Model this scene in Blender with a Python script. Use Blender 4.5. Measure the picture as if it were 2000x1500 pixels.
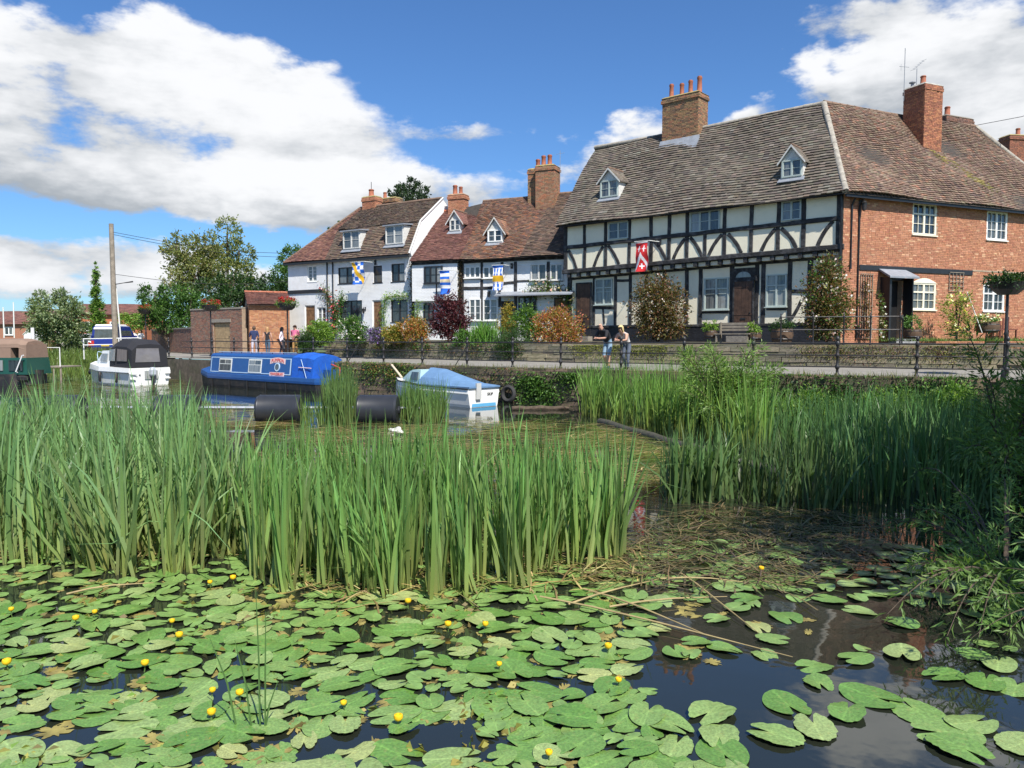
import bpy, bmesh, math, random
import numpy as np
from mathutils import Vector, Matrix
random.seed(7); RNG = np.random.default_rng(11)
for o in list(bpy.data.objects): bpy.data.objects.remove(o)
SC = bpy.context.scene; COL = SC.collection
rad = math.radians
# ------------------------------------------------------------------ camera
FPX = 1511.0; CAMZ = 2.5; PITCH = math.atan(89/FPX)
cam = bpy.data.cameras.new('camera'); camo = bpy.data.objects.new('camera', cam); COL.objects.link(camo)
camo.location = (0, 0, CAMZ); camo.rotation_euler = (math.pi/2-PITCH, 0, 0)
cam.sensor_width = 36; cam.lens = 36*FPX/2000; cam.clip_end = 3000; cam.clip_start = .1
SC.camera = camo
def ray(px, py):
    a, b = (px-1000)/FPX, (750-py)/FPX
    return Vector((a, math.cos(PITCH)+b*math.sin(PITCH), -math.sin(PITCH)+b*math.cos(PITCH)))
def at_y(px, py, y): d = ray(px, py); t = y/d.y; return Vector((d.x*t, y, CAMZ+d.z*t))
def at_z(px, py, z): d = ray(px, py); t = (z-CAMZ)/d.z; return Vector((d.x*t, d.y*t, z))
# ------------------------------------------------------------------ sun, sky, exposure
SUN_EL, SUN_AZ = 52, 155          # azimuth clockwise from +Y (the view direction)
sh = Vector((math.sin(rad(SUN_AZ))*math.cos(rad(SUN_EL)), math.cos(rad(SUN_AZ))*math.cos(rad(SUN_EL)), math.sin(rad(SUN_EL))))
sl = bpy.data.lights.new('sun', 'SUN'); sl.energy = 5.0; sl.angle = rad(.53); sl.color = (1, .95, .87)
so = bpy.data.objects.new('sun', sl); COL.objects.link(so); so.location = (20, -30, 60)
so.rotation_euler = (-sh).to_track_quat('-Z', 'Y').to_euler()
SC.view_settings.view_transform = 'Standard'; SC.view_settings.look = 'None'
SC.view_settings.exposure = 0.52; SC.view_settings.gamma = 1
W = bpy.data.worlds.new('World'); SC.world = W; W.use_nodes = True
NT = W.node_tree; NT.nodes.clear()
def nd(nt, t, **k):
    n = nt.nodes.new(t)
    for a, b in k.items(): setattr(n, a, b)
    return n
def mth(nt, op, a, b=None, c=None, clamp=False):
    n = nt.nodes.new('ShaderNodeMath'); n.operation = op; n.use_clamp = clamp
    for i, v in enumerate((a, b, c)):
        if v is None: continue
        if isinstance(v, (int, float)): n.inputs[i].default_value = v
        else: nt.links.new(v, n.inputs[i])
    return n.outputs[0]
def build_sky():
    nt = NT; L = nt.links.new
    sky = nd(nt, 'ShaderNodeTexSky', sky_type='NISHITA'); sky.sun_disc = False
    sky.sun_elevation = rad(SUN_EL); sky.sun_rotation = rad(SUN_AZ); sky.air_density = 1.0; sky.dust_density = .35; sky.ozone_density = 2.6
    tc = nd(nt, 'ShaderNodeTexCoord')
    nz = nd(nt, 'ShaderNodeTexNoise'); nz.inputs['Scale'].default_value = 7.5; nz.inputs['Detail'].default_value = 6; nz.inputs['Roughness'].default_value = .6
    mp = nd(nt, 'ShaderNodeMapping'); mp.inputs['Scale'].default_value = (1, 1, 2.0); L(tc.outputs['Generated'], mp.inputs[0]); L(mp.outputs[0], nz.inputs['Vector'])
    nz2 = nd(nt, 'ShaderNodeTexNoise'); nz2.inputs['Scale'].default_value = 3.4; nz2.inputs['Detail'].default_value = 5; nz2.inputs['Roughness'].default_value = .6
    mp2 = nd(nt, 'ShaderNodeMapping'); mp2.inputs['Location'].default_value = (3.1, 1.7, .4); mp2.inputs['Scale'].default_value = (1, 1, 3.6); L(tc.outputs['Generated'], mp2.inputs[0]); L(mp2.outputs[0], nz2.inputs['Vector'])
    sx = nd(nt, 'ShaderNodeSeparateXYZ'); L(tc.outputs['Generated'], sx.inputs[0])
    az = mth(nt, 'ARCTAN2', sx.outputs[0], sx.outputs[1]); el = mth(nt, 'ARCSINE', sx.outputs[2])
    cb = nd(nt, 'ShaderNodeCombineXYZ'); L(az, cb.inputs[0]); L(el, cb.inputs[1]); cb.inputs[2].default_value = 0
    wp = nd(nt, 'ShaderNodeVectorMath', operation='MULTIPLY_ADD'); L(nz.outputs['Color'], wp.inputs[0]); wp.inputs[1].default_value = (.10, .075, 0); L(cb.outputs[0], wp.inputs[2])
    blobs = []
    def B(px, py, rx, ry, amp=1.0):
        d = ray(px, py).normalized(); blobs.append((math.atan2(d.x, d.y), math.asin(d.z), rx/FPX, ry/FPX, amp))
    B(230, 80, 190, 78); B(30, 170, 200, 85, .95); B(430, 150, 200, 70); B(590, 235, 170, 62); B(660, 265, 90, 40, 1); B(270, 270, 330, 90, 1)
    B(270, 350, 230, 36, .95); B(20, 345, 190, 40, .95); B(605, 160, 60, 26, .62)
    B(40, 490, 170, 26, .9); B(260, 488, 130, 34, .95); B(120, 545, 340, 46, 1); B(500, 545, 200, 34, .85)
    B(560, 395, 150, 46, 1); B(690, 390, 190, 60, 1); B(860, 370, 170, 46, 1); B(900, 255, 120, 24, .9)
    B(1150, 310, 130, 52, 1); B(1260, 245, 80, 46, .8); B(1440, 228, 60, 22, .85)
    B(1800, 130, 190, 70, 1); B(1960, 70, 190, 60, 1); B(1690, 180, 150, 40, .9); B(1960, 200, 200, 60, .9); B(1720, 22, 110, 26, .75); B(1575, 35, 60, 26, .52); B(1780, -140, 280, 90, 1)
    for a, e, ra, re, am in ((-1.0, .28, .3, .12, 1), (-1.7, .3, .45, .16, 1), (.98, .26, .28, .12, 1), (1.6, .36, .4, .16, 1), (2.5, .3, .5, .14, 1), (-2.6, .25, .4, .13, 1), (.40, .64, .34, .085, .95), (-.5, 1.0, .5, .14, .9)): blobs.append((a, e, ra, re, am))
    tot = None; shd = None
    for a, e, ra, re, am in blobs:
        k1, k2 = 1.05/ra, 1.05/re
        d = nd(nt, 'ShaderNodeVectorMath', operation='MULTIPLY_ADD'); L(wp.outputs[0], d.inputs[0]); d.inputs[1].default_value = (k1, k2, 0); d.inputs[2].default_value = (-(a+.05)*k1, -(e+.0375)*k2, math.sqrt(max(0, -math.log(am))))
        q = nd(nt, 'ShaderNodeVectorMath', operation='DOT_PRODUCT'); L(d.outputs[0], q.inputs[0]); L(d.outputs[0], q.inputs[1])
        w = mth(nt, 'POWER', .36788, q.outputs['Value'])
        s = nd(nt, 'ShaderNodeVectorMath', operation='MULTIPLY_ADD'); L(d.outputs[0], s.inputs[0]); L(w, s.inputs[1])
        if tot is None: tot = w
        else: tot = mth(nt, 'ADD', tot, w); L(shd, s.inputs[2])
        shd = s.outputs[0]
    sat = mth(nt, 'SUBTRACT', 1.0, mth(nt, 'POWER', .25, tot))
    dens = mth(nt, 'MULTIPLY_ADD', mth(nt, 'SUBTRACT', nz.outputs[0], .5), 1.7, sat)
    dens = mth(nt, 'MULTIPLY_ADD', mth(nt, 'SUBTRACT', nz2.outputs[0], .5), .7, dens)
    mr = nd(nt, 'ShaderNodeMapRange', interpolation_type='SMOOTHSTEP'); mr.inputs[1].default_value = .50; mr.inputs[2].default_value = .80; L(dens, mr.inputs[0])
    sy = nd(nt, 'ShaderNodeSeparateXYZ'); L(shd, sy.inputs[0])
    up = mth(nt, 'DIVIDE', sy.outputs[1], mth(nt, 'ADD', tot, .08))
    lit = mth(nt, 'MULTIPLY_ADD', mth(nt, 'SUBTRACT', nz2.outputs[0], .5), 2.3, mth(nt, 'MULTIPLY_ADD', up, .55, .62))
    lit = mth(nt, 'MULTIPLY_ADD', mth(nt, 'SUBTRACT', nz.outputs[0], .5), 1.5, lit)
    lr = nd(nt, 'ShaderNodeMapRange', interpolation_type='SMOOTHSTEP'); lr.inputs[1].default_value = .0; lr.inputs[2].default_value = 1.0; L(lit, lr.inputs[0])
    cm = nd(nt, 'ShaderNodeMix', data_type='RGBA'); cm.inputs[6].default_value = (3.4, 3.75, 4.15, 1); cm.inputs[7].default_value = (8.0, 8.1, 8.3, 1); L(lr.outputs[0], cm.inputs[0])
    hs = nd(nt, 'ShaderNodeMix', data_type='RGBA', blend_type='MULTIPLY'); hs.inputs[0].default_value = 1; hs.inputs[7].default_value = (.58, .88, 1.22, 1); L(sky.outputs[0], hs.inputs[6])
    mx = nd(nt, 'ShaderNodeMix', data_type='RGBA'); L(mr.outputs[0], mx.inputs[0]); L(hs.outputs[2], mx.inputs[6]); L(cm.outputs[2], mx.inputs[7])
    bg = nd(nt, 'ShaderNodeBackground'); bg.inputs[1].default_value = .085; L(mx.outputs[2], bg.inputs[0])
    out = nd(nt, 'ShaderNodeOutputWorld'); L(bg.outputs[0], out.inputs[0])
    W.cycles.sampling_method = 'MANUAL'; W.cycles.sample_map_resolution = 256
build_sky()
# ------------------------------------------------------------------ materials
MATS = {}
def mat(name, col=(.5, .5, .5), rough=.8, attr=False, var=.25, scale=6.0, bump=0.0, bscale=30.0, metal=0.0, stain=None, sscale=1.2, samt=.5, spec=.5, brick=None, coat=0.0):
    if name in MATS: return MATS[name]
    m = bpy.data.materials.new(name); m.use_nodes = True; nt = m.node_tree; L = nt.links.new
    p = nt.nodes['Principled BSDF']; p.inputs['Roughness'].default_value = rough; p.inputs['Metallic'].default_value = metal
    p.inputs['Specular IOR Level'].default_value = spec; p.inputs['Coat Weight'].default_value = coat
    tc = nd(nt, 'ShaderNodeTexCoord')
    n1 = nd(nt, 'ShaderNodeTexNoise'); n1.inputs['Scale'].default_value = scale; n1.inputs['Detail'].default_value = 6; L(tc.outputs['Object'], n1.inputs['Vector'])
    base = nd(nt, 'ShaderNodeRGB'); base.outputs[0].default_value = (*col, 1); c = base.outputs[0]
    if attr:
        at = nd(nt, 'ShaderNodeAttribute', attribute_name='Col'); c = at.outputs['Color']
    if stain:
        n2 = nd(nt, 'ShaderNodeTexNoise'); n2.inputs['Scale'].default_value = sscale; n2.inputs['Detail'].default_value = 8; n2.inputs['Roughness'].default_value = .65; L(tc.outputs['Object'], n2.inputs['Vector'])
        mr = nd(nt, 'ShaderNodeMapRange'); mr.inputs[1].default_value = .48; mr.inputs[2].default_value = .72; mr.inputs[4].default_value = samt; L(n2.outputs[0], mr.inputs[0])
        mm = nd(nt, 'ShaderNodeMix', data_type='RGBA'); L(mr.outputs[0], mm.inputs[0]); L(c, mm.inputs[6]); mm.inputs[7].default_value = (*stain, 1); c = mm.outputs[2]
    mr = nd(nt, 'ShaderNodeMapRange'); mr.inputs[1].default_value = .25; mr.inputs[2].default_value = .75; mr.inputs[3].default_value = 1-var; mr.inputs[4].default_value = 1+var; L(n1.outputs[0], mr.inputs[0])
    vm = nd(nt, 'ShaderNodeVectorMath', operation='SCALE'); L(c, vm.inputs[0]); L(mr.outputs[0], vm.inputs['Scale']); L(vm.outputs[0], p.inputs['Base Color'])
    h = None
    if bump:
        n3 = nd(nt, 'ShaderNodeTexNoise'); n3.inputs['Scale'].default_value = bscale; n3.inputs['Detail'].default_value = 5; L(tc.outputs['Object'], n3.inputs['Vector']); h = n3.outputs[0]
        if brick:
            mp = nd(nt, 'ShaderNodeMapping'); mp.inputs['Rotation'].default_value = (rad(-90), 0, 0); L(tc.outputs['Object'], mp.inputs[0])
            bt = nd(nt, 'ShaderNodeTexBrick'); bt.inputs['Scale'].default_value = 1; bt.inputs['Brick Width'].default_value = .24; bt.inputs['Row Height'].default_value = .08; bt.inputs['Mortar Size'].default_value = .012; bt.inputs['Mortar Smooth'].default_value = .5
            L(mp.outputs[0], bt.inputs['Vector']); h = mth(nt, 'MULTIPLY_ADD', bt.outputs['Fac'], -1.1, h)
        bp = nd(nt, 'ShaderNodeBump'); bp.inputs['Strength'].default_value = bump; bp.inputs['Distance'].default_value = .02; L(h, bp.inputs['Height']); L(bp.outputs[0], p.inputs['Normal'])
    MATS[name] = m; return m
def leafmat(name='foliage', trans=.3, rough=.5):
    if name in MATS: return MATS[name]
    m = bpy.data.materials.new(name); m.use_nodes = True; nt = m.node_tree; L = nt.links.new
    p = nt.nodes['Principled BSDF']; p.inputs['Roughness'].default_value = rough; p.inputs['Specular IOR Level'].default_value = .35
    at = nd(nt, 'ShaderNodeAttribute', attribute_name='Col'); L(at.outputs['Color'], p.inputs['Base Color'])
    tr = nd(nt, 'ShaderNodeBsdfTranslucent'); hs = nd(nt, 'ShaderNodeMix', data_type='RGBA', blend_type='MULTIPLY'); hs.inputs[0].default_value = 1; hs.inputs[7].default_value = (1.5, 1.7, .6, 1); L(at.outputs['Color'], hs.inputs[6]); L(hs.outputs[2], tr.inputs[0])
    mx = nd(nt, 'ShaderNodeMixShader'); mx.inputs[0].default_value = trans; L(p.outputs[0], mx.inputs[1]); L(tr.outputs[0], mx.inputs[2])
    L(mx.outputs[0], nt.nodes['Material Output'].inputs[0]); MATS[name] = m; return m
def watermat():
    m = bpy.data.materials.new('river_water'); m.use_nodes = True; nt = m.node_tree; L = nt.links.new
    p = nt.nodes['Principled BSDF']; p.inputs['Base Color'].default_value = (.016, .019, .013, 1); p.inputs['Roughness'].default_value = .03; p.inputs['IOR'].default_value = 1.75
    tc = nd(nt, 'ShaderNodeTexCoord'); n = nd(nt, 'ShaderNodeTexNoise'); n.inputs['Scale'].default_value = 2.2; n.inputs['Detail'].default_value = 3; L(tc.outputs['Object'], n.inputs['Vector'])
    b = nd(nt, 'ShaderNodeBump'); b.inputs['Strength'].default_value = .05; b.inputs['Distance'].default_value = .05; L(n.outputs[0], b.inputs['Height']); L(b.outputs[0], p.inputs['Normal'])
    return m
def glassmat(name, a=(.015, .02, .025), b=(.09, .1, .1)):
    if name in MATS: return MATS[name]
    m = bpy.data.materials.new(name); m.use_nodes = True; nt = m.node_tree; L = nt.links.new
    p = nt.nodes['Principled BSDF']; p.inputs['Roughness'].default_value = .06; p.inputs['Specular IOR Level'].default_value = .9
    oi = nd(nt, 'ShaderNodeObjectInfo'); mx = nd(nt, 'ShaderNodeMix', data_type='RGBA'); mx.inputs[6].default_value = (*a, 1); mx.inputs[7].default_value = (*b, 1)
    cn = nd(nt, 'ShaderNodeTexNoise'); cn.inputs['Scale'].default_value = 1; mpp = nd(nt, 'ShaderNodeMapping'); mpp.inputs['Scale'].default_value = (13, 1, 1.2); tcc = nd(nt, 'ShaderNodeTexCoord'); L(tcc.outputs['Object'], mpp.inputs[0]); L(mpp.outputs[0], cn.inputs['Vector'])
    L(mth(nt, 'MULTIPLY_ADD', mth(nt, 'SUBTRACT', cn.outputs[0], .5), 1.6, oi.outputs['Random'], clamp=True), mx.inputs[0]); L(mx.outputs[2], p.inputs['Base Color'])
    tc = nd(nt, 'ShaderNodeTexCoord'); n = nd(nt, 'ShaderNodeTexNoise'); n.inputs['Scale'].default_value = 1.7; L(tc.outputs['Object'], n.inputs['Vector'])
    bb = nd(nt, 'ShaderNodeBump'); bb.inputs['Strength'].default_value = .12; bb.inputs['Distance'].default_value = .1; L(n.outputs[0], bb.inputs['Height']); L(bb.outputs[0], p.inputs['Normal'])
    MATS[name] = m; return m
# ------------------------------------------------------------------ object helpers
def link(o, parent=None):
    COL.objects.link(o)
    if parent is not None: o.parent = parent
    return o
def tag(o, label=None, cat=None, group=None, kind=None):
    if label: o['label'] = label
    if cat: o['category'] = cat
    if group: o['group'] = group
    if kind: o['kind'] = kind
    return o
def empty(name, loc, rz=0, label=None, cat=None, group=None):
    o = bpy.data.objects.new(name, None); o.empty_display_size = .2; COL.objects.link(o); o.location = loc; o.rotation_euler = (0, 0, rz)
    return tag(o, label, cat, group)
class MB:
    def __init__(s): s.v = []; s.f = []; s.c = []; s.mi = []; s.cur = (1, 1, 1); s.m = 0
    def add(s, vs, fs):
        n = len(s.v); s.v += [tuple(p) for p in vs]; s.f += [tuple(i+n for i in f) for f in fs]; s.c += [s.cur]*len(vs); s.mi += [s.m]*len(fs); return s
    def col(s, c): s.cur = tuple(c); return s
    def mt(s, i): s.m = i; return s
    def box(s, x0, x1, y0, y1, z0, z1):
        return s.add([(x0, y0, z0), (x1, y0, z0), (x1, y1, z0), (x0, y1, z0), (x0, y0, z1), (x1, y0, z1), (x1, y1, z1), (x0, y1, z1)], [(0, 3, 2, 1), (4, 5, 6, 7), (0, 1, 5, 4), (1, 2, 6, 5), (2, 3, 7, 6), (3, 0, 4, 7)])
    def hexa(s, p): return s.add(p, [(0, 3, 2, 1), (4, 5, 6, 7), (0, 1, 5, 4), (1, 2, 6, 5), (2, 3, 7, 6), (3, 0, 4, 7)])
    def quad(s, a, b, c, d): return s.add([a, b, c, d], [(0, 1, 2, 3)])
    def tri(s, a, b, c): return s.add([a, b, c], [(0, 1, 2)])
    def tube(s, path, r, n=6, caps=True):
        path = [Vector(p) for p in path]; rs = r if isinstance(r, (list, tuple)) else [r]*len(path); vs = []; fs = []
        for i, p in enumerate(path):
            t = (path[min(i+1, len(path)-1)]-path[max(i-1, 0)]).normalized()
            a = t.cross(Vector((0, 0, 1))); a = a if a.length > 1e-3 else t.cross(Vector((1, 0, 0))); a.normalize(); b = a.cross(t)
            for k in range(n): q = 2*math.pi*k/n; vs.append(p+a*(rs[i]*math.cos(q))+b*(rs[i]*math.sin(q)))
        for i in range(len(path)-1):
            for k in range(n): fs.append((i*n+k, i*n+(k+1) % n, (i+1)*n+(k+1) % n, (i+1)*n+k))
        if caps: fs.append(tuple(range(n))); fs.append(tuple(reversed(range((len(path)-1)*n, len(path)*n))))
        return s.add(vs, fs)
    def lathe(s, prof, c=(0, 0, 0), n=12, sx=1, sy=1):
        vs = []; fs = []
        for r, z in prof:
            for k in range(n): q = 2*math.pi*k/n; vs.append((c[0]+r*sx*math.cos(q), c[1]+r*sy*math.sin(q), c[2]+z))
        m = len(prof)
        for i in range(m-1):
            for k in range(n): fs.append((i*n+k, i*n+(k+1) % n, (i+1)*n+(k+1) % n, (i+1)*n+k))
        fs.append(tuple(reversed(range(n)))); fs.append(tuple(range((m-1)*n, m*n)))
        return s.add(vs, fs)
    def loft(s, rings, closed=True, cap=True):
        n = len(rings[0]); vs = [p for r in rings for p in r]; fs = []
        for i in range(len(rings)-1):
            for k in range(n if closed else n-1): fs.append((i*n+k, i*n+(k+1) % n, (i+1)*n+(k+1) % n, (i+1)*n+k))
        if cap and closed: fs.append(tuple(reversed(range(n)))); fs.append(tuple(range((len(rings)-1)*n, len(rings)*n)))
        return s.add(vs, fs)
    def prism(s, poly, y0, y1):       # poly in (x,z), extruded in y
        n = len(poly); vs = [(x, y0, z) for x, z in poly]+[(x, y1, z) for x, z in poly]
        return s.add(vs, [tuple(range(n)), tuple(reversed(range(n, 2*n)))]+[((i+1) % n, i, i+n, (i+1) % n+n) for i in range(n)])
    def build(s, name, mats, parent=None, smooth=False, bevel=0):
        me = bpy.data.meshes.new(name); me.from_pydata(s.v, [], s.f)
        for m in (mats if isinstance(mats, (list, tuple)) else [mats]): me.materials.append(m)
        if any(s.mi): me.polygons.foreach_set('material_index', s.mi)
        if any(c != (1, 1, 1) for c in s.c):
            a = me.color_attributes.new('Col', 'FLOAT_COLOR', 'POINT'); a.data.foreach_set('color', [q for c in s.c for q in (*c, 1)])
        if smooth: me.polygons.foreach_set('use_smooth', [True]*len(me.polygons))
        me.update(); o = bpy.data.objects.new(name, me); link(o, parent)
        bm = bmesh.new(); bm.from_mesh(me); bmesh.ops.recalc_face_normals(bm, faces=bm.faces); bm.to_mesh(me); bm.free()
        if bevel:
            b = o.modifiers.new('bevel', 'BEVEL'); b.width = bevel; b.segments = 2; b.limit_method = 'ANGLE'; b.angle_limit = rad(40)
        if smooth:
            try: me.set_sharp_from_angle(angle=rad(45))
            except Exception: pass
        return o
def fastmesh(name, V, Fq, C, material, parent=None, smooth=False):
    V = np.asarray(V, np.float32); Fq = np.asarray(Fq, np.int32); k = Fq.shape[1]
    me = bpy.data.meshes.new(name); me.vertices.add(len(V)); me.vertices.foreach_set('co', V.ravel())
    me.loops.add(Fq.size); me.loops.foreach_set('vertex_index', Fq.ravel()); me.polygons.add(len(Fq))
    me.polygons.foreach_set('loop_start', np.arange(0, Fq.size, k, dtype=np.int32)); me.update(calc_edges=True)
    if C is not None:
        a = me.color_attributes.new('Col', 'FLOAT_COLOR', 'POINT'); C4 = np.ones((len(V), 4), np.float32); C4[:, :3] = C; a.data.foreach_set('color', C4.ravel())
    me.materials.append(material)
    if smooth: me.polygons.foreach_set('use_smooth', np.ones(len(Fq), bool))
    return link(bpy.data.objects.new(name, me), parent)
def jit(c, a=.12, h=.04): 
    k = 1+random.uniform(-a, a); return tuple(max(.004, q*k*(1+random.uniform(-h, h))) for q in c)
def copy_tree(o, parent=None):
    c = o.copy(); COL.objects.link(c); c.parent = parent
    for ch in list(o.children): copy_tree(ch, c)
    return c
class Frame:      # a house front: local x along the wall (to the right), y back, z up from the empty
    def __init__(s, root): s.o = root; s.l = Vector(root.location); a = root.rotation_euler.z; s.x = Vector((math.cos(a), math.sin(a), 0)); s.y = Vector((-math.sin(a), math.cos(a), 0))
    def __call__(s, px, py, b=0.0):
        d = ray(px, py); O = s.l+s.y*b; t = (O-Vector((0, 0, CAMZ))).dot(s.y)/d.dot(s.y); p = Vector((0, 0, CAMZ))+d*t-s.l
        return p.dot(s.x), p.z
    def local(s, p): q = Vector(p)-s.l; return Vector((q.dot(s.x), q.dot(s.y), q.z))
    def hit(s, px, py, P, N):   # ray with local plane
        d = ray(px, py); dl = Vector((d.dot(s.x), d.dot(s.y), d.z)); o = s.local((0, 0, CAMZ)); t = (Vector(P)-o).dot(Vector(N))/dl.dot(Vector(N)); return o+dl*t
# ------------------------------------------------------------------ plants: generators
def blades(name, P, H, Wd, lean, curl, cb, ct, material, parent=None, segs=4, hue=.2, droop=0, flat=None, grp=1):
    P = np.asarray(P, float); N = len(P); H = np.broadcast_to(H, N).astype(float); Wd = np.broadcast_to(Wd, N)
    a = np.repeat(RNG.uniform(0, 2*np.pi, N//grp+1), grp)[:N]+RNG.normal(0, 1.0 if grp > 1 else 9, N); d = np.stack([np.cos(a), np.sin(a)], 1); b = RNG.uniform(0, np.pi, N); wx = np.stack([np.cos(b), np.sin(b), np.zeros(N)], 1)
    ln = (np.repeat(RNG.normal(0, 1, N//grp+1), grp)[:N]*.7+RNG.normal(0, 1, N)*.7)*lean; cl = np.abs(RNG.normal(0, 1, N))*curl*np.where(RNG.random(N) < .1, 4.0, 1.0)
    V = np.zeros((N, segs+1, 2, 3)); C = np.zeros((N, segs+1, 2, 3)); cb = np.asarray(cb); ct = np.asarray(ct)
    tint = (1+np.repeat(RNG.uniform(-hue*.9, hue*.9, (N//grp+1, 1)), grp, 0)[:N])*(1+RNG.uniform(-hue*1.6, hue*1.6, (N, 1)))*(1+RNG.uniform(-hue*.5, hue*.5, (N, 3)))
    for i in range(segs+1):
        t = i/segs; off = (ln*t+cl*t*t)*H
        p = P.copy(); p[:, :2] += d*off[:, None]; p[:, 2] += H*t*np.sqrt(np.maximum(.15, 1-(ln*t+cl*t*t*1.2)**2))-droop*cl*H*t**4
        w = Wd*(1-t**2.2)*(.75+.5*min(1, t*3)*.5)+.0012
        V[:, i, 0] = p-wx*w[:, None]*.5; V[:, i, 1] = p+wx*w[:, None]*.5
        C[:, i, :] = ((cb*(1-t**.6)+ct*t**.6)[None]*tint)[:, None, :]
    base = (np.arange(N)*(segs+1)*2)[:, None, None]; k = np.arange(segs)[None, :, None]*2
    Fq = (base+k+np.array([0, 1, 3, 2])[None, None, :]).reshape(-1, 4)
    return fastmesh(name, V.reshape(-1, 3), Fq, np.clip(C.reshape(-1, 3), .003, 1), material, parent)
def leafcloud(name, P, D, S, C, material, parent=None, aspect=.5):
    P = np.asarray(P, float); N = len(P); S = np.broadcast_to(S, N)[:, None]*1.0
    D = D/np.maximum(1e-6, np.linalg.norm(D, axis=1, keepdims=True)); r = RNG.normal(size=(N, 3)); s = np.cross(D, r); s /= np.maximum(1e-6, np.linalg.norm(s, axis=1, keepdims=True)); n = np.cross(D, s)
    V = np.stack([P-D*S*.5, P-D*S*.02+s*S*aspect*.5+n*S*.10, P+D*S*.55-n*S*.12, P-D*S*.02-s*S*aspect*.5+n*S*.10], 1).reshape(-1, 3)
    return fastmesh(name, V, np.arange(N*4).reshape(N, 4), np.repeat(C, 4, 0), material, parent) if parent is None else tag(fastmesh(name, V, np.arange(N*4).reshape(N, 4), np.repeat(C, 4, 0), material, parent), kind='stuff')
def crown(blobs, n, clump=.28, per=26):
    vol = np.array([b[3]*b[4]*b[5] for b in blobs])**.67; vol = vol/vol.sum(); out = []; dirs = []
    for b, f in zip(blobs, vol):
        m = max(1, int(n*f/per)); u = RNG.normal(size=(m, 3)); u /= np.linalg.norm(u, axis=1, keepdims=True); rr = RNG.uniform(.45, 1.08, (m, 1))**.55
        c = np.array(b[:3])+u*rr*np.array(b[3:6]); q = np.repeat(c, per, 0); sz = clump*RNG.uniform(.6, 1.3, (m, 1))*np.mean(b[3:6]); sz = np.repeat(sz, per, 0)
        g = RNG.normal(size=(len(q), 3))*sz*.55; out.append(q+g); dirs.append(np.repeat(u, per, 0)*.6+g/np.maximum(sz, .01)+RNG.normal(size=(len(q), 3))*.5)
    return np.concatenate(out), np.concatenate(dirs)
def cols(n, pal, hue=.14):
    pal = np.array(pal, float); w = pal[:, 3] if pal.shape[1] > 3 else np.ones(len(pal)); k = RNG.choice(len(pal), n, p=w/w.sum()); c = pal[k, :3]
    return np.clip(c*1.3*(1+RNG.uniform(-hue*2, hue*2, (n, 1)))*(1+RNG.uniform(-hue*.5, hue*.5, (n, 3))), .003, 1)
LEAF = leafmat('foliage'); REED = leafmat('reed_blade', .22, .42)
BARK = mat('bark', (.09, .065, .045), .95, var=.4, scale=9, bump=.8, bscale=25)
def plant(name, base, blobs, n, size, pal, label, cat, group=None, stems=5, aspect=.5, clump=.28, trunk=None, foliage='foliage', per=26):
    """blobs are relative to base: (x,y,z,rx,ry,rz)"""
    root = empty(name, base, 0, label, cat, group); P, D = crown(blobs, n, clump, per); k = P[:, 2] > .02; P, D = P[k], D[k]
    leafcloud(foliage, P, D, size*RNG.uniform(.65, 1.35, len(P)), cols(len(P), pal), LEAF, root, aspect)
    mb = MB()
    if trunk:
        r, h = trunk; top = Vector((blobs[0][0]*.5, blobs[0][1]*.5, h)); mb.tube([(0, 0, -.2), (r*.3, 0, h*.4), tuple(top)], [r*1.25, r, r*.75], 8)
        for b in blobs:
            e = Vector(b[:3]); m = (top+e)*.5+Vector((0, 0, -.12*(e-top).length)); mb.tube([tuple(top-Vector((0, 0, h*.15))), tuple(m), tuple(e), tuple(e+Vector((random.uniform(-.4, .4)*b[3], random.uniform(-.4, .4)*b[4], .6*b[5])))], [r*.6, r*.42, r*.25, r*.08], 6)
    else:
        for i in range(stems):
            b = random.choice(blobs); e = Vector((b[0]+random.uniform(-.5, .5)*b[3], b[1]+random.uniform(-.5, .5)*b[4], b[2]+random.uniform(0, .5)*b[5]))
            mb.tube([(e.x*.15, e.y*.15, -.1), tuple(e*.5+Vector((0, 0, .1*e.z))), tuple(e)], [.03, .022, .008], 5)
    mb.build('trunk' if trunk else 'stem', BARK, root); return root
# ------------------------------------------------------------------ setting: river, quay, path, terrace
RAILP = [(34, 17.5), (22, 19.9), (12.06, 23.06), (1.86, 29.4), (-5.8, 35.1), (-12.5, 40.4), (-18.96, 45.8), (-21.5, 48.0)]
def catmull(pts, k=14):
    out = []; n = len(pts); P = [Vector((*p, 0)) for p in pts]
    for i in range(n-1):
        a, b, c, d = P[max(i-1, 0)], P[i], P[i+1], P[min(i+2, n-1)]
        for j in range(k):
            t = j/k; out.append(.5*((2*b)+(c-a)*t+(2*a-5*b+4*c-d)*t*t+(3*b-a-3*c+d)*t**3))
    return out+[P[-1]]
RC = catmull(RAILP)
def offs(d, pts=RC):
    o = []
    for i, p in enumerate(pts):
        t = (pts[min(i+1, len(pts)-1)]-pts[max(i-1, 0)]).normalized(); o.append(p+Vector((t.y, -t.x, 0))*d)
    return o
def curve_at(px, pts=RC, py=690):
    d = ray(px, py); k = d.x/d.y
    for a, b in zip(pts, pts[1:]):
        fa, fb = a.x-k*a.y, b.x-k*b.y
        if fa*fb <= 0: t = fa/(fa-fb); return a.lerp(b, t), (b-a).normalized()
    return pts[-1], (pts[-1]-pts[-2]).normalized()
PATHZ = 1.34; QC = offs(-.45); WC = offs(4.0)
WL = [p for p in WC if p.x > -10.9]; TERZ = 2.2
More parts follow.
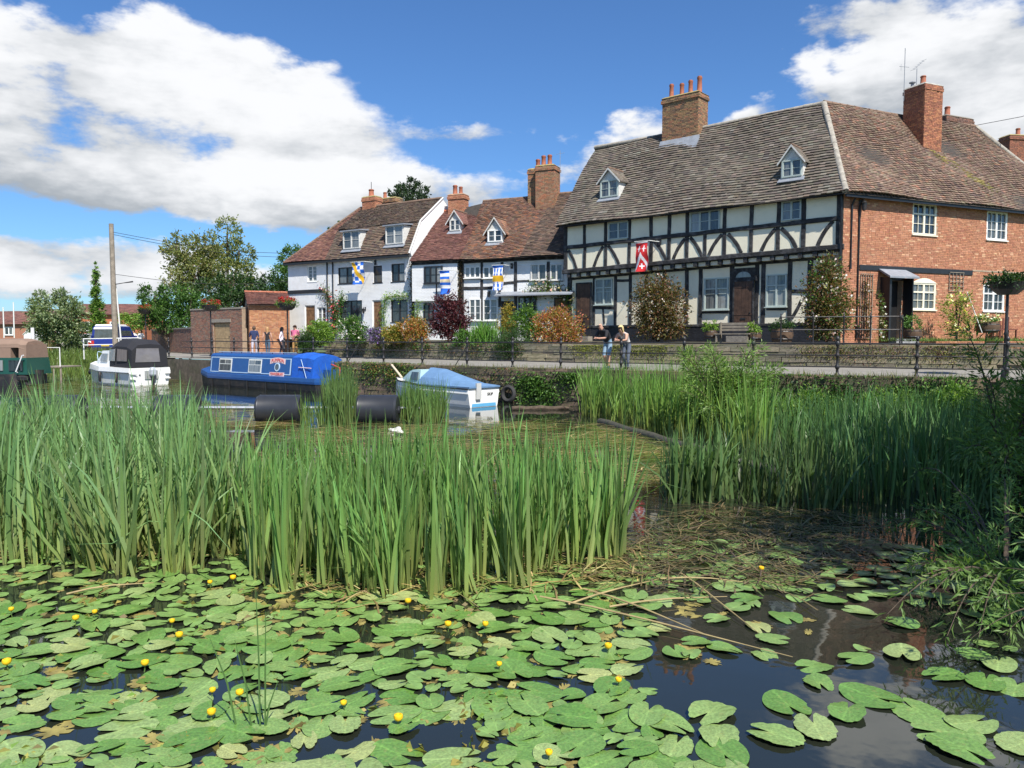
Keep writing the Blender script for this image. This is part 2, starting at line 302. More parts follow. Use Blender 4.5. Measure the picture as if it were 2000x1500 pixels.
def sheet(name, polys, m, kind='structure', uv=None):
    mb = MB(); 
    for p in polys: mb.add(p, [tuple(range(len(p)))])
    o = mb.build(name, m); tag(o, kind=kind); bm = bmesh.new(); bm.from_mesh(o.data); bmesh.ops.triangulate(bm, faces=[f for f in bm.faces if len(f.verts) > 4])
    for f in bm.faces:
        if f.normal.z < 0: f.normal_flip()
    bm.to_mesh(o.data); bm.free(); return o
def strip(a, b, za, zb): return [[(p.x, p.y, za), (q.x, q.y, za), (s.x, s.y, zb), (r.x, r.y, zb)] for p, q, r, s in zip(a, a[1:], b, b[1:])]
M_GRASS = mat('meadow', (.07, .11, .03), .95, var=.5, scale=1.1, stain=(.2, .17, .07), sscale=.4, samt=.8, bump=.6, bscale=20)
M_PATH = mat('path_tarmac', (.24, .225, .195), .92, var=.14, scale=3, bump=.4, bscale=90, stain=(.19, .175, .15), sscale=.9, samt=.6)
M_SOIL = mat('garden_soil', (.07, .055, .035), .97, var=.5, scale=5, bump=.7, bscale=20, stain=(.07, .10, .03), sscale=1.1, samt=.8)
M_GRAVEL = mat('terrace_gravel', (.27, .24, .2), .95, var=.3, scale=14, bump=.6, bscale=60)
bank_top = [(-21.8, 47.9), (-25, 51), (-35, 49.5), (-60, 45.5), (-400, 20)]
front = [(400, 5)]+[(p.x, p.y) for p in QC]+bank_top
sheet('ground', [[(x, y, PATHZ-.012) for x, y in front]+[(-1500, 1500, PATHZ-.012), (1500, 1500, PATHZ-.012), (1500, 5, PATHZ-.012)]], M_GRASS)
sheet('far_bank', [[(-900, -45, .7), (900, -45, .7), (900, -900, .7), (-900, -900, .7)]], M_GRASS)
w = sheet('river_water', [[(-420, -60, 0), (90, -60, 0), (90, 62, 0), (-420, 62, 0)]], watermat())
sheet('riverside_path', strip(QC, WC, PATHZ, PATHZ+.13), M_PATH)
bw = [(-20.8, 46.2), (-23, 47.3), (-26, 47.6), (-35, 46.4), (-60, 42.5), (-400, 16)]
BT = [Vector((*p, 0)) for p in [(-20.6, 47.4), (-23, 50)]+bank_top[1:]]; BWv = [Vector((*p, 0)) for p in bw]
sheet('river_bank', strip(BT, BWv, PATHZ+.05, -.3), M_GRASS)
back = [(31, 44), (31, 75), (-9, 75), (-21.0, 57), (-17.6, 51.9), (-12.6, 48.2)]
TB = [(p.x, p.y, TERZ) for p in WL]
sheet('garden_terrace', [TB+[(x, y, 2.46) for x, y in back]], M_SOIL)
# road to the left and yard
sheet('yard_road', [[(-21.3, 48.3, PATHZ+.02), (-13, 41.7, PATHZ+.15), (-9.5, 45.5, PATHZ+.16), (-12.6, 48.6, PATHZ+.16), (-22, 54, PATHZ+.1), (-34, 90, PATHZ+.1), (-46, 90, PATHZ+.1), (-27, 54, PATHZ+.02)]], M_PATH)
M_STONE = mat('wall_stone', (.26, .21, .15), .92, attr=True, var=.35, scale=5, bump=.9, bscale=22, stain=(.08, .09, .035), sscale=1.6, samt=.75)
M_MORT = mat('wall_core', (.12, .10, .075), .95, var=.4, scale=4, bump=.6, bscale=25, stain=(.05, .06, .025), sscale=1.2, samt=.8)
def course_wall(name, curve, z0, z1, rows, lo, hi, thick, pal, label, cat, xr, coping=None, zslope=0):
    root = empty(name, (curve[len(curve)//2].x, curve[len(curve)//2].y, z0), 0, label, cat); O = root.location
    inner = offs(.25, curve); mb = MB()
    for a, b, c, d in zip(curve, curve[1:], inner, inner[1:]):
        mb.hexa([(p.x-O.x, p.y-O.y, z-O.z) for z in (z0-.3, z1-.01) for p in (a, b, d, c)])
    mb.build('wall_core', M_MORT, root)
    unit = MB().box(-.5, .5, -.5, .5, -.5, .5); meshes = []
    for k in range(7):
        mb = MB(); mb.col(jit(random.choice(pal), .2, .06)); mb.box(-.5, .5, -.5, .5, -.5, .5); o = mb.build('stone', M_STONE); me = o.data
        for v in me.vertices: v.co += Vector((random.uniform(-.03, .03), random.uniform(-.05, .05), random.uniform(-.05, .05)))
        meshes.append(me); bpy.data.objects.remove(o)
    seg = [(curve[i]-curve[i-1]).length for i in range(1, len(curve))]; cum = np.concatenate([[0], np.cumsum(seg)])
    def at(s):
        i = min(max(int(np.searchsorted(cum, s))-1, 0), len(curve)-2); t = (s-cum[i])/max(1e-6, seg[i]); return curve[i].lerp(curve[i+1], t), (curve[i+1]-curve[i]).normalized()
    h = (z1-z0)/rows
    for r in range(rows):
        s = random.uniform(0, .3)
        while s < cum[-1]-.2:
            L = random.uniform(lo, hi); p, t = at(s+L/2)
            if xr[0] < p.x < xr[1]:
                o = bpy.data.objects.new('stone', random.choice(meshes)); link(o, root); n = Vector((t.y, -t.x, 0)); q = p-n*random.uniform(.0, .035)
                o.location = (q.x-O.x, q.y-O.y, z0+h*(r+.5)-O.z); o.rotation_euler = (random.uniform(-.02, .02), random.uniform(-.015, .015), math.atan2(t.y, t.x)); o.scale = (L-.02, thick, h-.018)
            s += L
    if coping:
        s = 0; ch, cw, ov = coping
        while s < cum[-1]-.1:
            L = random.uniform(.8, 1.3); p, t = at(s+L/2)
            if xr[0] < p.x < xr[1]:
                o = bpy.data.objects.new('coping_stone', random.choice(meshes)); link(o, root); n = Vector((t.y, -t.x, 0)); q = p+n*(cw/2-ov)
                o.location = (q.x-O.x, q.y-O.y, z1+ch/2-.01-O.z); o.rotation_euler = (random.uniform(-.02, .02), 0, math.atan2(t.y, t.x)); o.scale = (L-.012, cw, ch*random.uniform(.9, 1.05))
            s += L
    return root
QV = [p for p in QC if -21 < p.x < 22]
course_wall('quay_wall', QV, -.05, PATHZ-.06, 6, .45, .85, .14, [(.15, .11, .075), (.11, .085, .06), (.17, .125, .085), (.09, .08, .05), (.14, .09, .06)], 'weathered stone river wall below the railed path', 'wall', (-9, 13.6), coping=(.10, .42, .05))
course_wall('retaining_wall', [p for p in WL if p.x < 22], PATHZ+.1, TERZ-.02, 4, .55, 1.1, .12, [(.25, .21, .15), (.20, .17, .13), (.27, .22, .15), (.16, .14, .10)], 'low stone garden wall along the far side of the path', 'wall', (-11, 16.5), coping=(.09, .40, .06))
# ------------------------------------------------------------------ railing
IRON = mat('black_iron', (.022, .022, .024), .45, var=.3, scale=18, bump=.2, bscale=60, stain=(.12, .06, .03), sscale=5, samt=.25)
rr = empty('riverside_railing', (0, 29, PATHZ), 0, 'long black iron railing with ball-topped posts along the river path', 'railing')
pm = MB().lathe([(.075, 0), (.075, .05), (.045, .09), (.04, .2), (.065, .23), (.075, .27), (.065, .31), (.038, .36), (.036, .56), (.06, .59), (.07, .63), (.06, .67), (.038, .72), (.036, .9), (.058, .94), (.068, 1.0), (.055, 1.05), (.03, 1.08), (.05, 1.12), (.055, 1.16), (.035, 1.2), (.008, 1.235)], n=10)
pobj = pm.build('post', IRON, rr, smooth=True)
first = True
for px in (330, 375, 415, 457, 505, 555, 612, 678, 749, 825, 912, 1001, 1095, 1213, 1336, 1471, 1636, 1791, 1967, 2180):
    p, t = curve_at(px); o = pobj if first else pobj.copy(); first = False
    if o is not pobj: link(o, rr)
    o.location = (p.x, p.y-29, 0); o.rotation_euler = (random.uniform(-.012, .012), random.uniform(-.015, .015), random.uniform(0, 6))
rc = [p for p in RC if -20 < p.x < 22]
for h, r in ((1.0, .024), (.63, .02), (.27, .02)):
    MB().tube([(p.x, p.y-29, h+.008*math.sin(i*.9)) for i, p in enumerate(rc)], r, 8).build('rail', IRON, rr, smooth=True)
for px in (912, 700):     # leaning iron stays
    p, t = curve_at(px); n = Vector((t.y, -t.x, 0)); q = p-t*.1-n*.03
    e = p-t*-.35-n*.42
    MB().tube([(q.x, q.y-29, .95), (e.x, e.y-29, -.05)], .022, 6).build('stay', IRON, rr)
# terrace railing in front of the brick corner
def rail_run(name, pts, z, h, label):
    o = empty(name, (pts[0][0], pts[0][1], z), 0, label, 'railing')
    for x, y in pts: MB().lathe([(.045, 0), (.04, .04), (.03, .1), (.03, h*.93), (.045, h*.96), (.04, h+.02), (.015, h+.08), (.03, h+.11), (.01, h+.15)], (x-pts[0][0], y-pts[0][1], 0), 8).build('post', IRON, o, smooth=True)
    for k in (1, .55): MB().tube([(x-pts[0][0], y-pts[0][1], h*k) for x, y in pts], .02, 6).build('rail', IRON, o)
    return o
tp = []
for px, Y in ((1525, 28.9), (1588, 28.6), (1648, 28.3), (1700, 28.05), (1758, 27.9), (1762, 30.6)): q = at_y(px, 650, Y); tp.append((q.x, q.y))
rail_run('terrace_railing', tp, 2.24, 1.05, 'short black two-bar railing on the terrace before the brick porch')
# ------------------------------------------------------------------ house building blocks
M_TILE = mat('roof_tile', (.2, .15, .12), .93, attr=True, var=.22, scale=1.3, bump=.6, bscale=40)
M_BRICK = mat('brick', (.4, .2, .1), .92, attr=True, var=.12, scale=9, bump=.6, bscale=45, stain=(.30, .15, .09), sscale=.7, samt=.45)
M_MORTAR = mat('mortar', (.36, .27, .19), .95, var=.25, scale=6, bump=.4, bscale=60)
M_DARKM = mat('roof_deck', (.05, .042, .035), .95)
M_BEAM = mat('tarred_oak', (.022, .021, .022), .75, var=.5, scale=7, bump=.9, bscale=18, stain=(.16, .16, .165), sscale=2.5, samt=.55)
M_CREAM = mat('cream_plaster', (.84, .79, .66), .9, attr=True, var=.06, scale=2.2, bump=.25, bscale=14, stain=(.62, .56, .43), sscale=1.1, samt=.6)
M_WHITE = mat('white_brick_paint', (.80, .80, .79), .85, var=.06, scale=2, bump=.55, bscale=40, brick=True, stain=(.60, .59, .55), sscale=1.7, samt=.4)
M_WPAINT = mat('white_paint', (.82, .81, .77), .5, var=.05)
M_CPAINT = mat('cream_paint', (.80, .75, .60), .5, var=.05)
M_SAGE = mat('sage_paint', (.44, .50, .46), .5, var=.08, scale=12)
M_DKPAINT = mat('black_paint', (.02, .02, .022), .4, var=.2)
M_GREYW = mat('grey_paint', (.62, .61, .57), .7, var=.2, scale=10)
M_LEAD = mat('lead_flashing', (.25, .27, .30), .55, var=.2, scale=5, bump=.2)
M_OAK = mat('oak_door', (.20, .105, .05), .7, var=.45, scale=5, bump=.5, bscale=16)
M_OAKD = mat('dark_oak_door', (.075, .04, .025), .7, var=.45, scale=5, bump=.5, bscale=16)
M_TERRA = mat('terracotta', (.36, .12, .065), .8, var=.25, scale=8)
M_GL = glassmat('window_glass'); M_GL2 = glassmat('curtained_glass', (.05, .06, .065), (.28, .29, .28))
BRK = [(.45, .195, .105), (.42, .175, .095), (.48, .22, .125), (.37, .15, .085), (.46, .205, .115)]
BRKY = [(.30, .20, .10), (.24, .15, .085), (.34, .20, .10), (.16, .105, .07), (.36, .17, .09)]
def pnz(a, b): return math.sin(a*1.7+b*.9)+.6*math.sin(a*.63-b*1.9+1.3)
def tiles(parent, O, L_v, vdir, xr, w, g, pal, cuts=(), sag=.03, name='roof_tile_courses', patch=None, thick=.03):
    O = Vector(O); u = Vector((1, 0, 0)); v = Vector(vdir).normalized(); n = u.cross(v); n = n if n.z > 0 else -n
    mb = MB(); r = 0; vv = 0.0
    while vv < L_v-.02:
        xl, xh = xr(min(1, (vv+g*.5)/L_v)); x = xl-random.uniform(0, w)
        while x < xh:
            ww = w*random.uniform(.82, 1.18); a, b = max(x, xl), min(x+ww-.008, xh); x += ww
            if b-a < .03: continue
            c = (a+b)/2
            if any(q(c, vv+g*.4) for q in cuts): continue
            s = sag*pnz(c*.55, vv*.8); lo = random.uniform(.0, .022)+thick; e = random.uniform(-.014, .014); pp = patch(c, vv) if patch else None
            mb.col(jit(random.choice(pp or pal), .15, .05))
            vt = min(vv+g*1.25, L_v)
            P = lambda xx, y, hh: O+u*xx+v*y+n*(hh+s)
            mb.add([P(a, vv+e, .0), P(b, vv+e, .0), P(b, vt, .006), P(a, vt, .006), P(a, vv+e, lo+.012), P(b, vv+e, lo+.012+random.uniform(-.006, .006)), P(b, vt, .012), P(a, vt, .012)], [(4, 5, 6, 7), (0, 1, 5, 4), (0, 4, 7, 3), (1, 2, 6, 5)])
        vv += g*random.uniform(.97, 1.03)
    o = mb.build(name, M_TILE, parent); return tag(o, kind='stuff')
def slope(parent, xa, xb, ye, ze, xa2, xb2, yr, zr, w, g, pal, cuts=(), sag=.03, patch=None, thick=.035):
    Lv = math.hypot(yr-ye, zr-ze)
    tiles(parent, (0, ye, ze), Lv, (0, yr-ye, zr-ze), lambda t: (xa+(xa2-xa)*t, xb+(xb2-xb)*t), w, g, pal, cuts, sag, patch=patch, thick=thick)
def deck(parent, pts, faces, name='roof'):
    return MB().add(pts, faces).build(name, M_DARKM, parent)
def wall_open(mb, x0, x1, z0, z1, y0, y1, ops):
    xs = sorted({x0, x1, *[a for o in ops for a in o[:2] if x0 < a < x1]}); zs = sorted({z0, z1, *[a for o in ops for a in o[2:4] if z0 < a < z1]})
    for a, b in zip(xs, xs[1:]):
        for c, d in zip(zs, zs[1:]):
            m, k = (a+b)/2, (c+d)/2
            if not any(o[0] < m < o[1] and o[2] < k < o[3] for o in ops): mb.box(a, b, y0, y1, c, d)
def bricks(parent, quads, pal, name='brickwork', bw=.23, bh=.076, ops=(), dirt=0):
    """quads: (origin, udir, ndir, length, height); bricks lie on the plane, proud by 12 mm"""
    mb = MB(); Z = Vector((0, 0, 1))
    for O, u, n, L, H in quads:
        O, u, n = Vector(O), Vector(u).normalized(), Vector(n).normalized(); rows = max(1, round(H/bh)); h = H/rows
        for r in range(rows):
            x = -bw*.5*(r % 2)+random.uniform(-.02, .02)
            while x < L:
                ww = bw*(.5 if random.random() < .22 else 1); a, b = max(x, 0), min(x+ww-.013, L); x += ww
                if b-a < .03: continue
                zc = r*h+h*.5
                if any(o[0]-.0 < (a+b)/2 < o[1] and o[2] < zc < o[3] for o in ops): continue
                for o in ops:
                    if o[2] < zc < o[3]:
                        if a < o[0] < b: b = o[0]
                        if a < o[1] < b: a = o[1]
                d = random.uniform(.006, .018); mb.col(jit(random.choice(pal), .1, .04))
                q = [O+u*a+Z*(r*h+.006), O+u*b+Z*(r*h+.006), O+u*b+Z*(r*h+h-.006), O+u*a+Z*(r*h+h-.006)]; f = [p+n*d for p in q]
                mb.add([*q, *f], [(4, 5, 6, 7), (0, 1, 5, 4), (1, 2, 6, 5), (2, 3, 7, 6), (3, 0, 4, 7)])
    return tag(mb.build(name, M_BRICK, parent), kind='stuff')
def brick_box(parent, x0, x1, y0, y1, z0, z1, pal, name='stack', **k):
    c = MB().box(x0+.01, x1-.01, y0+.01, y1-.01, z0, z1).build(name, M_MORTAR, parent)
    b = bricks(c, [((x0, y0, z0), (1, 0, 0), (0, -1, 0), x1-x0, z1-z0), ((x1, y0, z0), (0, 1, 0), (1, 0, 0), y1-y0, z1-z0), ((x0, y1, z0), (0, -1, 0), (-1, 0, 0), y1-y0, z1-z0), ((x1, y1, z0), (-1, 0, 0), (0, 1, 0), x1-x0, z1-z0)], pal, **k)
    return c
def pot(parent, x, y, z, r, h, m=None): return MB().lathe([(r*1.05, -.05), (r*1.1, .02), (r*.92, .06), (r*.82, h*.8), (r*.95, h*.84), (r*.98, h*.93), (r*.8, h*.94), (r*.78, h), (r*.6, h), (r*.58, h*.7)], (x, y, z), 12).build('chimney_pot', m or M_TERRA, parent, smooth=True)
def chimney(parent, x0, x1, y0, y1, z0, z1, pal, pots, corbel=.06, capc=(.30, .25, .14)):
    """a part of its house: stack, corbelled courses, cap, pots"""
    t = z1-z0; c = brick_box(parent, x0, x1, y0, y1, z0, z1-.32, pal, 'chimney')
    bricks(c, [((x0-corbel, y0-corbel, z1-.32), (1, 0, 0), (0, -1, 0), x1-x0+2*corbel, .16), ((x1+corbel, y0-corbel, z1-.32), (0, 1, 0), (1, 0, 0), y1-y0+2*corbel, .16), ((x0-corbel, y1+corbel, z1-.32), (0, -1, 0), (-1, 0, 0), y1-y0+2*corbel, .16),
               ((x0-corbel*.4, y0-corbel*.4, z1-.16), (1, 0, 0), (0, -1, 0), x1-x0+.8*corbel, .1), ((x1+corbel*.4, y0-corbel*.4, z1-.16), (0, 1, 0), (1, 0, 0), y1-y0+.8*corbel, .1), ((x0-corbel*.4, y1, z1-.16), (0, -1, 0), (-1, 0, 0), y1-y0, .1)], pal, 'corbel_bricks')
    MB().box(x0-corbel+.008, x1+corbel-.008, y0-corbel+.008, y1+corbel-.008, z1-.32, z1-.16).box(x0-.3*corbel, x1+.3*corbel, y0-.3*corbel, y1+.3*corbel, z1-.158, z1-.06).build('corbel', M_MORTAR, c)
    MB().hexa([(x0-corbel, y0-corbel, z1-.058), (x1+corbel, y0-corbel, z1-.058), (x1+corbel, y1+corbel, z1-.058), (x0-corbel, y1+corbel, z1-.058), (x0+.06, y0+.06, z1+.03), (x1-.06, y0+.06, z1+.03), (x1-.06, y1-.06, z1+.03), (x0+.06, y1-.06, z1+.03)]).build('cap', mat('chimney_cap_%d' % int(capc[0]*100), capc, .95, var=.4, scale=6, bump=.6), c)
    for px, py, r, h in pots: pot(c, px, py, z1, r, h)
    return c
def window(parent, x0, x1, z0, z1, y, m, lights=2, rows=2, bars=0, fw=.055, transom=None, sill=True, glass=None, proud=.045, arch=0, name='window'):
    mb = MB(); p0 = y-proud; w = (x1-x0-fw)/lights
    mb.box(x0, x0+fw, p0, y+.02, z0, z1).box(x1-fw, x1, p0, y+.02, z0, z1).box(x0+fw, x1-fw, p0, y+.02, z0, z0+fw).box(x0+fw, x1-fw, p0, y+.02, z1-fw, z1)
    for i in range(1, lights): xm = x0+fw/2+w*i; mb.box(xm-fw*.5, xm+fw*.5, p0+.004, y+.02, z0+fw, z1-fw)
    zb = [z0+fw]+([transom] if transom else [])+[z1-fw]
    if transom: mb.box(x0+fw, x1-fw, p0+.003, y+.02, transom-fw*.45, transom+fw*.45)
    if arch: mb.prism([(x0, z1), (x1, z1)]+[(x1-(x1-x0)*k/10, z1+arch*math.sin(math.pi*k/10)) for k in range(11)][1:-1], p0+.006, y+.02)
    for i in range(lights):
        a, b = x0+fw/2+w*i+fw*.5, x0+fw/2+w*(i+1)-fw*.5
        mb.box(a, a+.022, p0+.012, y, z0+fw, z1-fw).box(b-.022, b, p0+.012, y, z0+fw, z1-fw)
        for k in range(1, rows):
            zz = z0+fw+(z1-z0-2*fw)*k/rows
            if transom is None or abs(zz-transom) > .12: mb.box(a+.022, b-.022, p0+.016, y-.004, zz-.011, zz+.011)
        for k in range(1, bars+1): xx = a+(b-a)*k/(bars+1); mb.box(xx-.011, xx+.011, p0+.018, y-.003, z0+fw, z1-fw)
    o = mb.build(name, m, parent)
    for i in range(lights):
        a, b = x0+fw/2+w*i+fw*.5, x0+fw/2+w*(i+1)-fw*.5
        for c, d in zip(zb, zb[1:]): 
            k = random.uniform(-.006, .006); MB().add([(a, y-.008+k, c), (b, y-.008-k, c), (b, y-.010, d), (a, y-.007, d)], [(0, 1, 2, 3)]).build('pane', glass or random.choice([M_GL, M_GL2]), o)
    if sill: MB().box(x0-.05, x1+.05, y-proud-.07, y+.01, z0-.05, z0-.002).build('sill', m, o)
    return o
def door(parent, x0, x1, z0, z1, y, m, fm, planks=5, fw=.07, glazed=False, letter=True):
    mb = MB().box(x0, x0+fw, y-.05, y+.02, z0, z1).box(x1-fw, x1, y-.05, y+.02, z0, z1).box(x0+fw, x1-fw, y-.05, y+.02, z1-fw, z1)
    o = mb.build('door', fm, parent); w = (x1-x0-2*fw)/planks
    for i in range(planks): MB().box(x0+fw+w*i+.004, x0+fw+w*(i+1)-.004, y-.03+random.uniform(-.004, .004), y+.01, z0, z1-fw).build('plank', m, o)
    MB().box(x0+fw, x1-fw, y-.042, y-.026, z0+.95, z0+1.03).box(x0+fw, x1-fw, y-.042, y-.026, z1-.35, z1-.28).build('ledge', m, o)
    if letter: MB().box((x0+x1)/2-.12, (x0+x1)/2+.12, y-.05, y-.03, z0+.75, z0+.82).build('letter_slot', M_DKPAINT, o)
    MB().lathe([(.03, 0), (.035, .02), (.02, .05)], (x1-fw-.1, y-.05, z0+1.05), 8).build('handle', IRON, o)
    return o
def beam(parent, pts, wd, y0, y1, name='timber', m=None, rough=.012):
    pts = [Vector((p[0], 0, p[1])) for p in pts]; out = []
    if len(pts) == 2:
        k = max(2, int((pts[1]-pts[0]).length/.5)); pts = [pts[0].lerp(pts[1], i/k) for i in range(k+1)]
    rings = []
    for i, p in enumerate(pts):
        t = (pts[min(i+1, len(pts)-1)]-pts[max(i-1, 0)]).normalized(); n = Vector((-t.z, 0, t.x)); h = wd/2*(1+random.uniform(-.08, .08)); j = random.uniform(-rough, rough); f = random.uniform(-.008, .008); q = p+n*j
        c = wd*.12; rings.append([(q.x-n.x*h, y1, q.z-n.z*h), (q.x+n.x*h, y1, q.z+n.z*h), (q.x+n.x*h, y0+c+f, q.z+n.z*h), (q.x+n.x*(h-c), y0+f, q.z+n.z*(h-c)), (q.x-n.x*(h-c), y0+f, q.z-n.z*(h-c)), (q.x-n.x*h, y0+c+f, q.z-n.z*h)])
    return MB().loft(rings).build(name, m or M_BEAM, parent)
def brace(parent, a, b, bow, wd, y0, y1):
    a, b = Vector((a[0], 0, a[1])), Vector((b[0], 0, b[1])); t = b-a; n = Vector((-t.z, 0, t.x)).normalized(); return beam(parent, [((a+t*k/6+n*bow*math.sin(math.pi*k/6)).x, (a+t*k/6+n*bow*math.sin(math.pi*k/6)).z) for k in range(7)], wd, y0, y1, 'brace', rough=.004)
def dormer(parent, F, P, N, pl, pr, pt, pb, pa, wm, pal, wallm, gable=True, lights=2, rows=2, wide=.16, cheekm=None):
    h = F.hit((pl+pr)/2, pb+3, P, N); b = h.y; k = -N[1]/N[2]
    x0, z0 = F(pl, pb, b); x1, _ = F(pr, pb, b); z1 = F((pl+pr)/2, pt, b)[1]; za = F((pl+pr)/2, pa, b)[1]; zr = lambda y: h.z+(y-b)*k
    yb = lambda z: b+(z-h.z)/k
    d = MB(); d.add([(x0-.05, b, z0-.15), (x1+.05, b, z0-.15), (x1+.05, b, z1), (x0-.05, b, z1), (x0-.05, yb(z1)+.25, z1), (x1+.05, yb(z1)+.25, z1), (x0-.05, b+.05, z0-.3), (x1+.05, b+.05, z0-.3)], [(0, 1, 2, 3), (3, 0, 6, 4), (1, 2, 5, 7)])
    if gable: xm = (x0+x1)/2; d.prism([(x0-.05, z1), (x1+.05, z1), (xm, za-.05)], b+.0, b+.08)
    o = d.build('dormer', wallm, parent)
    window(o, x0, x1, z0, z1, b, wm, lights, rows, proud=.05, fw=.06, name='dormer_window', sill=False)
    MB().hexa([(x0-.15, b-.16, z0-.22), (x1+.15, b-.16, z0-.22), (x1+.12, b+.02, z0-.05), (x0-.12, b+.02, z0-.05), (x0-.15, b-.16, z0-.19), (x1+.15, b-.16, z0-.19), (x1+.12, b+.02, z0-.02), (x0-.12, b+.02, z0-.02)]).build('flashing', M_LEAD, o)
    if gable:
        xm = (x0+x1)/2; e = wide
        for s in (-1, 1):
            xe = x0-.05-e if s < 0 else x1+.05+e; ze = z1-(za-z1)*e/((x1-x0)/2+.05); rows_, colsn = 6, 8; mb = MB(); y0 = b-.14
            for r in range(rows_):
                for c in range(colsn):
                    t0, t1 = r/rows_, (r+1.2)/rows_
                    pt0 = lambda t: (xe+(xm-xe)*min(t, 1), ze+(za-ze)*min(t, 1))
                    (xa, zza), (xb, zzb) = pt0(t0), pt0(t1); L0 = yb(zza)+.12-y0
                    ya, yc = y0+(yb((zza+zzb)/2)+.1-y0)*c/colsn, y0+(yb((zza+zzb)/2)+.1-y0)*(c+1)/colsn-.008
                    lift = .05+random.uniform(0, .012); mb.col(jit(random.choice(pal), .2, .06)); mb.hexa([(xa, ya, zza-.02), (xa, yc, zza-.02), (xb, yc, zzb-.02), (xb, ya, zzb-.02), (xa, ya, zza+lift), (xa, yc, zza+lift), (xb, yc, zzb+.02), (xb, ya, zzb+.02)])
            tag(mb.build('dormer_tiles', M_TILE, o), kind='stuff')
            MB().hexa([(xe, b-.16, ze-.07), (xm, b-.16, za-.07), (xm, b-.10, za-.07), (xe, b-.10, ze-.07), (xe, b-.16, ze+.02), (xm, b-.16, za+.02), (xm, b-.10, za+.02), (xe, b-.10, ze+.02)]).build('bargeboard', M_GREYW, o)
        MB().tube([(xm, b-.15, za+.03), (xm, yb(za)+.1, za+.03)], .06, 8).build('ridge_tile', mat('ridge_tile', (.2, .13, .09), .9, var=.3), o)
    else:
        MB().hexa([(x0-.16, b-.16, z1), (x1+.16, b-.16, z1), (x1+.16, yb(z1)+.5, z1+.12), (x0-.16, yb(z1)+.5, z1+.12), (x0-.16, b-.16, z1+.08), (x1+.16, b-.16, z1+.08), (x1+.16, yb(z1)+.5, z1+.2), (x0-.16, yb(z1)+.5, z1+.2)]).build('flat_roof', M_LEAD, o)
    L0 = (b-P[1])*math.hypot(1, k); L1 = (yb(z1)-P[1])*math.hypot(1, k)
    return lambda x, v: x0-.02 < x < x1+.02 and L0+.02 < v < L1-.05
def ridge(parent, a, b, r=.11, m=None, n=None, name='ridge_tile', sag=0.0):
    a, b = Vector(a), Vector(b); L = (b-a).length; n = n or max(2, int(L/.45)); mm = m or mat('ridge_tile', (.2, .13, .09), .9, var=.3); d = (b-a)/n
    for i in range(n):
        p = a+d*i-Vector((0, 0, sag*math.sin(math.pi*i/n))); q = a+d*(i+1)-Vector((0, 0, sag*math.sin(math.pi*(i+1)/n))); MB().tube([tuple(p+Vector((0, 0, random.uniform(-.008, .008)))), tuple(p.lerp(q, .97))], [r*random.uniform(.95, 1.05), r*.96], 8).build(name, mm, parent, smooth=True)
# ------------------------------------------------------------------ timber-framed cottage
TH = empty('timber_cottage', (2.79, 41.98, 2.5), math.atan2(-.6535, .757), 'long black and cream half-timbered cottage with a jettied upper floor and stone-tiled roof', 'house'); T = Frame(TH)
WID = 14.5; JY = .45; JZ = 3.62
MB().box(0, WID-.02, JY+.03, 6.6, -.4, JZ).box(0, WID-.02, .03, 6.6, JZ-.001, 6.15).build('wall_core', M_BEAM, TH)
STONEP = [(.150, .125, .098), (.135, .112, .09), (.165, .14, .108), (.12, .10, .08), (.155, .125, .095)]*4+[(.20, .18, .145), (.18, .16, .125), (.095, .08, .068)]
ZE, YE, ZR, YR = 5.98, -.4, 10.8, 3.3
nT = Vector((0, -(ZR-ZE), YR-YE)).normalized(); cuts = []
cuts.append(dormer(TH, T, (0, YE, ZE), nT, 1173, 1207, 352, 387, 329, M_SAGE, STONEP, M_GREYW, wide=.12))
cuts.append(dormer(TH, T, (0, YE, ZE), nT, 1527, 1566, 312, 348, 284, M_SAGE, STONEP, M_GREYW, wide=.12))
deck(TH, [(-.25, YE, ZE-.06), (WID+.25, YE, ZE-.06), (12.45, YR, ZR-.06), (-.25, YR, ZR-.06), (-.25, 7.0, ZE-.06), (WID-2, 7.0, ZE-.06)], [(0, 1, 2, 3), (3, 2, 5, 4)], 'roof')
slope(TH, -.28, WID+.25, YE, ZE, -.28, 12.45, YR, ZR, .25, .165, STONEP, cuts, sag=.05, thick=.045)
MB().prism([(0.03, 6.1), (0.3, 6.1), (.3, 6.2), (.03, 6.2)], 0, 6.5).build('wall_plate', M_BEAM, TH)
MB().add([(-.02, .03, 6.0), (-.02, 6.6, 6.0), (-.02, YR, ZR-.15)], [(0, 1, 2)]).build('gable', M_CREAM, TH)
RSTONE = mat('ridge_stone', (.33, .30, .25), .93, var=.3, scale=5, bump=.5)
ridge(TH, (-.3, YR, ZR+.02), (12.45, YR, ZR+.02), .12, RSTONE, sag=.07)
ridge(TH, (WID+.2, YE+.02, ZE+.03), (12.45, YR, ZR+.03), .14, RSTONE, 12, 'hip_tile')
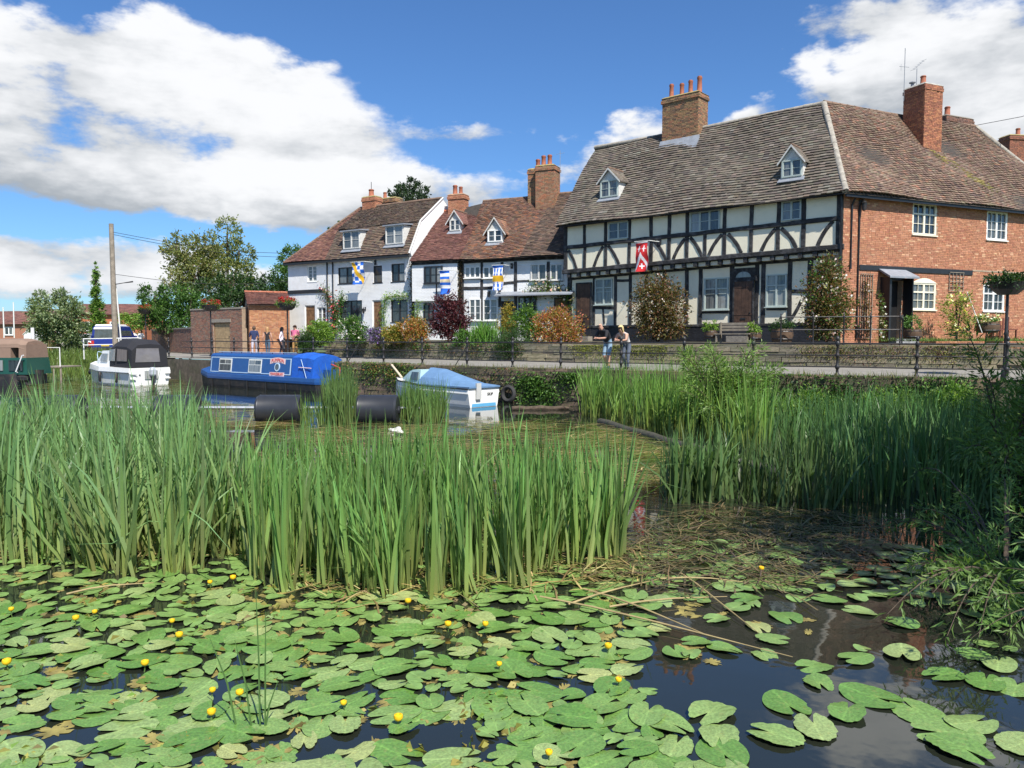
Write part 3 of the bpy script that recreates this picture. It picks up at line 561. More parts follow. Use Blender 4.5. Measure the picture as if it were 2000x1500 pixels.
# upper floor: posts, rails, panels
posts = [1103, 1142, 1183, 1229, 1272, 1307, 1342, 1415, 1467, 1520, 1569, 1634]
px_x = lambda px, py, b=0: T(px, py, b)[0]
rz = lambda x: T(1105, 484)[1]+(T(1640, 426)[1]-T(1105, 484)[1])*x/WID
bz = lambda x: T(1107, 531)[1]+(T(1638, 482)[1]-T(1107, 531)[1])*x/WID
PX = [px_x(p, 460) for p in posts]; PX[0] = .12; PX[-1] = WID-.16
for i, (a, b) in enumerate(zip(PX, PX[1:])):
    for lo, hi in ((lambda x: rz(x), lambda x: 6.1), (lambda x: bz(x), lambda x: rz(x))):
        mb = MB().col(jit((.88, .81, .62), .03, .01)); j = random.uniform(.0, .012); mb.hexa([(a, j, lo(a)), (b, j+.004, lo(b)), (b, .06, lo(b)), (a, .06, lo(a)), (a, j+.003, hi(a)), (b, j, hi(b)), (b, .06, hi(b)), (a, .06, hi(a))]); mb.build('plaster_panel', M_CREAM, TH)
for i, x in enumerate(PX):
    wd = .26 if i in (0, len(PX)-1) else .19
    beam(TH, [(x, bz(x)), (x+random.uniform(-.02, .02), rz(x))], wd, -.035, .05, 'post'); beam(TH, [(x, rz(x)), (x+random.uniform(-.02, .02), 6.12)], wd, -.035, .05, 'post')
xx = px_x(1377, 475); beam(TH, [(xx, bz(xx)), (xx, rz(xx))], .17, -.03, .05, 'post')
beam(TH, [(0, rz(0)), (WID, rz(WID))], .19, -.075, .05, 'mid_rail'); beam(TH, [(-.05, bz(0)), (WID+.05, bz(WID))], .22, -.10, .05, 'bressumer'); beam(TH, [(0, 6.03), (WID, 6.03)], .16, -.05, .05, 'wall_plate')
for a, b, bow in (((1110, 489), (1126, 526), -.12), ((1178, 481), (1160, 521), .1), ((1188, 480), (1209, 516), -.1), ((1277, 470), (1301, 508), -.12), ((1338, 466), (1315, 506), .12), ((1348, 464), (1371, 501), -.12), ((1410, 458), (1384, 499), .12), ((1422, 457), (1448, 494), -.12), ((1515, 447), (1487, 490), .14), ((1526, 446), (1555, 484), -.14), ((1627, 432), (1597, 480), .14)):
    brace(TH, T(*a), T(*b), bow*-.5, .17, -.03, .05)
for (a, b, c, d, l) in ((1189, 1228, 434, 467, 2), (1348, 1407, 412, 452, 3), (1527, 1566, 392, 430, 2)):
    x0, z1 = T(a, c); x1, _ = T(b, c); z0 = T((a+b)/2, d)[1]; z1 = T((a+b)/2, c)[1]; window(TH, x0, x1, z0, z1, 0, M_SAGE, l, 2, proud=.05, sill=False)
# jetty joists
xj = .35; 
while xj < WID-.3:
    zt = bz(xj)-.11; MB().box(xj-.09, xj+.09, -.05+random.uniform(-.02, .02), JY+.05, zt-.2, zt).build('joist', M_BEAM, TH); 
    MB().col(jit((.82, .76, .62), .04, .01)).box(xj+.1, xj+.52, .10, JY+.02, zt-.19, zt-.01).build('jetty_infill', M_CREAM, TH); xj += .62
# ground floor
gz = 0.0; top = lambda x: bz(x)-.3; PL = .62
MB().box(0, WID-.05, JY-.12, JY+.05, -.4, PL).build('plinth', mat('tarred_plinth', (.018, .019, .024), .6, var=.4, scale=4, bump=.7, bscale=14), TH)
gp = [(1113, .34), (1160, .16), (1202, .18), (1231, .18), (1262, .18), (1298, .18), (1341, .2), (1368, .2), (1429, .22), (1478, .2), (1490, .2), (1542, .2), (1581, .24), (1634, .3)]
GX = [(px_x(p, 590, JY), w) for p, w in gp]
for (a, _), (b, _) in zip(GX, GX[1:]):
    mb = MB().col(jit((.88, .81, .62), .03, .01)); mb.hexa([(a, JY, PL), (b, JY, PL), (b, JY+.05, PL), (a, JY+.05, PL), (a, JY, top(a)), (b, JY, top(b)), (b, JY+.05, top(b)), (a, JY+.05, top(a))]); mb.build('plaster_panel', M_CREAM, TH)
for i, (x, w) in enumerate(GX):
    beam(TH, [(x, PL-.1), (x, top(x)+.05)], w, JY-.04, JY+.05, 'post')
beam(TH, [(0.05, top(0)), (WID-.05, top(WID))], .24, JY-.06, JY+.05, 'girding_beam'); beam(TH, [(.05, PL), (WID-.05, PL)], .13, JY-.15, JY+.05, 'sill_beam')
def G(px, py): return T(px, py, JY)
def rail(pa, pb, py, w=.15): beam(TH, [G(pa, py), G(pb, py)], w, JY-.035, JY+.05, 'rail')
rail(1163, 1200, 601, .15); rail(1203, 1230, 548, .13); rail(1370, 1427, 609, .16); rail(1545, 1580, 569, .17); rail(1497, 1540, 604, .1)
beam(TH, [G(1178, 604), G(1180, 632)], .1, JY-.03, JY+.05, 'post'); brace(TH, G(1566, 585), G(1546, 622), .03, .15, JY-.03, JY+.05); brace(TH, G(1583, 560), G(1612, 612), .05, .15, JY-.03, JY+.05)
for a, b, c, d in ((1163, 1197, 545, 595), (1376, 1424, 543, 605), (1497, 1537, 536, 599)):
    x0, x1 = G(a, 570)[0], G(b, 570)[0]; z0, z1 = G((a+b)/2, d)[1], G((a+b)/2, c)[1]; window(TH, x0, x1, z0, z1, JY-.01, M_SAGE, 2, 2, bars=0, transom=z0+(z1-z0)*.66, proud=.06, glass=M_GL2)
for a, b, c, m in ((1127, 1157, 552, M_OAKD), (1433, 1474, 547, M_OAKD)):
    x0, x1 = G(a, 600)[0], G(b, 600)[0]; z1 = G((a+b)/2, c)[1]; door(TH, x0, x1, .12, z1, JY-.08, m, M_BEAM); MB().box(x0-.1, x1+.1, JY-.55, JY-.1, -.2, .11).build('doorstep', M_STONE if 0 else M_GRAVEL, TH)
x0, x1 = G(1430, 540)[0], G(1477, 540)[0]; z = G(1453, 547)[1]
MB().prism([(x0, z), (x1, z), (x1, z+.55), (x0, z+.55)], JY-.06, JY+.04).build('door_head', M_BEAM, TH); MB().prism([((x0+x1)/2+.36*math.cos(math.pi*k/10), z+.12+.26*math.sin(math.pi*k/10)) for k in range(11)], JY-.075, JY-.05).build('fanlight', M_GL2, TH)
# chimney on the ridge
cx0, cz1 = T(1294, 192, 2.7); cx1, _ = T(1364, 188, 2.7)
chimney(TH, cx0, cx1, 2.7, 3.75, 8.9, cz1, BRKY, [(cx0+.3, 3.1, .13, .75), (cx0+.85, 3.2, .13, .7), (cx0+1.4, 3.1, .13, .72), (cx0+1.85, 3.2, .14, .85)], capc=(.30, .24, .10))
MB().hexa([(cx0-.1, 2.35, 9.55), (cx1+.1, 2.35, 9.55), (cx1+.1, 2.72, 10.04), (cx0-.1, 2.72, 10.04), (cx0-.1, 2.33, 9.63), (cx1+.1, 2.33, 9.63), (cx1+.1, 2.69, 10.3), (cx0-.1, 2.69, 10.3)]).build('flashing', M_LEAD, TH)
# rainwater pipe at the corner
MB().tube([(WID-.05, -.12, 5.9), (WID-.02, -.12, 3.2), (WID-.02, .1, 2.9), (WID-.02, JY-.16, 2.7), (WID-.02, JY-.16, 0)], .05, 8).build('drainpipe', M_DKPAINT, TH)
def wall_lamp(parent, x, y, z, s=1.0):
    mb = MB().box(x-.03*s, x+.03*s, y-.02, y, z-.08*s, z+.12*s); mb.tube([(x, y-.02, z+.08*s), (x, y-.16*s, z+.1*s), (x, y-.16*s, z+.02*s)], .012*s, 6); mb.lathe([(.02*s, .06*s), (.09*s, .0), (.075*s, -.02*s), (.055*s, -.2*s), (.02*s, -.22*s)], (x, y-.16*s, z), 8); return mb.build('wall_lamp', IRON, parent)
q = G(1481, 540); wall_lamp(TH, q[0], JY-.05, q[1])
# ------------------------------------------------------------------ brick cottage
BH = empty('brick_cottage', (13.77, 32.5, 2.5), math.atan2(.401, .916), 'orange brick cottage with brown tiled roof and white casements at right', 'house'); Bf = Frame(BH); BW = 15.3
TILB = [(.205, .135, .098), (.185, .12, .088), (.225, .155, .11), (.165, .105, .08), (.21, .16, .11)]*3+[(.28, .15, .10), (.13, .09, .075)]
MOSS = [(.20, .17, .05), (.24, .19, .06), (.16, .13, .06)]
wl = {}
for k, (a, b, c, d) in dict(A=(1783, 1830, 398, 459), B=(1928, 1968, 414, 469), C=(1782, 1828, 553, 605), D=(1921, 1962, 556, 608), P=(1727, 1762, 548, 662)).items():
    m = (a+b)/2; wl[k] = (Bf(a, c)[0], Bf(b, c)[0], Bf(m, d)[1], Bf(m, c)[1])
wl['P'] = (*wl['P'][:2], -.1, wl['P'][3]); ops = list(wl.values())
mb = MB(); wall_open(mb, 0, BW, -.5, 6.0, 0, .3, ops); mb.box(0, BW, .3, 6.6, -.5, 6.0); mb.build('wall', M_MORTAR, BH)
bricks(BH, [((0, 0, -.5), (1, 0, 0), (0, -1, 0), BW, 6.45)], BRK*3+[(.60, .34, .20)], ops=[(a, b, c+.5, d+.5) for a, b, c, d in ops])
for k, m, gl in (('A', M_CPAINT, M_GL), ('B', M_WPAINT, M_GL), ('C', M_CPAINT, M_GL2), ('D', M_WPAINT, M_GL)):
    a, b, c, d = wl[k]; window(BH, a, b, c, d, .07, m, 2, 3, bars=1, transom=c+(d-c)*.66 if k in 'ACD' else None, fw=.07, proud=.07, glass=gl, arch=0)
    if k in 'CD': MB().prism([(a, d), (b, d)]+[(b-(b-a)*i/10, d+.02+.2*math.sin(math.pi*i/10)) for i in range(11)], -.025, .02).build('arch_head', m, BH)
    if k == 'A': MB().box(a, b, -.02, .03, d, d+.22).build('head_board', m, BH)
x0, z0 = Bf(1678, 516); x1, z1 = Bf(1898, 529); MB().box(x0, x1, -.05, 0, z0-.24, z0-.02).build('band_board', M_DKPAINT, BH)
MB().box(x1, BW, -.03, 0, z1-.02, z1+.05).build('string_course', M_MORTAR, BH)
# open porch
a, b, c, d = wl['P']; a -= .12; b += .05
po = MB().box(a-.12, a, -.5, -.02, -.25, d+.1).box(b, b+.06, -.5, -.02, -.25, d+.1).box(a-.12, b+.06, -.03, .0, d, d+.12).build('porch', M_DKPAINT, BH)
MB().hexa([(a-.35, -.7, d+.05), (b+.16, -.7, d+.05), (b+.1, .0, d+.42), (a-.25, .0, d+.42), (a-.35, -.7, d+.13), (b+.16, -.7, d+.13), (b+.1, .0, d+.5), (a-.25, .0, d+.5)]).build('canopy', M_LEAD, po)
MB().box(a, b, -.8, -.1, -.3, -.02).build('doorstep', mat('step_stone', (.3, .3, .31), .8, var=.2), po); MB().box(a, b, .22, .28, -.1, d).build('door', mat('dark_door', (.012, .012, .013), .5), po)
nB = Vector((0, -(10.85-6.0), 3.7)).normalized()
def mossy(x, v): return MOSS if (abs(x-7.6+(v-3.2)*.9) < .45+.2*math.sin(v*5) and .9 < v < 3.6 and random.random() < .6) else None
slope(BH, -.25, 15.7, -.4, 6.0, 2.1, 12.4, 3.3, 10.85, .20, .125, TILB, sag=.06, patch=mossy)
deck(BH, [(-.25, -.4, 5.93), (15.7, -.4, 5.93), (12.4, 3.3, 10.78), (2.1, 3.3, 10.78), (15.7, 7, 5.93), (0, 7, 5.93)], [(0, 1, 2, 3), (1, 4, 2), (3, 2, 4, 5)], 'roof')
ridge(BH, (2.1, 3.3, 10.87), (12.4, 3.3, 10.87), .11, sag=.08); ridge(BH, (15.65, -.35, 6.05), (12.4, 3.3, 10.88), .12, RSTONE, 14, 'hip_tile')
MB().box(-.2, 15.6, -.34, -.26, 5.82, 5.93).build('gutter', M_DKPAINT, BH)
for px in (1661, 1676): x = Bf(px, 450)[0]; MB().tube([(x, -.2, 5.8), (x, -.06, 5.55), (x, -.06, 2.9 if px == 1661 else 0)], .045, 8).build('drainpipe', M_DKPAINT, BH)
x, z = Bf(1679, 398); wall_lamp(BH, x, 0, z, 1.5)
# its chimneys
h = Bf.hit(1822, 292, (0, -.4, 6.0), nB); x0, zt = Bf(1807, 160, h.y); x1, _ = Bf(1842, 162, h.y)
ch = chimney(BH, x0, x1, h.y, h.y+1.15, h.z-.3, zt, [(.36, .14, .075), (.31, .12, .07), (.42, .18, .09), (.25, .10, .06)], [(x0+.3, h.y+.35, .14, .42)], corbel=.03, capc=(.36, .34, .29))
MB().lathe([(.07, 0), (.07, .2), (.15, .22), (.15, .26), (.02, .3)], (x0+.2, h.y+.85, zt), 8).build('cowl', M_LEAD, ch)
for (ax, ay, hh) in ((x0-.05, h.y+1.1, 1.9), (x0+.35, h.y+.75, .9)):
    mb = MB().tube([(ax, ay, zt-.6), (ax, ay, zt+hh)], .016, 5)
    if hh > 1: mb.tube([(ax-.35, ay, zt+hh-.9), (ax+.3, ay, zt+hh-.85)], .01, 4).tube([(ax-.12, ay-.1, zt+hh-.12), (ax+.12, ay+.1, zt+hh-.1)], .01, 4).tube([(ax-.3, ay-.05, zt+hh-1.1), (ax-.3, ay-.05, zt+hh-.8)], .008, 4)
    else:
        mb.tube([(ax-.25, ay, zt+hh-.1), (ax+.45, ay, zt+hh+.45)], .012, 4)
        for k in range(6): t = k/5; mb.tube([(ax-.25+.7*t, ay-.15, zt+hh-.1+.55*t), (ax-.25+.7*t, ay+.15, zt+hh-.1+.55*t)], .006, 4)
    mb.build('aerial', M_LEAD, ch)
x0, zt = Bf(1845, 224, 3.6); x1, _ = Bf(1897, 228, 3.6); chimney(BH, x0, x1, 3.5, 4.2, 10.0, zt, [(.16, .09, .07), (.12, .075, .06), (.2, .1, .07)], [(x0+.45, 3.8, .15, .5)], corbel=.05, capc=(.2, .17, .13))
# ------------------------------------------------------------------ mansard white cottage
H1 = empty('white_mansard_cottage', (-15.1, 52.5, 2.4), math.atan2(-.533, .846), 'white painted brick cottage pair with dark mansard roof and flat-topped dormers', 'house'); A = Frame(H1)
L1 = 10.7; XB = 10.7-6.95
TIL1 = [(.125, .085, .065), (.15, .10, .07), (.10, .07, .06), (.17, .12, .085), (.14, .11, .08)]; TILR = [(.22, .105, .075), (.19, .09, .07), (.25, .13, .09), (.16, .08, .065)]
def O1(a, b, c, d): m = (a+b)/2; return (A(a, c)[0], A(b, c)[0], A(m, d)[1], A(m, c)[1])
win1 = dict(a=(600, 618, 519, 550), b=(660, 693, 522, 554), c=(729, 746, 519, 552), d=(764, 790, 515, 550), e=(619, 636, 600, 634), f=(662, 707, 587, 630), g=(763, 796, 585, 629)); W1 = {k: O1(*v) for k, v in win1.items()}
drs = {'1': (*O1(595, 615, 596, 640)[:2], 0, O1(595, 615, 596, 640)[3]), '2': (*O1(727, 746, 586, 640)[:2], 0, O1(727, 746, 586, 640)[3])}
mb = MB(); wall_open(mb, 0, L1, -.5, 5.2, 0, .3, [*W1.values(), *drs.values()]); mb.box(.0, L1, .3, 6.2, -.5, 5.2); mb.build('wall', M_WHITE, H1)
for k, v in W1.items():
    m = M_WPAINT if k in 'ae' else M_DKPAINT; window(H1, *v, .1, m, 2 if k != 'c' else 1, 4 if k in 'a' else (3 if k == 'e' else 2), bars=1 if k == 'f' else 0, fw=.06, proud=.05, glass=M_GL if k in 'fc' else None)
for v in drs.values(): door(H1, *v, .1, M_OAK, M_WPAINT, 4)
x0, z0 = A(565, 567); x1, z1 = A(631, 567); MB().box(-.02, x1, -.06, 0, z0-.25, z0-.02).build('band_board', M_DKPAINT, H1)
for px in (640, 651): x = A(px, 530)[0]; MB().tube([(x, -.1, 5.1), (x, -.06, 4.8), (x, -.06, 0)], .045, 8).build('drainpipe', M_DKPAINT, H1)
wall_lamp(H1, *[A(714, 604)[0], 0, A(714, 604)[1]], 1.2)
n1 = Vector((0, -2.05, 1.14)).normalized(); cuts = [dormer(H1, A, (0, -.25, 5.15), n1, 671, 703, 452, 487, 452, M_GREYW, TIL1, M_GREYW, gable=False), dormer(H1, A, (0, -.25, 5.15), n1, 754, 788, 441, 478, 441, M_GREYW, TIL1, M_GREYW, gable=False)]
slope(H1, XB, L1+.05, -.25, 5.15, XB+.1, L1+.05, .89, 7.2, .20, .125, TIL1, cuts, sag=.025)
slope(H1, XB+.1, L1+.05, .80, 7.2, XB+.1, L1+.05, 3.1, 8.9, .20, .125, TIL1, sag=.03)
slope(H1, -.2, XB, -.25, 5.15, XB, XB+.12, 3.1, 8.9, .20, .125, TILR, sag=.03)
deck(H1, [(XB, -.25, 5.1), (L1, -.25, 5.1), (L1, .85, 7.1), (XB, .85, 7.1), (L1, 3.1, 8.82), (XB, 3.1, 8.82), (L1, 6.4, 5.1), (XB, 6.4, 5.1), (-.2, -.25, 5.1), (-.2, 6.4, 5.1)], [(0, 1, 2, 3), (3, 2, 4, 5), (5, 4, 6, 7), (8, 0, 5), (8, 5, 9), (9, 5, 7)], 'roof')
gp_ = [(0, 5.0), (6.2, 5.0), (5.35, 7.2), (3.1, 8.86), (.86, 7.2), (-.1, 5.2)]
MB().add([(L1+.04, y, z) for y, z in gp_]+[(L1-.2, y, z) for y, z in gp_], [tuple(range(6)), tuple(reversed(range(6, 12)))]+[((i+1) % 6, i, i+6, (i+1) % 6+6) for i in range(6)]).build('gable', mat('white_render', (.82, .82, .82), .85, var=.06, bump=.2), H1)
MB().box(L1+.0, L1+.03, .01, 6.2, 0, 5.0).build('gable_base', M_WHITE, H1)
for a, b in (((-.26, 5.17), (.84, 7.24)), ((.84, 7.24), (3.1, 8.95))): MB().tube([(L1+.05, a[0], a[1]), (L1+.05, b[0], b[1])], .06, 6).build('verge', M_GREYW, H1)
ridge(H1, (XB, 3.1, 8.93), (L1, 3.1, 8.93), .1); ridge(H1, (-.15, -.2, 5.2), (XB, 3.1, 8.95), .09, None, 11, 'hip_tile'); MB().box(-.15, L1, -.32, -.24, 4.98, 5.1).build('gutter', M_DKPAINT, H1)
x0, zt = A(707, 385, 2.9); x1, _ = A(732, 383, 2.9); c = chimney(H1, x0, x1, 2.9, 3.6, 7.8, zt, BRK, [((x0+x1)/2, 3.2, .2, .5)], corbel=.04); MB().tube([((x0+x1)/2, 3.2, zt+.4), ((x0+x1)/2, 3.2, zt+1.0)], .02, 5).build('weather_vane', IRON, c)
x0, zt = A(741, 388, 4.2); x1, _ = A(772, 386, 4.2); chimney(H1, x0, x1, 4.2, 4.9, 7.0, zt, BRKY, [(x0+.25, 4.5, .14, .45)], corbel=.05)
# ------------------------------------------------------------------ red-roofed cottage row in the middle
H2 = empty('red_roofed_cottage', (-5.8, 46.3, 2.4), math.atan2(-.4026, .915), 'low white cottage row with dark timbers and patchy red tiled roof', 'house'); Cq = Frame(H2); L2 = 10.2
def O2(a, b, c, d, bb=0): m = (a+b)/2; return (Cq(a, c, bb)[0], Cq(b, c, bb)[0], Cq(m, d, bb)[1], Cq(m, c, bb)[1])
E2 = 4.6; MB().box(0, L2, 0, 6.6, -.4, E2).build('wall', M_WHITE, H2)
x0, x1, z0, z1 = O2(813, 897, 516, 588); MB().box(.0, x1, -.28, -.001, z0, E2-.02).build('jettied_bay', M_WHITE, H2)
W2 = [((829, 865, 520, 553), M_DKPAINT, 3, 2, -.28), ((908, 939, 521, 543), M_WPAINT, 3, 1, 0), ((944, 980, 521, 543), M_WPAINT, 3, 1, 0), ((1037, 1068, 516, 547), M_GREYW, 2, 1, 0), ((1075, 1100, 516, 547), M_GREYW, 2, 1, 0), ((917, 940, 584, 626), M_WPAINT, 2, 3, 0), ((944, 973, 584, 626), M_WPAINT, 2, 3, 0), ((1013, 1048, 580, 606), M_DKPAINT, 3, 2, 0), ((828, 848, 592, 625), M_DKPAINT, 2, 2, 0)]
for v, m, l, r, y in W2: window(H2, *O2(*v, y), y-.012, m, l, r, proud=.05, fw=.055)
for a, b, c, m in ((980, 1003, 588, M_OAKD), (1083, 1111, 581, M_OAK)): v = O2(a, b, c, 640); door(H2, v[0], v[1], 0, v[3], -.03, m, M_BEAM, 4)
def b2(pts, w=.17, y=-.04): beam(H2, [Cq(*p) for p in pts], w, y, .03, 'timber')
for px, a, b in ((903, 512, 650), (941, 512, 650), (1007, 511, 650), (1071, 511, 575), (981, 512, 530), (976, 565, 600)): b2([(px, a), (px, b)], .2 if px in (903, 1007) else .16)
b2([(903, 544), (982, 544)], .1, -.03); b2([(903, 563), (982, 562)], .17, -.035); b2([(981, 554), (1007, 551)], .15, -.035); b2([(1007, 549), (1100, 548)], .1, -.03); b2([(975, 576), (1112, 574)], .14, -.12); x = Cq(853, 560, -.28)[0]; beam(H2, [(x, z0), (x, E2-.9)], .07, -.31, -.27, 'timber')
beam(H2, [(0, E2-.06), (L2, E2-.06)], .24, -.06, .03, 'wall_plate'); beam(H2, [(0, E2-.06), (x1, E2-.06)], .24, -.34, -.03, 'wall_plate')
MB().hexa([(Cq(975, 576)[0], -.7, Cq(975, 580)[1]), (L2-.1, -.7, Cq(975, 580)[1]), (L2-.1, 0, Cq(975, 572)[1]), (Cq(975, 576)[0], 0, Cq(975, 572)[1]), (Cq(975, 576)[0], -.7, Cq(975, 580)[1]+.06), (L2-.1, -.7, Cq(975, 580)[1]+.06), (L2-.1, 0, Cq(975, 572)[1]+.06), (Cq(975, 576)[0], 0, Cq(975, 572)[1]+.06)]).build('porch_roof', M_LEAD, H2)
x, z = Cq(957, 572); wall_lamp(H2, x, 0, z, 1.1); MB().box(x1+.05, x1+.12, -.1, 0, 0, E2).build('drainpipe', M_DKPAINT, H2)
YR2 = 3.6; zA = Cq(925, 409, YR2)[1]; zB = Cq(985, 391, YR2)[1]; zC = Cq(1115, 377, YR2)[1]; XA = Cq(905, 512)[0]; XC = Cq(1022, 507)[0]; XA2 = Cq(944, 400, YR2)[0]
TA = [(.19, .088, .068), (.17, .078, .062), (.21, .10, .075), (.155, .073, .06)]; TBp = [(.20, .108, .074), (.165, .09, .066), (.23, .125, .08), (.135, .08, .062), (.26, .12, .066), (.18, .12, .082)]; TC = [(.15, .10, .075), (.12, .085, .065), (.18, .12, .085), (.105, .075, .06)]
def nrm(zr): return Vector((0, -(zr-E2), YR2+.45)).normalized()
c1 = [dormer(H2, Cq, (0, -.45, E2), nrm(zA), 879, 899, 429, 451, 411, M_GREYW, TA, M_GREYW, wide=.2)]; c2 = [dormer(H2, Cq, (0, -.45, E2), nrm(zB), 953, 981, 449, 473, 425, M_WPAINT, TBp, M_GREYW, wide=.2)]
slope(H2, -.1, XA, -.45, E2, .0, XA2, YR2, zA, .19, .12, TA, c1, sag=.02); slope(H2, XA, XC, -.45, E2, XA2, XC+.5, YR2, zB, .19, .12, TBp, c2, sag=.06); slope(H2, XC, L2, -.45, E2, XC+.5, L2, YR2, zC, .19, .12, TC, sag=.05)
deck(H2, [(0, -.45, E2-.05), (L2, -.45, E2-.05), (L2, YR2, zC-.08), (XA2, YR2, zB-.08), (0, YR2, zA-.08), (L2, 7, E2-.05), (0, 7, E2-.05)], [(0, 1, 2, 3, 4), (4, 3, 2, 5, 6)], 'roof')
ridge(H2, (0, YR2, zA+.02), (XA2, YR2, zA+.02), .1, M_TERRA); ridge(H2, (XA2, YR2, zB+.02), (XC+.5, YR2, zB+.04), .1); ridge(H2, (XC+.5, YR2, zC), (L2, YR2, zC), .1)
x0, zt = Cq(875, 380, 3.3); x1, _ = Cq(905, 380, 3.3); c = chimney(H2, x0, x1, 3.3, 4.0, 6.5, zt, BRK, [(x0+.35, 3.6, .16, .6), (x0+.7, 3.7, .13, .5)], corbel=.05, capc=(.34, .2, .12))
x0, zt = Cq(1031, 330, 3.1); xm, _ = Cq(1051, 330, 3.1); c = chimney(H2, x0, xm+.3, 3.1, 4.2, 6.8, zt, BRKY, [(x0+.45, 3.6, .15, .62)], corbel=.04)
x1, zt2 = Cq(1082, 320, 2.7); c = chimney(H2, xm, x1, 2.7, 3.7, 6.2, zt2, [(.30, .18, .10), (.26, .14, .085), (.34, .2, .12), (.4, .17, .09)], [(xm+.35, 3.1, .15, .62), (xm+.7, 3.2, .15, .66)], corbel=.05)
MB().box(xm-.08, x1+.08, 2.55, 2.75, 6.9, 7.4).build('flashing', M_LEAD, c); MB().tube([(x1+.12, 3.4, zt2-1), (x1+.12, 3.4, zt2+.9)], .015, 5).tube([(x1-.15, 3.4, zt2+.7), (x1+.4, 3.4, zt2+.75)], .008, 4).build('aerial', M_LEAD, c)
# ------------------------------------------------------------------ brick outbuilding and garden wall
q = at_y(488, 660, 49.5); OB = empty('brick_outbuilding', (q.x, q.y, 1.4), math.atan2(.4, .92), 'small brick outbuilding with red tiled roof beside the white house', 'building'); D = Frame(OB)
xr = D(566, 640)[0]; zt = D(480, 594)[1]; 
mb = MB(); mb.box(0, xr, 0, 3.2, -.3, zt); mb.build('wall', M_MORTAR, OB); bricks(OB, [((0, 0, -.2), (1, 0, 0), (0, -1, 0), xr, zt+.2), ((0, 3.2, -.2), (0, -1, 0), (-1, 0, 0), 3.2, zt+.2)], [(.45, .21, .10), (.40, .17, .08), (.5, .25, .13), (.35, .15, .08)])
zrd = D(500, 571, 1.6)[1]; slope(OB, -.15, xr+.1, -.25, zt-.03, -.15, xr+.1, 1.6, zrd, .19, .12, TA); deck(OB, [(-.15, -.25, zt-.08), (xr+.1, -.25, zt-.08), (xr+.1, 1.6, zrd-.06), (-.15, 1.6, zrd-.06), (xr+.1, 3.4, zt-.08), (-.15, 3.4, zt-.08)], [(0, 1, 2, 3), (3, 2, 4, 5)], 'roof')
MB().add([(-.02, 0, zt), (-.02, 3.2, zt), (-.02, 1.6, zrd-.07), (.1, 0, zt), (.1, 3.2, zt), (.1, 1.6, zrd-.07)], [(0, 1, 2), (5, 4, 3), (0, 2, 5, 3)]).build('gable', M_MORTAR, OB); ridge(OB, (-.15, 1.6, zrd+.02), (xr+.1, 1.6, zrd+.02), .09, M_TERRA)
OLD = [(.27, .13, .09), (.22, .12, .09), (.31, .16, .11), (.24, .17, .13), (.19, .12, .09)]
def garden_wall(pa, Ya, pb, Yb, za, zb, z0, label, dr=None):
    a, b = at_y(pa, 640, Ya), at_y(pb, 640, Yb); d = b-a; d.z = 0; L = d.length; o = empty('garden_wall', (a.x, a.y, z0), math.atan2(d.y, d.x), label, 'wall'); f = Frame(o); H0, H1_ = za-z0, zb-z0; ops = []
    if dr: x0, x1, zz = f(dr[0], 640)[0], f(dr[1], 640)[0], f(dr[0], dr[2])[1]; ops = [(x0, x1, -.5, zz)]
    H = max(H0, H1_); mb = MB(); wall_open(mb, 0, L, -.4, H, 0, .35, ops); mb.build('wall_core', M_MORTAR, o); bricks(o, [((0, 0, 0), (1, 0, 0), (0, -1, 0), L, H)], OLD, ops=ops)
    MB().box(-.02, L+.02, -.05, .4, H, H+.1).build('coping', M_GRAVEL, o)
    if dr: door(o, x0, x1, 0, zz, .1, mat('pale_plank', (.34, .24, .13), .8, var=.3, scale=4), M_OAK, 3, letter=False); MB().box(x0-.12, x1+.12, -.06, .0, zz, zz+.22).build('lintel', M_GRAVEL, o)
    return o
garden_wall(373, 53.5, 473, 50, at_y(373, 612, 53.5).z, at_y(420, 605, 52).z, 1.55, 'old red brick garden wall with a pale plank door', (417, 449, 630))
garden_wall(296, 66, 373, 54, 0, at_y(372, 642, 54).z, 1.5, 'lower stretch of rough brick garden wall under the hedge')
# neighbour behind the brick cottage
q = at_y(1955, 400, 47); NH = empty('neighbour_house', (q.x, 47, 2.5), .15, 'roof and brick chimney of a house showing behind the brick cottage at far right', 'house'); Nh = Frame(NH)
MB().box(0, 11, 0, 7, -.5, 6.2).build('wall', M_MORTAR, NH); zq = Nh(1990, 312, 3.5)[1]; slope(NH, -.2, 11.2, -.4, 6.1, -.2, 11.2, 3.5, zq, .22, .14, TC); deck(NH, [(-.2, -.4, 6.04), (11.2, -.4, 6.04), (11.2, 3.5, zq-.06), (-.2, 3.5, zq-.06), (11.2, 7.4, 6.04), (-.2, 7.4, 6.04)], [(0, 1, 2, 3), (3, 2, 4, 5)], 'roof'); MB().add([(-.01, 0, 6.2), (-.01, 7, 6.2), (-.01, 3.5, zq-.1)], [(0, 1, 2)]).build('gable', M_MORTAR, NH)
x0, zt = Nh(1973, 262, 2.6); chimney(NH, x0, x0+1.6, 2.6, 3.5, 8.5, zt, [(.30, .12, .07), (.25, .10, .06), (.2, .09, .06)], [(x0+.9, 3, .15, .5)])
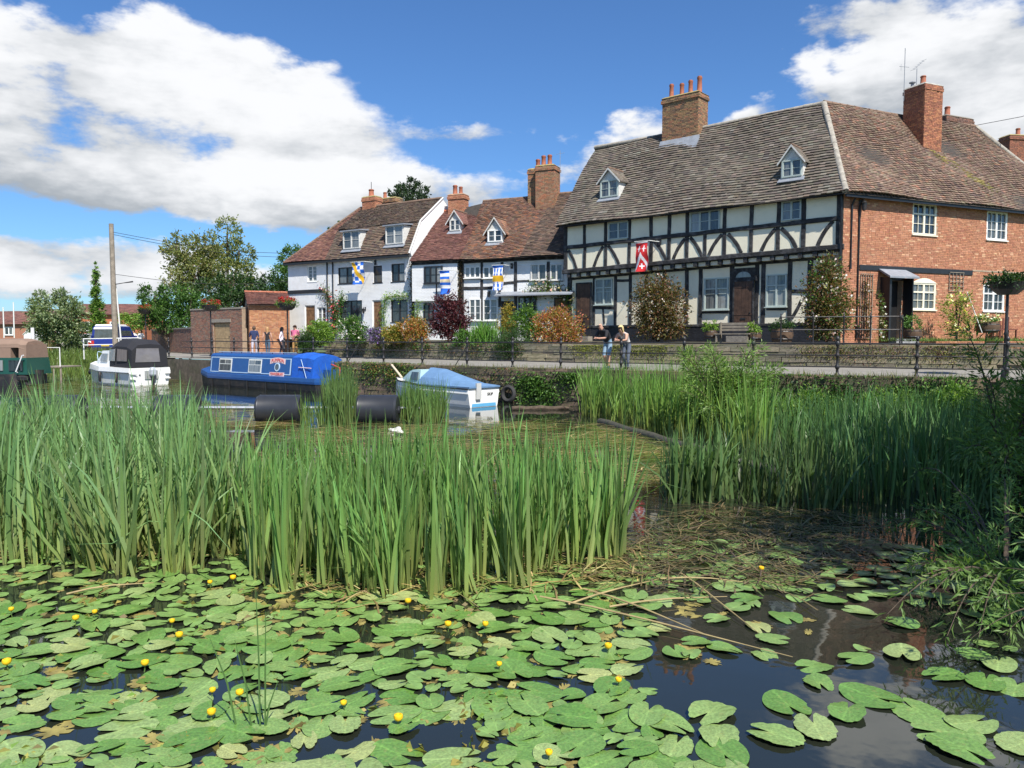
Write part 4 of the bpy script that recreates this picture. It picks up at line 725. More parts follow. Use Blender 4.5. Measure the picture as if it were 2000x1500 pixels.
# far houses
def far_house(pa, pb, Y, pe, pr, pal, wallc, label, depth=7, z0=1.3, gable=False):
    a, b = at_y(pa, 640, Y), at_y(pb, 640, Y); o = empty('far_house', (a.x, Y, z0), 0, label, 'house'); L = b.x-a.x; ze, zr = at_y(pa, pe, Y).z-z0, at_y(pa, pr, Y+depth/2).z-z0
    MB().box(0, L, 0, depth, -.5, ze).build('wall', mat('far_wall_%d' % pa, wallc, .9, var=.15), o)
    slope(o, -.3, L+.3, -.4, ze-.1, -.3, L+.3, depth/2, zr, .45, .3, pal); deck(o, [(-.3, -.4, ze-.15), (L+.3, -.4, ze-.15), (L+.3, depth/2, zr-.05), (-.3, depth/2, zr-.05), (L+.3, depth+.4, ze-.15), (-.3, depth+.4, ze-.15)], [(0, 1, 2, 3), (3, 2, 4, 5)], 'roof')
    MB().add([(x, y, z) for x in (0.02, L-.02) for y, z in ((0, ze), (depth, ze), (depth/2, zr-.1))], [(0, 1, 2), (3, 5, 4)]).build('gable', mat('far_wall_%d' % pa), o)
    for k in range(max(1, int(L/4))): x = 1.2+k*4; window(o, x, x+1.3, ze*.5, ze*.5+1.2, -.01, M_WPAINT, 2, 1, fw=.1)
    return o
far_house(-60, 55, 115, 632, 608, TA, (.35, .16, .1), 'far red-roofed house at the left edge beyond the boat masts')
far_house(40, 135, 128, 625, 604, TC, (.55, .5, .45), 'far dark-gabled house half hidden by the willow')
far_house(140, 275, 105, 613, 594, TA, (.45, .15, .07), 'far long brick house with red roof behind the telegraph pole')
q = at_y(46, 645, 95); o = empty('white_shed', (q.x, 95, 1.3), 0, 'tiny white gabled shed beside the far houses', 'shed'); MB().prism([(0, 0), (1.15, 0), (1.15, 1.7), (.57, 2.2), (0, 1.7)], 0, 2).build('wall', M_WPAINT, o); MB().hexa([(-.1, -.1, 1.62), (.57, -.1, 2.22), (.57, 2.1, 2.22), (-.1, 2.1, 1.62), (-.1, -.1, 1.7), (.57, -.1, 2.3), (.57, 2.1, 2.3), (-.1, 2.1, 1.7)]).build('roof', M_GREYW, o)
# ------------------------------------------------------------------ boats
def text_mesh(txt, size, m, parent, loc, rot, name='lettering', arc=0.0, ext=.004):
    cu = bpy.data.curves.new('t', 'FONT'); cu.body = txt; cu.size = size; cu.align_x = 'CENTER'; cu.extrude = ext; to = bpy.data.objects.new('t', cu); COL.objects.link(to)
    bpy.context.view_layer.update(); me = bpy.data.meshes.new_from_object(to.evaluated_get(bpy.context.evaluated_depsgraph_get())); bpy.data.objects.remove(to); me.materials.clear(); me.materials.append(m)
    if arc:
        for v in me.vertices: v.co.y -= arc*v.co.x**2
    o = bpy.data.objects.new(name, me); link(o, parent); o.location = loc; o.rotation_euler = rot; return o
def paint(name, c, r=.35, **k): return mat(name, c, r, var=k.pop('var', .08), scale=k.pop('scale', 3), **k)
BLUE = paint('narrowboat_blue', (.015, .075, .25), .35, stain=(.03, .10, .28), sscale=2, samt=.5); BLUE2 = paint('cabin_panel_blue', (.02, .09, .27), .4); CANV = paint('blue_tarpaulin', (.012, .10, .46), .55, bump=1.0, bscale=5, stain=(.02, .07, .28), sscale=2.5, samt=.6)
HULL = paint('black_hull', (.02, .02, .021), .55, stain=(.10, .07, .05), sscale=3, samt=.5); PALE = paint('pale_trim', (.45, .60, .72), .4); RED = paint('lettering_red', (.55, .06, .05), .5); PINK = paint('ribbon_pink', (.75, .55, .52), .6)
GEL = paint('white_gelcoat', (.80, .80, .77), .25, stain=(.6, .6, .55), sscale=1.5, samt=.3); CLEAR = glassmat('vinyl_window', (.16, .15, .15), (.3, .28, .27)); BLKC = paint('black_canvas', (.018, .018, .022), .8, bump=.4, bscale=6)
NB = empty('narrowboat', (-17, 41.5, 0), math.atan2(-.622, .784), 'long blue narrowboat with white-framed windows moored at the quay', 'boat'); Nf = Frame(NB)
xa, xs = Nf(404, 735)[0], Nf(566, 735)[0]; xe = Nf(605, 740)[0]; xt = Nf(634, 745)[0]; bow = Nf(375, 740)[0]; BWd = 2.05
def hullring(z, inset): 
    return [(bow+inset*1.2, BWd/2, z), (bow+.5+inset, .28+inset, z), (bow+1.6, inset, z), (xt-.7, inset, z), (xt-.1, .35+inset, z), (xt, BWd/2, z), (xt-.1, BWd-.35-inset, z), (xt-.7, BWd-inset, z), (bow+1.6, BWd-inset, z), (bow+.5+inset, BWd-.28-inset, z)]
def sheer(r, f): return [(x, y, z+f*max(0, (bow+2.5-x)/2.5)**2) for x, y, z in r]
MB().loft([hullring(-.2, .1), hullring(.1, .03), sheer(hullring(.40, 0), .25)]).build('hull', HULL, NB)
MB().loft([sheer(hullring(.40, -.02), .25), sheer(hullring(.5, -.03), .25), sheer(hullring(.66, -.01), .3), sheer(hullring(.67, .12), .3)]).build('gunwale', BLUE, NB)
def cab(x0, x1, z0, z1, m, name, lean=.12, r=.1):
    ring = lambda x: [(x, .16, z0), (x, .16+lean, z1-.1), (x, .30+lean, z1), (x, BWd/2, z1+.05), (x, BWd-.30-lean, z1), (x, BWd-.16-lean, z1-.1), (x, BWd-.16, z0)]
    return MB().loft([ring(x0), ring(x1)]).build(name, m, NB)
ZT = 1.72; cabin = cab(xa, xs, .66, ZT, BLUE, 'cabin')
cyl = lambda z: .16+.12*(z-.66)/(ZT-.1-.66)-.006
def onside(x0, x1, z0, z1, m, name, d=.0, par=None): return MB().hexa([(x0, cyl(z0)-.012-d, z0), (x1, cyl(z0)-.012-d, z0), (x1, cyl(z0)+.01, z0), (x0, cyl(z0)+.01, z0), (x0, cyl(z1)-.012-d, z1), (x1, cyl(z1)-.012-d, z1), (x1, cyl(z1)+.01, z1), (x0, cyl(z1)+.01, z1)]).build(name, m, par or cabin)
onside(xa+.15, xs-.25, .80, 1.50, BLUE2, 'side_panel')
for a, b, c, d in ((xa+.1, xs-.2, .76, .80), (xa+.1, xs-.2, 1.50, 1.54), (xa+.1, xa+.15, .80, 1.5), (xs-.25, xs-.2, .80, 1.5)): onside(a, b, c, d, PALE, 'panel_trim', .004)
for pa, pb in ((422, 446), (479, 504)):
    a, b = Nf(pa, 715)[0], Nf(pb, 715)[0]; wdw = onside(a, b, .80, 1.47, paint('ivory', (.75, .75, .68)), 'cabin_window', .02)
    onside(a+.06, b-.06, .86, 1.18, M_GL2, 'pane', .028, cabin); onside(a+.06, (a+b)/2-.02, 1.22, 1.41, M_GL2, 'pane', .028, cabin); onside((a+b)/2+.02, b-.06, 1.22, 1.41, M_GL2, 'pane', .028, cabin)
xp, zp = Nf(535, 721)[0], 1.12
tilt = math.atan(.12/(ZT-.1-.66))
def disc(r0, r1, m, name, d, sx=1.0):
    n = 20; o = MB(); vs = []
    for k in range(n): q = 2*math.pi*k/n; vs += [(r1*math.cos(q)*sx, -d, r1*math.sin(q)), (r0*math.cos(q)*sx, -d, r0*math.sin(q))]
    o.add(vs+[(v[0], .0, v[2]) for v in vs[::2]], [(2*k, 2*((k+1) % n), 2*((k+1) % n)+1, 2*k+1) for k in range(n)]+[(2*k, 2*((k+1) % n), 2*n+(k+1) % n, 2*n+k) for k in range(n)]+([tuple(range(1, 2*n, 2))] if m is M_GL else [])); ob = o.build(name, m, cabin); ob.location = (xp, cyl(zp)-.012, zp); ob.rotation_euler = (-tilt, 0, 0)
disc(.15, .21, PALE, 'porthole_rim', .03); disc(.15, .16, M_GL, 'porthole_glass', .018)
for t, z, sz, arc in (('PUMPKIN', 1.37, .24, .22), ('TEWKESBURY', .72, .17, -.02)):
    w = .62 if arc > 0 else .6; mb = MB(); n = 12
    for i in range(n):
        u0, u1 = -w+2*w*i/n, -w+2*w*(i+1)/n; f = lambda u: -max(arc, 0)*u*u
        mb.add([(u0, 0, f(u0)-.03), (u1, 0, f(u1)-.03), (u1, 0, f(u1)+sz*.9), (u0, 0, f(u0)+sz*.9)], [(0, 1, 2, 3)])
    rb = mb.build('name_ribbon', PINK, cabin); rb.location = (xp, cyl(z)-.02, z); rb.rotation_euler = (-tilt, 0, 0)
    text_mesh(t, sz, RED, cabin, (xp, cyl(z)-.03, z+.01), (math.pi/2-tilt, 0, 0), arc=max(arc, 0))
cov = MB(); rg = lambda x, s, h: [(x, .12, .62), (x, .20+.05*s, ZT*h-.12), (x, .5, ZT*h+.02), (x, BWd/2, ZT*h+.10), (x, BWd-.5, ZT*h+.02), (x, BWd-.2, ZT*h-.12), (x, BWd-.12, .62)]
cov.loft([rg(xs-.05, 0, 1.0), rg(xs+.5, 1, 1.01), rg(xs+.52, 0, 1.0), rg((xs+xe)/2, .6, .985), rg(xe-.35, .2, .985), rg(xe, 1, .95)]).build('canvas_cover', CANV, NB)
for x in (xs+.9, xe-.6): MB().tube([(x-.25, .17, ZT-.2), (x, .12, 1.1), (x+.25, .07, .66)], .012, 5).build('cover_rope', PALE, NB)
MB().tube([(xs+.5, .13, 1.15), (xe-.05, .12, 1.13)], .02, 5).build('cover_pole', PINK, NB)
MB().box(xe+.1, xe+.55, .7, 1.4, .6, 1.05).build('locker', BLUE, NB); MB().tube([(xe+.9, 1.0, .6), (xe+.9, 1.0, 1.15), (xe+.3, 1.0, 1.3)], .03, 6).build('tiller', RED, NB)
for k in range(7): x = xa+.6+k*.9; MB().tube([(x, .55, ZT+.02), (x, .55, ZT+.09)], .02, 6).build('roof_stanchion', HULL, NB)
MB().tube([(xa+.3, .55, ZT+.09), (xs-.2, .55, ZT+.09)], .014, 6).build('roof_handrail', PALE, NB); MB().box(xa-.5, xa, .5, BWd-.5, .6, 1.0).build('bow_well', BLUE, NB)
MB().tube([(bow+.3, 1.0, .85), (bow+.1, 2.0, 1.3)], .02, 5).build('mooring_rope', PALE, NB)
for k in range(5): x = bow+2+k*1.6; MB().box(x-.03, x+.03, -.03, .0, .0, .38).build('rubbing_strake', HULL, NB)
# cabin cruiser: local x from stern to bow
CR = empty('cabin_cruiser', (-19.2, 41.0, 0), math.atan2(.6, -.8), 'white cabin cruiser with black canvas canopy and outboard motor', 'boat')
def hull(L, B, z0, zs, zb, pinch=.55):
    def ring(z, k, sh): return [(-.0, B*.5*k, z), (L*.55, B*.5*k, z+sh*.15), (L*.85, B*.33*k, z+sh*.6), (L*(1 if sh else .93), 0.0, z+sh), (L*.85, -B*.33*k, z+sh*.6), (L*.55, -B*.5*k, z+sh*.15), (0, -B*.5*k, z)]
    return [ring(z0, .82, 0), ring(z0+.25, .92, .02), ring(zs*.72, 1.0, (zb-zs)*.7), ring(zs*.74, 1.04, (zb-zs)*.7), ring(zs, 1.0, zb-zs)]
hr = hull(6.0, 2.2, -.15, .95, 1.2)
MB().loft(hr).build('hull', GEL, CR); MB().tube([(x, y*1.02, z) for x, y, z in hr[3]], .025, 6, False).build('rubbing_strake', paint('grey_rubber', (.15, .17, .2)), CR)
cb_ = MB().loft([[(x, s*w, z) for s, w in ((-1, w0), (1, w0))][::1]+[(x2, w1, z1), (x2, -w1, z1)] if 0 else [(x, -w0, z), (x, w0, z), (x2, w1, z1), (x2, -w1, z1)] for x, w0, z, x2, w1, z1 in ((2.6, .85, .9, 2.65, .72, 1.85), (4.0, .78, .95, 3.75, .66, 1.83), (5.0, .5, 1.05, 4.1, .55, 1.62))]).build('cabin', GEL, CR)
for s in (1, -1):
    MB().hexa([(2.95, s*.84, 1.25), (3.75, s*.815, 1.28), (3.75, s*.75, 1.28), (2.95, s*.78, 1.25), (2.95, s*.775, 1.68), (3.65, s*.74, 1.68), (3.65, s*.68, 1.68), (2.95, s*.7, 1.68)]).build('side_window', M_GL2, CR)
def cano(x, w, h, z0=.98): return [(x, -w, z0), (x, -w*.94, z0+(h-z0)*.75), (x, -w*.62, h), (x, 0, h+.06), (x, w*.62, h), (x, w*.94, z0+(h-z0)*.75), (x, w, z0)]
MB().loft([cano(-.02, 1.0, 2.15), cano(.5, 1.02, 2.4), cano(1.6, 1.0, 2.45), cano(2.6, .85, 2.2)]).build('canopy', BLKC, CR)
MB().add([(-.045, -.55, 1.25), (-.045, .8, 1.25), (-.045, .72, 1.98), (-.045, -.48, 1.98)], [(0, 1, 2, 3)]).build('canopy_window', CLEAR, CR); MB().add([(.35, 1.045, 1.3), (1.4, 1.05, 1.3), (1.4, 1.01, 1.95), (.35, 1.01, 1.9)], [(0, 1, 2, 3)]).build('canopy_window', CLEAR, CR)
MB().add([(1.6, 1.05, 1.3), (2.4, .98, 1.3), (2.4, .93, 1.9), (1.6, 1.0, 1.95)], [(0, 1, 2, 3)]).build('canopy_window', CLEAR, CR)
ob = MB().loft([[(-.18+a, -.05+b, z) for a, b in ((-.14*k, -.13*k), (-.14*k, .13*k), (.14*k, .13*k), (.14*k, -.13*k))] for z, k in ((.5, .6), (.6, 1), (.85, 1.05), (.98, .7))]).build('outboard_cowl', paint('outboard_grey', (.45, .48, .52)), CR, bevel=.03); MB().box(-.26, -.12, -.11, .01, -.2, .5).lathe([(.16, -.01), (.16, .01)], (-.25, -.05, .0), 8).build('outboard_leg', HULL, CR)
MB().box(-.05, .005, -.4, .3, .35, .8).build('motor_well', paint('well_grey', (.3, .31, .3)), CR)
for y in (-.95, .95): 
    for z in (.35, .62): MB().box(-.1, 0, y-.13, y+.13, z, z+.06).build('boarding_step', GEL, CR)
for x in (1.2, 3.0): MB().lathe([(.02, -.3), (.07, -.25), (.08, 0), (.07, .2), (.02, .26)], (x, 1.2, .45), 8).build('fender', HULL, CR, smooth=True)
MB().lathe([(.02, -.16), (.12, -.1), (.16, 0), (.12, .1), (.02, .16)], (5.4, .55, .6), 10).build('fender', HULL, CR, smooth=True); MB().tube([(4.6, .5, 1.15), (4.7, .5, 1.6), (5.7, 0, 1.75), (4.7, -.5, 1.6), (4.6, -.5, 1.15)], .02, 6).build('bow_rail', PALE, CR)
text_mesh('L 4', .22, HULL, CR, (-.02, .65, .5), (math.pi/2, 0, -math.pi/2), 'registration')
# small dinghy with blue cover: local x from stern to bow, near corner of the transom given
DG = empty('covered_dayboat', (-1.03, 28.2, 0), math.atan2(.714, -.7), 'small white motor boat under a faded blue tarpaulin cover', 'boat')
MB().loft(hull(5.4, 1.5, -.15, .68, .9)).build('hull', GEL, DG); MB().tube([(x, y*1.03, z+.0) for x, y, z in hull(5.4, 1.5, -.15, .68, .9)[4]], .03, 6, False).build('gunwale', HULL, DG)
MB().add([(-.012, -.6, .02), (-.012, .6, .02), (-.012, .58, .14), (-.012, -.58, .14)], [(0, 1, 2, 3)]).build('waterline_stripe', paint('pale_blue_stripe', (.12, .38, .62)), DG)
def cr(x, w, h, z=.74): return [(x, -w, z-.04), (x, -w, z+.02), (x, -w*.75, z+(h-z)*.45), (x, -w*.1, h), (x, w*.1, h), (x, w*.75, z+(h-z)*.45), (x, w, z+.02), (x, w, z-.04)]
MB().loft([cr(-.06, .76, .76), cr(.6, .79, .92), cr(1.4, .8, 1.14), cr(2.2, .8, 1.32), cr(3.0, .78, 1.36)]).build('cover', paint('faded_blue_cover', (.11, .21, .36), .8, bump=1.0, bscale=5, var=.15), DG)
MB().loft([[(x, -w0, z), (x, w0, z), (x2, w1, z1), (x2, -w1, z1)] for x, w0, z, x2, w1, z1 in ((2.95, .68, .75, 2.95, .6, 1.28), (3.7, .62, .8, 3.5, .55, 1.28), (4.4, .42, .88, 3.8, .5, 1.2))]).build('cabin', paint('aqua_cabin', (.45, .62, .63), .4), DG)
for s in (1, -1): MB().hexa([(3.08, s*.685, .9), (3.6, s*.65, .9), (3.55, s*.6, .9), (3.08, s*.63, .9), (3.08, s*.64, 1.2), (3.5, s*.61, 1.2), (3.45, s*.56, 1.2), (3.08, s*.58, 1.2)]).build('side_window', M_GL2, DG)
MB().box(-.09, -.015, .2, .42, .3, .88).build('motor_bracket', paint('bracket_grey', (.5, .5, .48)), DG); MB().tube([(5.0, 0, .9), (5.7, 0, 1.4)], .045, 8).build('bowsprit', paint('pale_wood', (.6, .5, .36)), DG)
text_mesh('SKIP', .15, HULL, DG, (-.02, -.3, .42), (math.pi/2, 0, -math.pi/2), 'registration')
# left canopied boat
q = at_z(-70, 753, 0); GB = empty('canopied_narrowboat', (q.x, q.y, 0), math.atan2(-.15, 1), 'dark green boat with tan canvas canopy at the left edge', 'boat'); Gf = Frame(GB); xe = Gf(54, 745)[0]
MB().loft([[(0, 0, z), (xe-1.0, 0, z), (xe-.2, .5, z+f), (xe, 1.0, z+f), (xe-.2, 1.5, z+f), (xe-1.0, 2, z), (0, 2, z)] for z, f in ((-.2, 0), (.35, .1), (.62, .2))]).build('hull', HULL, GB)
x2 = Gf(49, 715)[0]; MB().loft([[(x, .12, .6), (x-.08, .2, 1.48), (x-.08, 1.8, 1.48), (x, 1.88, .6)] for x in (.1, x2)]).build('cabin', paint('dark_green', (.012, .07, .05)), GB)
TAN = paint('tan_canvas', (.24, .16, .115), .85, bump=.4, bscale=5); xk = x2-.1
for a, b in ((0, Gf(14, 680)[0]), (Gf(30, 680)[0], xk)): MB().loft([[(x, .2, 1.48), (x, .24, 2.15), (x, .3, 2.2), (x, 1.7, 2.2), (x, 1.8, 1.48)] for x in (a, b)]).build('canopy_panel', TAN, GB)
MB().loft([[(x, .22, z-.2), (x, .26, z), (x, .5, z+.22), (x, 1.0, z+.28), (x, 1.5, z+.22), (x, 1.8, z)] for x, z in ((0, 2.2), (xk-.5, 2.22), (xk-.1, 2.1))]).build('canopy_roof', TAN, GB)
for a, b, zc, zd, m in ((Gf(14, 710)[0], Gf(34, 710)[0], .8, 1.35, M_GL), (Gf(36, 710)[0], Gf(41, 710)[0], .8, 1.35, M_GL), (Gf(-40, 710)[0], Gf(2, 710)[0], .8, 1.35, M_GL2)): MB().box(a, b, .08, .13, zc, zd).build('cabin_window', m, GB)
MB().tube([(Gf(46, 690)[0], .0, 1.62), (Gf(43, 690)[0], 0, 1.6), (Gf(32, 720)[0], -.05, .75), (Gf(36, 722)[0], -.05, .72)], .03, 6).build('grab_rail', GEL, GB); MB().lathe([(.05, -.28), (.32, -.1), (.36, .08), (.1, .14)], (Gf(45, 735)[0], -.05, .42), 8, 1, .4).build('rope_fender', HULL, GB)
# ------------------------------------------------------------------ floats, boom, debris
FLT = paint('black_plastic', (.025, .027, .032), .38, var=.2); GALV = mat('galvanised_pipe', (.5, .52, .54), .4, metal=.6, var=.2)
def capsule(mb, x0, x1, r, z):
    prof = [(r*.55, x0), (r*.9, x0+.02), (r, x0+.09), (r*.985, x0+.12), (r*.985, x1-.12), (r, x1-.09), (r*.9, x1-.02), (r*.55, x1)]; n = 24; rings = [[(x, rr*math.cos(2*math.pi*k/n), z+rr*math.sin(2*math.pi*k/n)) for k in range(n)] for rr, x in prof]; return mb.loft(rings)
for a, b, lab in ((497, 585, 'black plastic drum float directly in front of the blue narrowboat stern'), (694, 776, 'black drum float nearest the blue-covered boat'), (300, 378, 'black drum float half hidden in reeds below the white cruiser'), (88, 150, 'leftmost black drum float almost lost in the reeds')):
    p0, p1 = at_z(a, 826, 0), at_z(b, 826, 0); o = empty('drum_float', ((p0.x+p1.x)/2, p0.y+.3, 0), random.uniform(-.05, .05), lab, 'float', 'black drum floats'); L = p1.x-p0.x
    capsule(MB(), -L/2, L/2, .46, .36).build('drum', FLT, o, smooth=True); 
    for x in (-L/2, L/2): MB().tube([(x-.05, 0, .36), (x+.05, 0, .36)], .12, 10).build('end_boss', FLT, o)
p0, p1 = at_z(60, 820, 0), at_z(824, 820, 0); tag(MB().tube([(p0.x, p0.y+.25, .36), (p1.x, p0.y+.25, .34)], .055, 8).build('boom_pipe', GALV, smooth=True), 'grey metal pipe joining the black drum floats', 'pipe')
p0, p1 = at_z(1172, 826, 0), at_z(1600, 952, 0); mb = MB(); k = 14; mb.tube([(p0.x+(p1.x-p0.x)*i/k, p0.y+(p1.y-p0.y)*i/k+.04*math.sin(i), .03+.02*math.sin(i*1.7)) for i in range(k+1)], .11, 10); tag(mb.build('floating_boom', mat('slimy_boom', (.06, .055, .04), .7, var=.4, scale=6, bump=.5, stain=(.09, .1, .03), sscale=4), smooth=True), 'dark floating boom slanting across the water at right', 'boom')
p0, p1 = at_z(1000, 800, .02), at_z(1112, 800, .02); mb = MB(); mb.tube([(p0.x+(p1.x-p0.x)*i/8, p0.y+.02*i, .06+.02*math.sin(i*2)) for i in range(9)], [.07, .08, .085, .08, .09, .08, .075, .07, .05], 8); tag(mb.build('floating_log', BARK), 'pale log floating along the foot of the quay', 'log')
p, t = curve_at(998, QC); 
vs = []; fs = []; n1_, n2_ = 18, 8
for i in range(n1_):
    for j in range(n2_): a, b = 2*math.pi*i/n1_, 2*math.pi*j/n2_; r = .27+.09*math.cos(b); vs.append((r*math.cos(a), .09*math.sin(b), r*math.sin(a)))
for i in range(n1_):
    for j in range(n2_): fs.append((i*n2_+j, i*n2_+(j+1) % n2_, ((i+1) % n1_)*n2_+(j+1) % n2_, ((i+1) % n1_)*n2_+j))
o = MB().add(vs, fs).build('tyre_fender', paint('tyre_rubber', (.03, .03, .03), .8), smooth=True); o.location = (p.x-.1, p.y-.28, .35); o.rotation_euler = (.1, 0, math.atan2(t.y, t.x)); tag(o, 'old tyre hung on the quay wall beside the blue-covered boat', 'tyre')
q = at_z(774, 848, 0); bm = bmesh.new(); bmesh.ops.create_icosphere(bm, subdivisions=3, radius=.17)
for v in bm.verts: c = v.co; k = 1+.25*math.sin(c.x*23+c.y*9)+.2*math.sin(c.z*31+c.x*14); v.co = Vector((c.x*1.15*k, c.y*k, max(-.05, c.z*.8*k+.06)))
me = bpy.data.meshes.new('plastic_sheet'); bm.to_mesh(me); bm.free(); me.materials.append(paint('white_plastic', (.55, .53, .48), .6)); o = link(bpy.data.objects.new('plastic_sheet', me)); o.location = q; tag(o, 'crumpled white plastic lying on the floating reed litter', 'plastic')
# ------------------------------------------------------------------ landing stage, poles, lamps
WP = paint('white_rail_paint', (.72, .72, .68), .5); WOODG = mat('grey_timber', (.26, .22, .17), .85, var=.3, scale=5, bump=.5)
q = at_y(74, 745, 43.5); LS = empty('landing_stage', (q.x, q.y, 0), 0, 'small wooden landing stage with a white pipe frame', 'jetty'); Lf = Frame(LS); x1 = Lf(119, 720)[0]; zd = Lf(90, 716)[1]
for i in range(6): MB().box(x1*i/6+.01, x1*(i+1)/6-.01, 0, 2.2, zd-.06, zd).build('plank', WOODG, LS)
for x in (.08, x1*.33, x1*.66, x1-.06): MB().tube([(x, .08, -.4), (x, .08, zd-.06)], .05, 6).build('pile', WOODG, LS)
xa_, xb_, zt = Lf(79, 700)[0], Lf(115, 700)[0], Lf(90, 679)[1]; MB().tube([(xa_, .1, zd), (xa_, .1, zt), (xb_, .1, zt), (xb_, .1, zd)], .035, 6).build('pipe_frame', WP, LS)
MB().tube([(.0, -.05, zd+.02), (.55, -.1, zd+.02)], .1, 8).build('fender_roll', GEL, LS)
q = at_y(68, 716, 43.4); tag(MB().tube([(0, 0, -1.3), (-.06, 0, at_y(66, 640, 43.4).z)], .09, 8).build('mooring_post', WP), 'tall white post beside the landing stage', 'post').location = (q.x, q.y, 0)
q = at_y(226, 690, 48.5); TP = empty('telegraph_pole', (q.x, q.y, 1.3), 0, 'tall grey wooden telegraph pole with wires', 'pole'); zt = at_y(220, 437, 48.5).z-1.3; MB().tube([(0, 0, -.3), (-.02, 0, zt*.5), (-.04, 0, zt)], [.17, .155, .135], 10).build('pole', WOODG, TP)
MB().tube([(.34, .2, -.3), (.1, .1, zt*.52)], .045, 6).build('stay_pole', WP, TP); MB().tube([(.1, 0, zt*.55), (.6, 0, zt*.56), (1.2, 0, zt*.57)], [.03, .025, .05], 6).build('lamp_arm', IRON, TP)
for i, (ex, ey, ez) in enumerate(((-12.6, 55.6, 8.6), (-12.8, 55.7, 8.3), (-13.6, 53.5, 6.6))):
    a = Vector((0, 0, zt-(.5, .65, 3.1)[i])); e = Vector((ex-q.x, ey-q.y, ez-1.3)); MB().tube([tuple(a.lerp(e, k/10)-Vector((0, 0, .5*math.sin(math.pi*k/10)))) for k in range(11)], .014, 4).build('wire', IRON, TP)
a = Vector((-.1, 0, zt-.7)); MB().tube([tuple(a), (-1.0, 2.5, 0)], .012, 4).build('guy_wire', GALV, TP)
e = Vector((-80, 70, 9)); MB().tube([tuple(a.lerp(Vector((-45, 90, 6)), k/8)-Vector((0, 0, 1.2*math.sin(math.pi*k/8)))) for k in range(9)], .012, 4).build('wire', IRON, TP)
wr = [Vector(at_y(1905, 245, 42)), Vector(at_y(2100, 195, 36))]; tag(MB().tube([tuple(wr[0]), tuple((wr[0]+wr[1])/2-Vector((0, 0, .15))), tuple(wr[1])], .014, 4).build('overhead_wire', IRON), 'thin overhead wire crossing the sky at the far right', 'wire')
for pa, Y in ((162, 47.6),):
    o = empty('pipe_railing', (0, 0, 0), 0, 'white two-bar pipe railing before the parked van', 'railing'); a, b = at_y(162, 665, 48.2), at_y(272, 662, 48.6)
    for py in (661, 673): MB().tube([tuple(at_y(162, py+1, 48.2)), tuple(at_y(272, py-1, 48.6))], .035, 6).build('rail', WP, o)
    for px in (163, 232, 271): p = at_y(px, 661, 48.4); MB().tube([(p.x, p.y, 1.2), tuple(p)], .035, 6).build('post', WP, o)
def planter(px, Y, pole_top, gz, r, label, dens=1.0, red=True, z_off=0, big=1.0):
    p = at_y(px, pole_top, Y); o = empty('flower_planter', (p.x, p.y, gz), 0, label, 'planter', None); h = p.z-gz
    MB().lathe([(.1, 0), (.1, .2), (.06, .28), (.05, h*.5), (.07, h*.52), (.045, h*.55), (.04, h)], n=10).build('post', IRON, o, smooth=True); MB().lathe([(r*.5, h-.05), (r*.85, h+.1), (r, h+.3), (r*.95, h+.31), (r*.5, h+.22)], n=14).build('basket', IRON, o)
    n = int(500*dens); P, D_ = crown([(0, 0, h+.34, r*1.1, r*1.1, r*(.45 if red else .3))], n, .35); leafcloud('foliage', P, D_, .09*big, cols(len(P), [(.05, .11, .02), (.08, .15, .03), (.12, .15, .03)] if red else [(.02, .045, .015), (.03, .06, .02)]), LEAF, o)
    P, D_ = crown([(0, 0, h+(.52 if red else .42), r*.95, r*.95, r*.26)], int((300 if red else 120)*dens), .3); leafcloud('flowers', P, D_, .065*big, cols(len(P), [(.32, .01, .012), (.25, .012, .015), (.38, .03, .02)] if red else [(.025, .05, .015), (.04, .07, .02)]), LEAF, o, .9)
planter(411, 47.2, 606, 1.35, .55, 'black post planter of red flowers in front of the brick garden wall'); planter(561, 42.5, 604, 1.36, .5, 'black post planter of red flowers beside the white house corner', 1.2); planter(284, 58, 612, 1.35, .55, 'farthest post planter of red flowers beside the hedge')
planter(1968, 22.6, 572, 1.34, .5, 'tall dark post planter of trailing greenery at the right edge', 2.2, False)  # its leaf greens are darkened to paint in the shade it stands in
# ------------------------------------------------------------------ banners
def banner(name, px0, px1, py0, py1, fr, b, pattern, label, skew=0, arm=1):
    x0, zt = fr(px0, py0, b); x1, _ = fr(px1, py0, b); zb = fr(px0, py1, b)[1]; root = empty(name, fr.l+fr.x*((x0+x1)/2)+fr.y*b+Vector((0, 0, zt)), fr.o.rotation_euler.z, label, 'banner', 'heraldic banners on the cottages')
    w, h = x1-x0, zt-zb; nu, nv = 24, 44; mb = MB(); wav = lambda u, v: .10*math.sin(u*6+v*4)*(v+.1)+.05*math.sin(v*9+u*2)
    for i in range(nu):
        for j in range(nv):
            c = pattern((i+.5)/nu, (j+.5)/nv)
            mb.col(c); pt = lambda u, v: ((u-.5)*w+skew*v, wav(u, v), -v*h); mb.add([pt(i/nu, j/nv), pt((i+1)/nu, j/nv), pt((i+1)/nu, (j+1)/nv), pt(i/nu, (j+1)/nv)], [(0, 1, 2, 3)])
    mb.build('cloth', mat('banner_cloth', (1, 1, 1), .8, attr=True, var=.04), root); e = w/2+.05
    MB().tube([(-w/2-.06, 0, .02), (w/2+.12, 0, .02), (w/2+.3*arm, -b, .0)], .018, 6).build('pole', WP, root); MB().box(w/2+.3*arm-.07, w/2+.3*arm+.07, -b-.06, -b, -.15, .15).build('bracket', IRON, root); return root
Yl, Bl, Wh, Rd = (.85, .48, .02), (.02, .14, .60), (.82, .82, .82), (.62, .02, .025)
def cross(u, v, cu, cv, s): du, dv = abs(u-cu), abs(v-cv)*2.1; return (du < s*.28 and dv < s*1.25) or (dv < s*.28 and du < s) or (du < s*.42 and dv < s*.42)
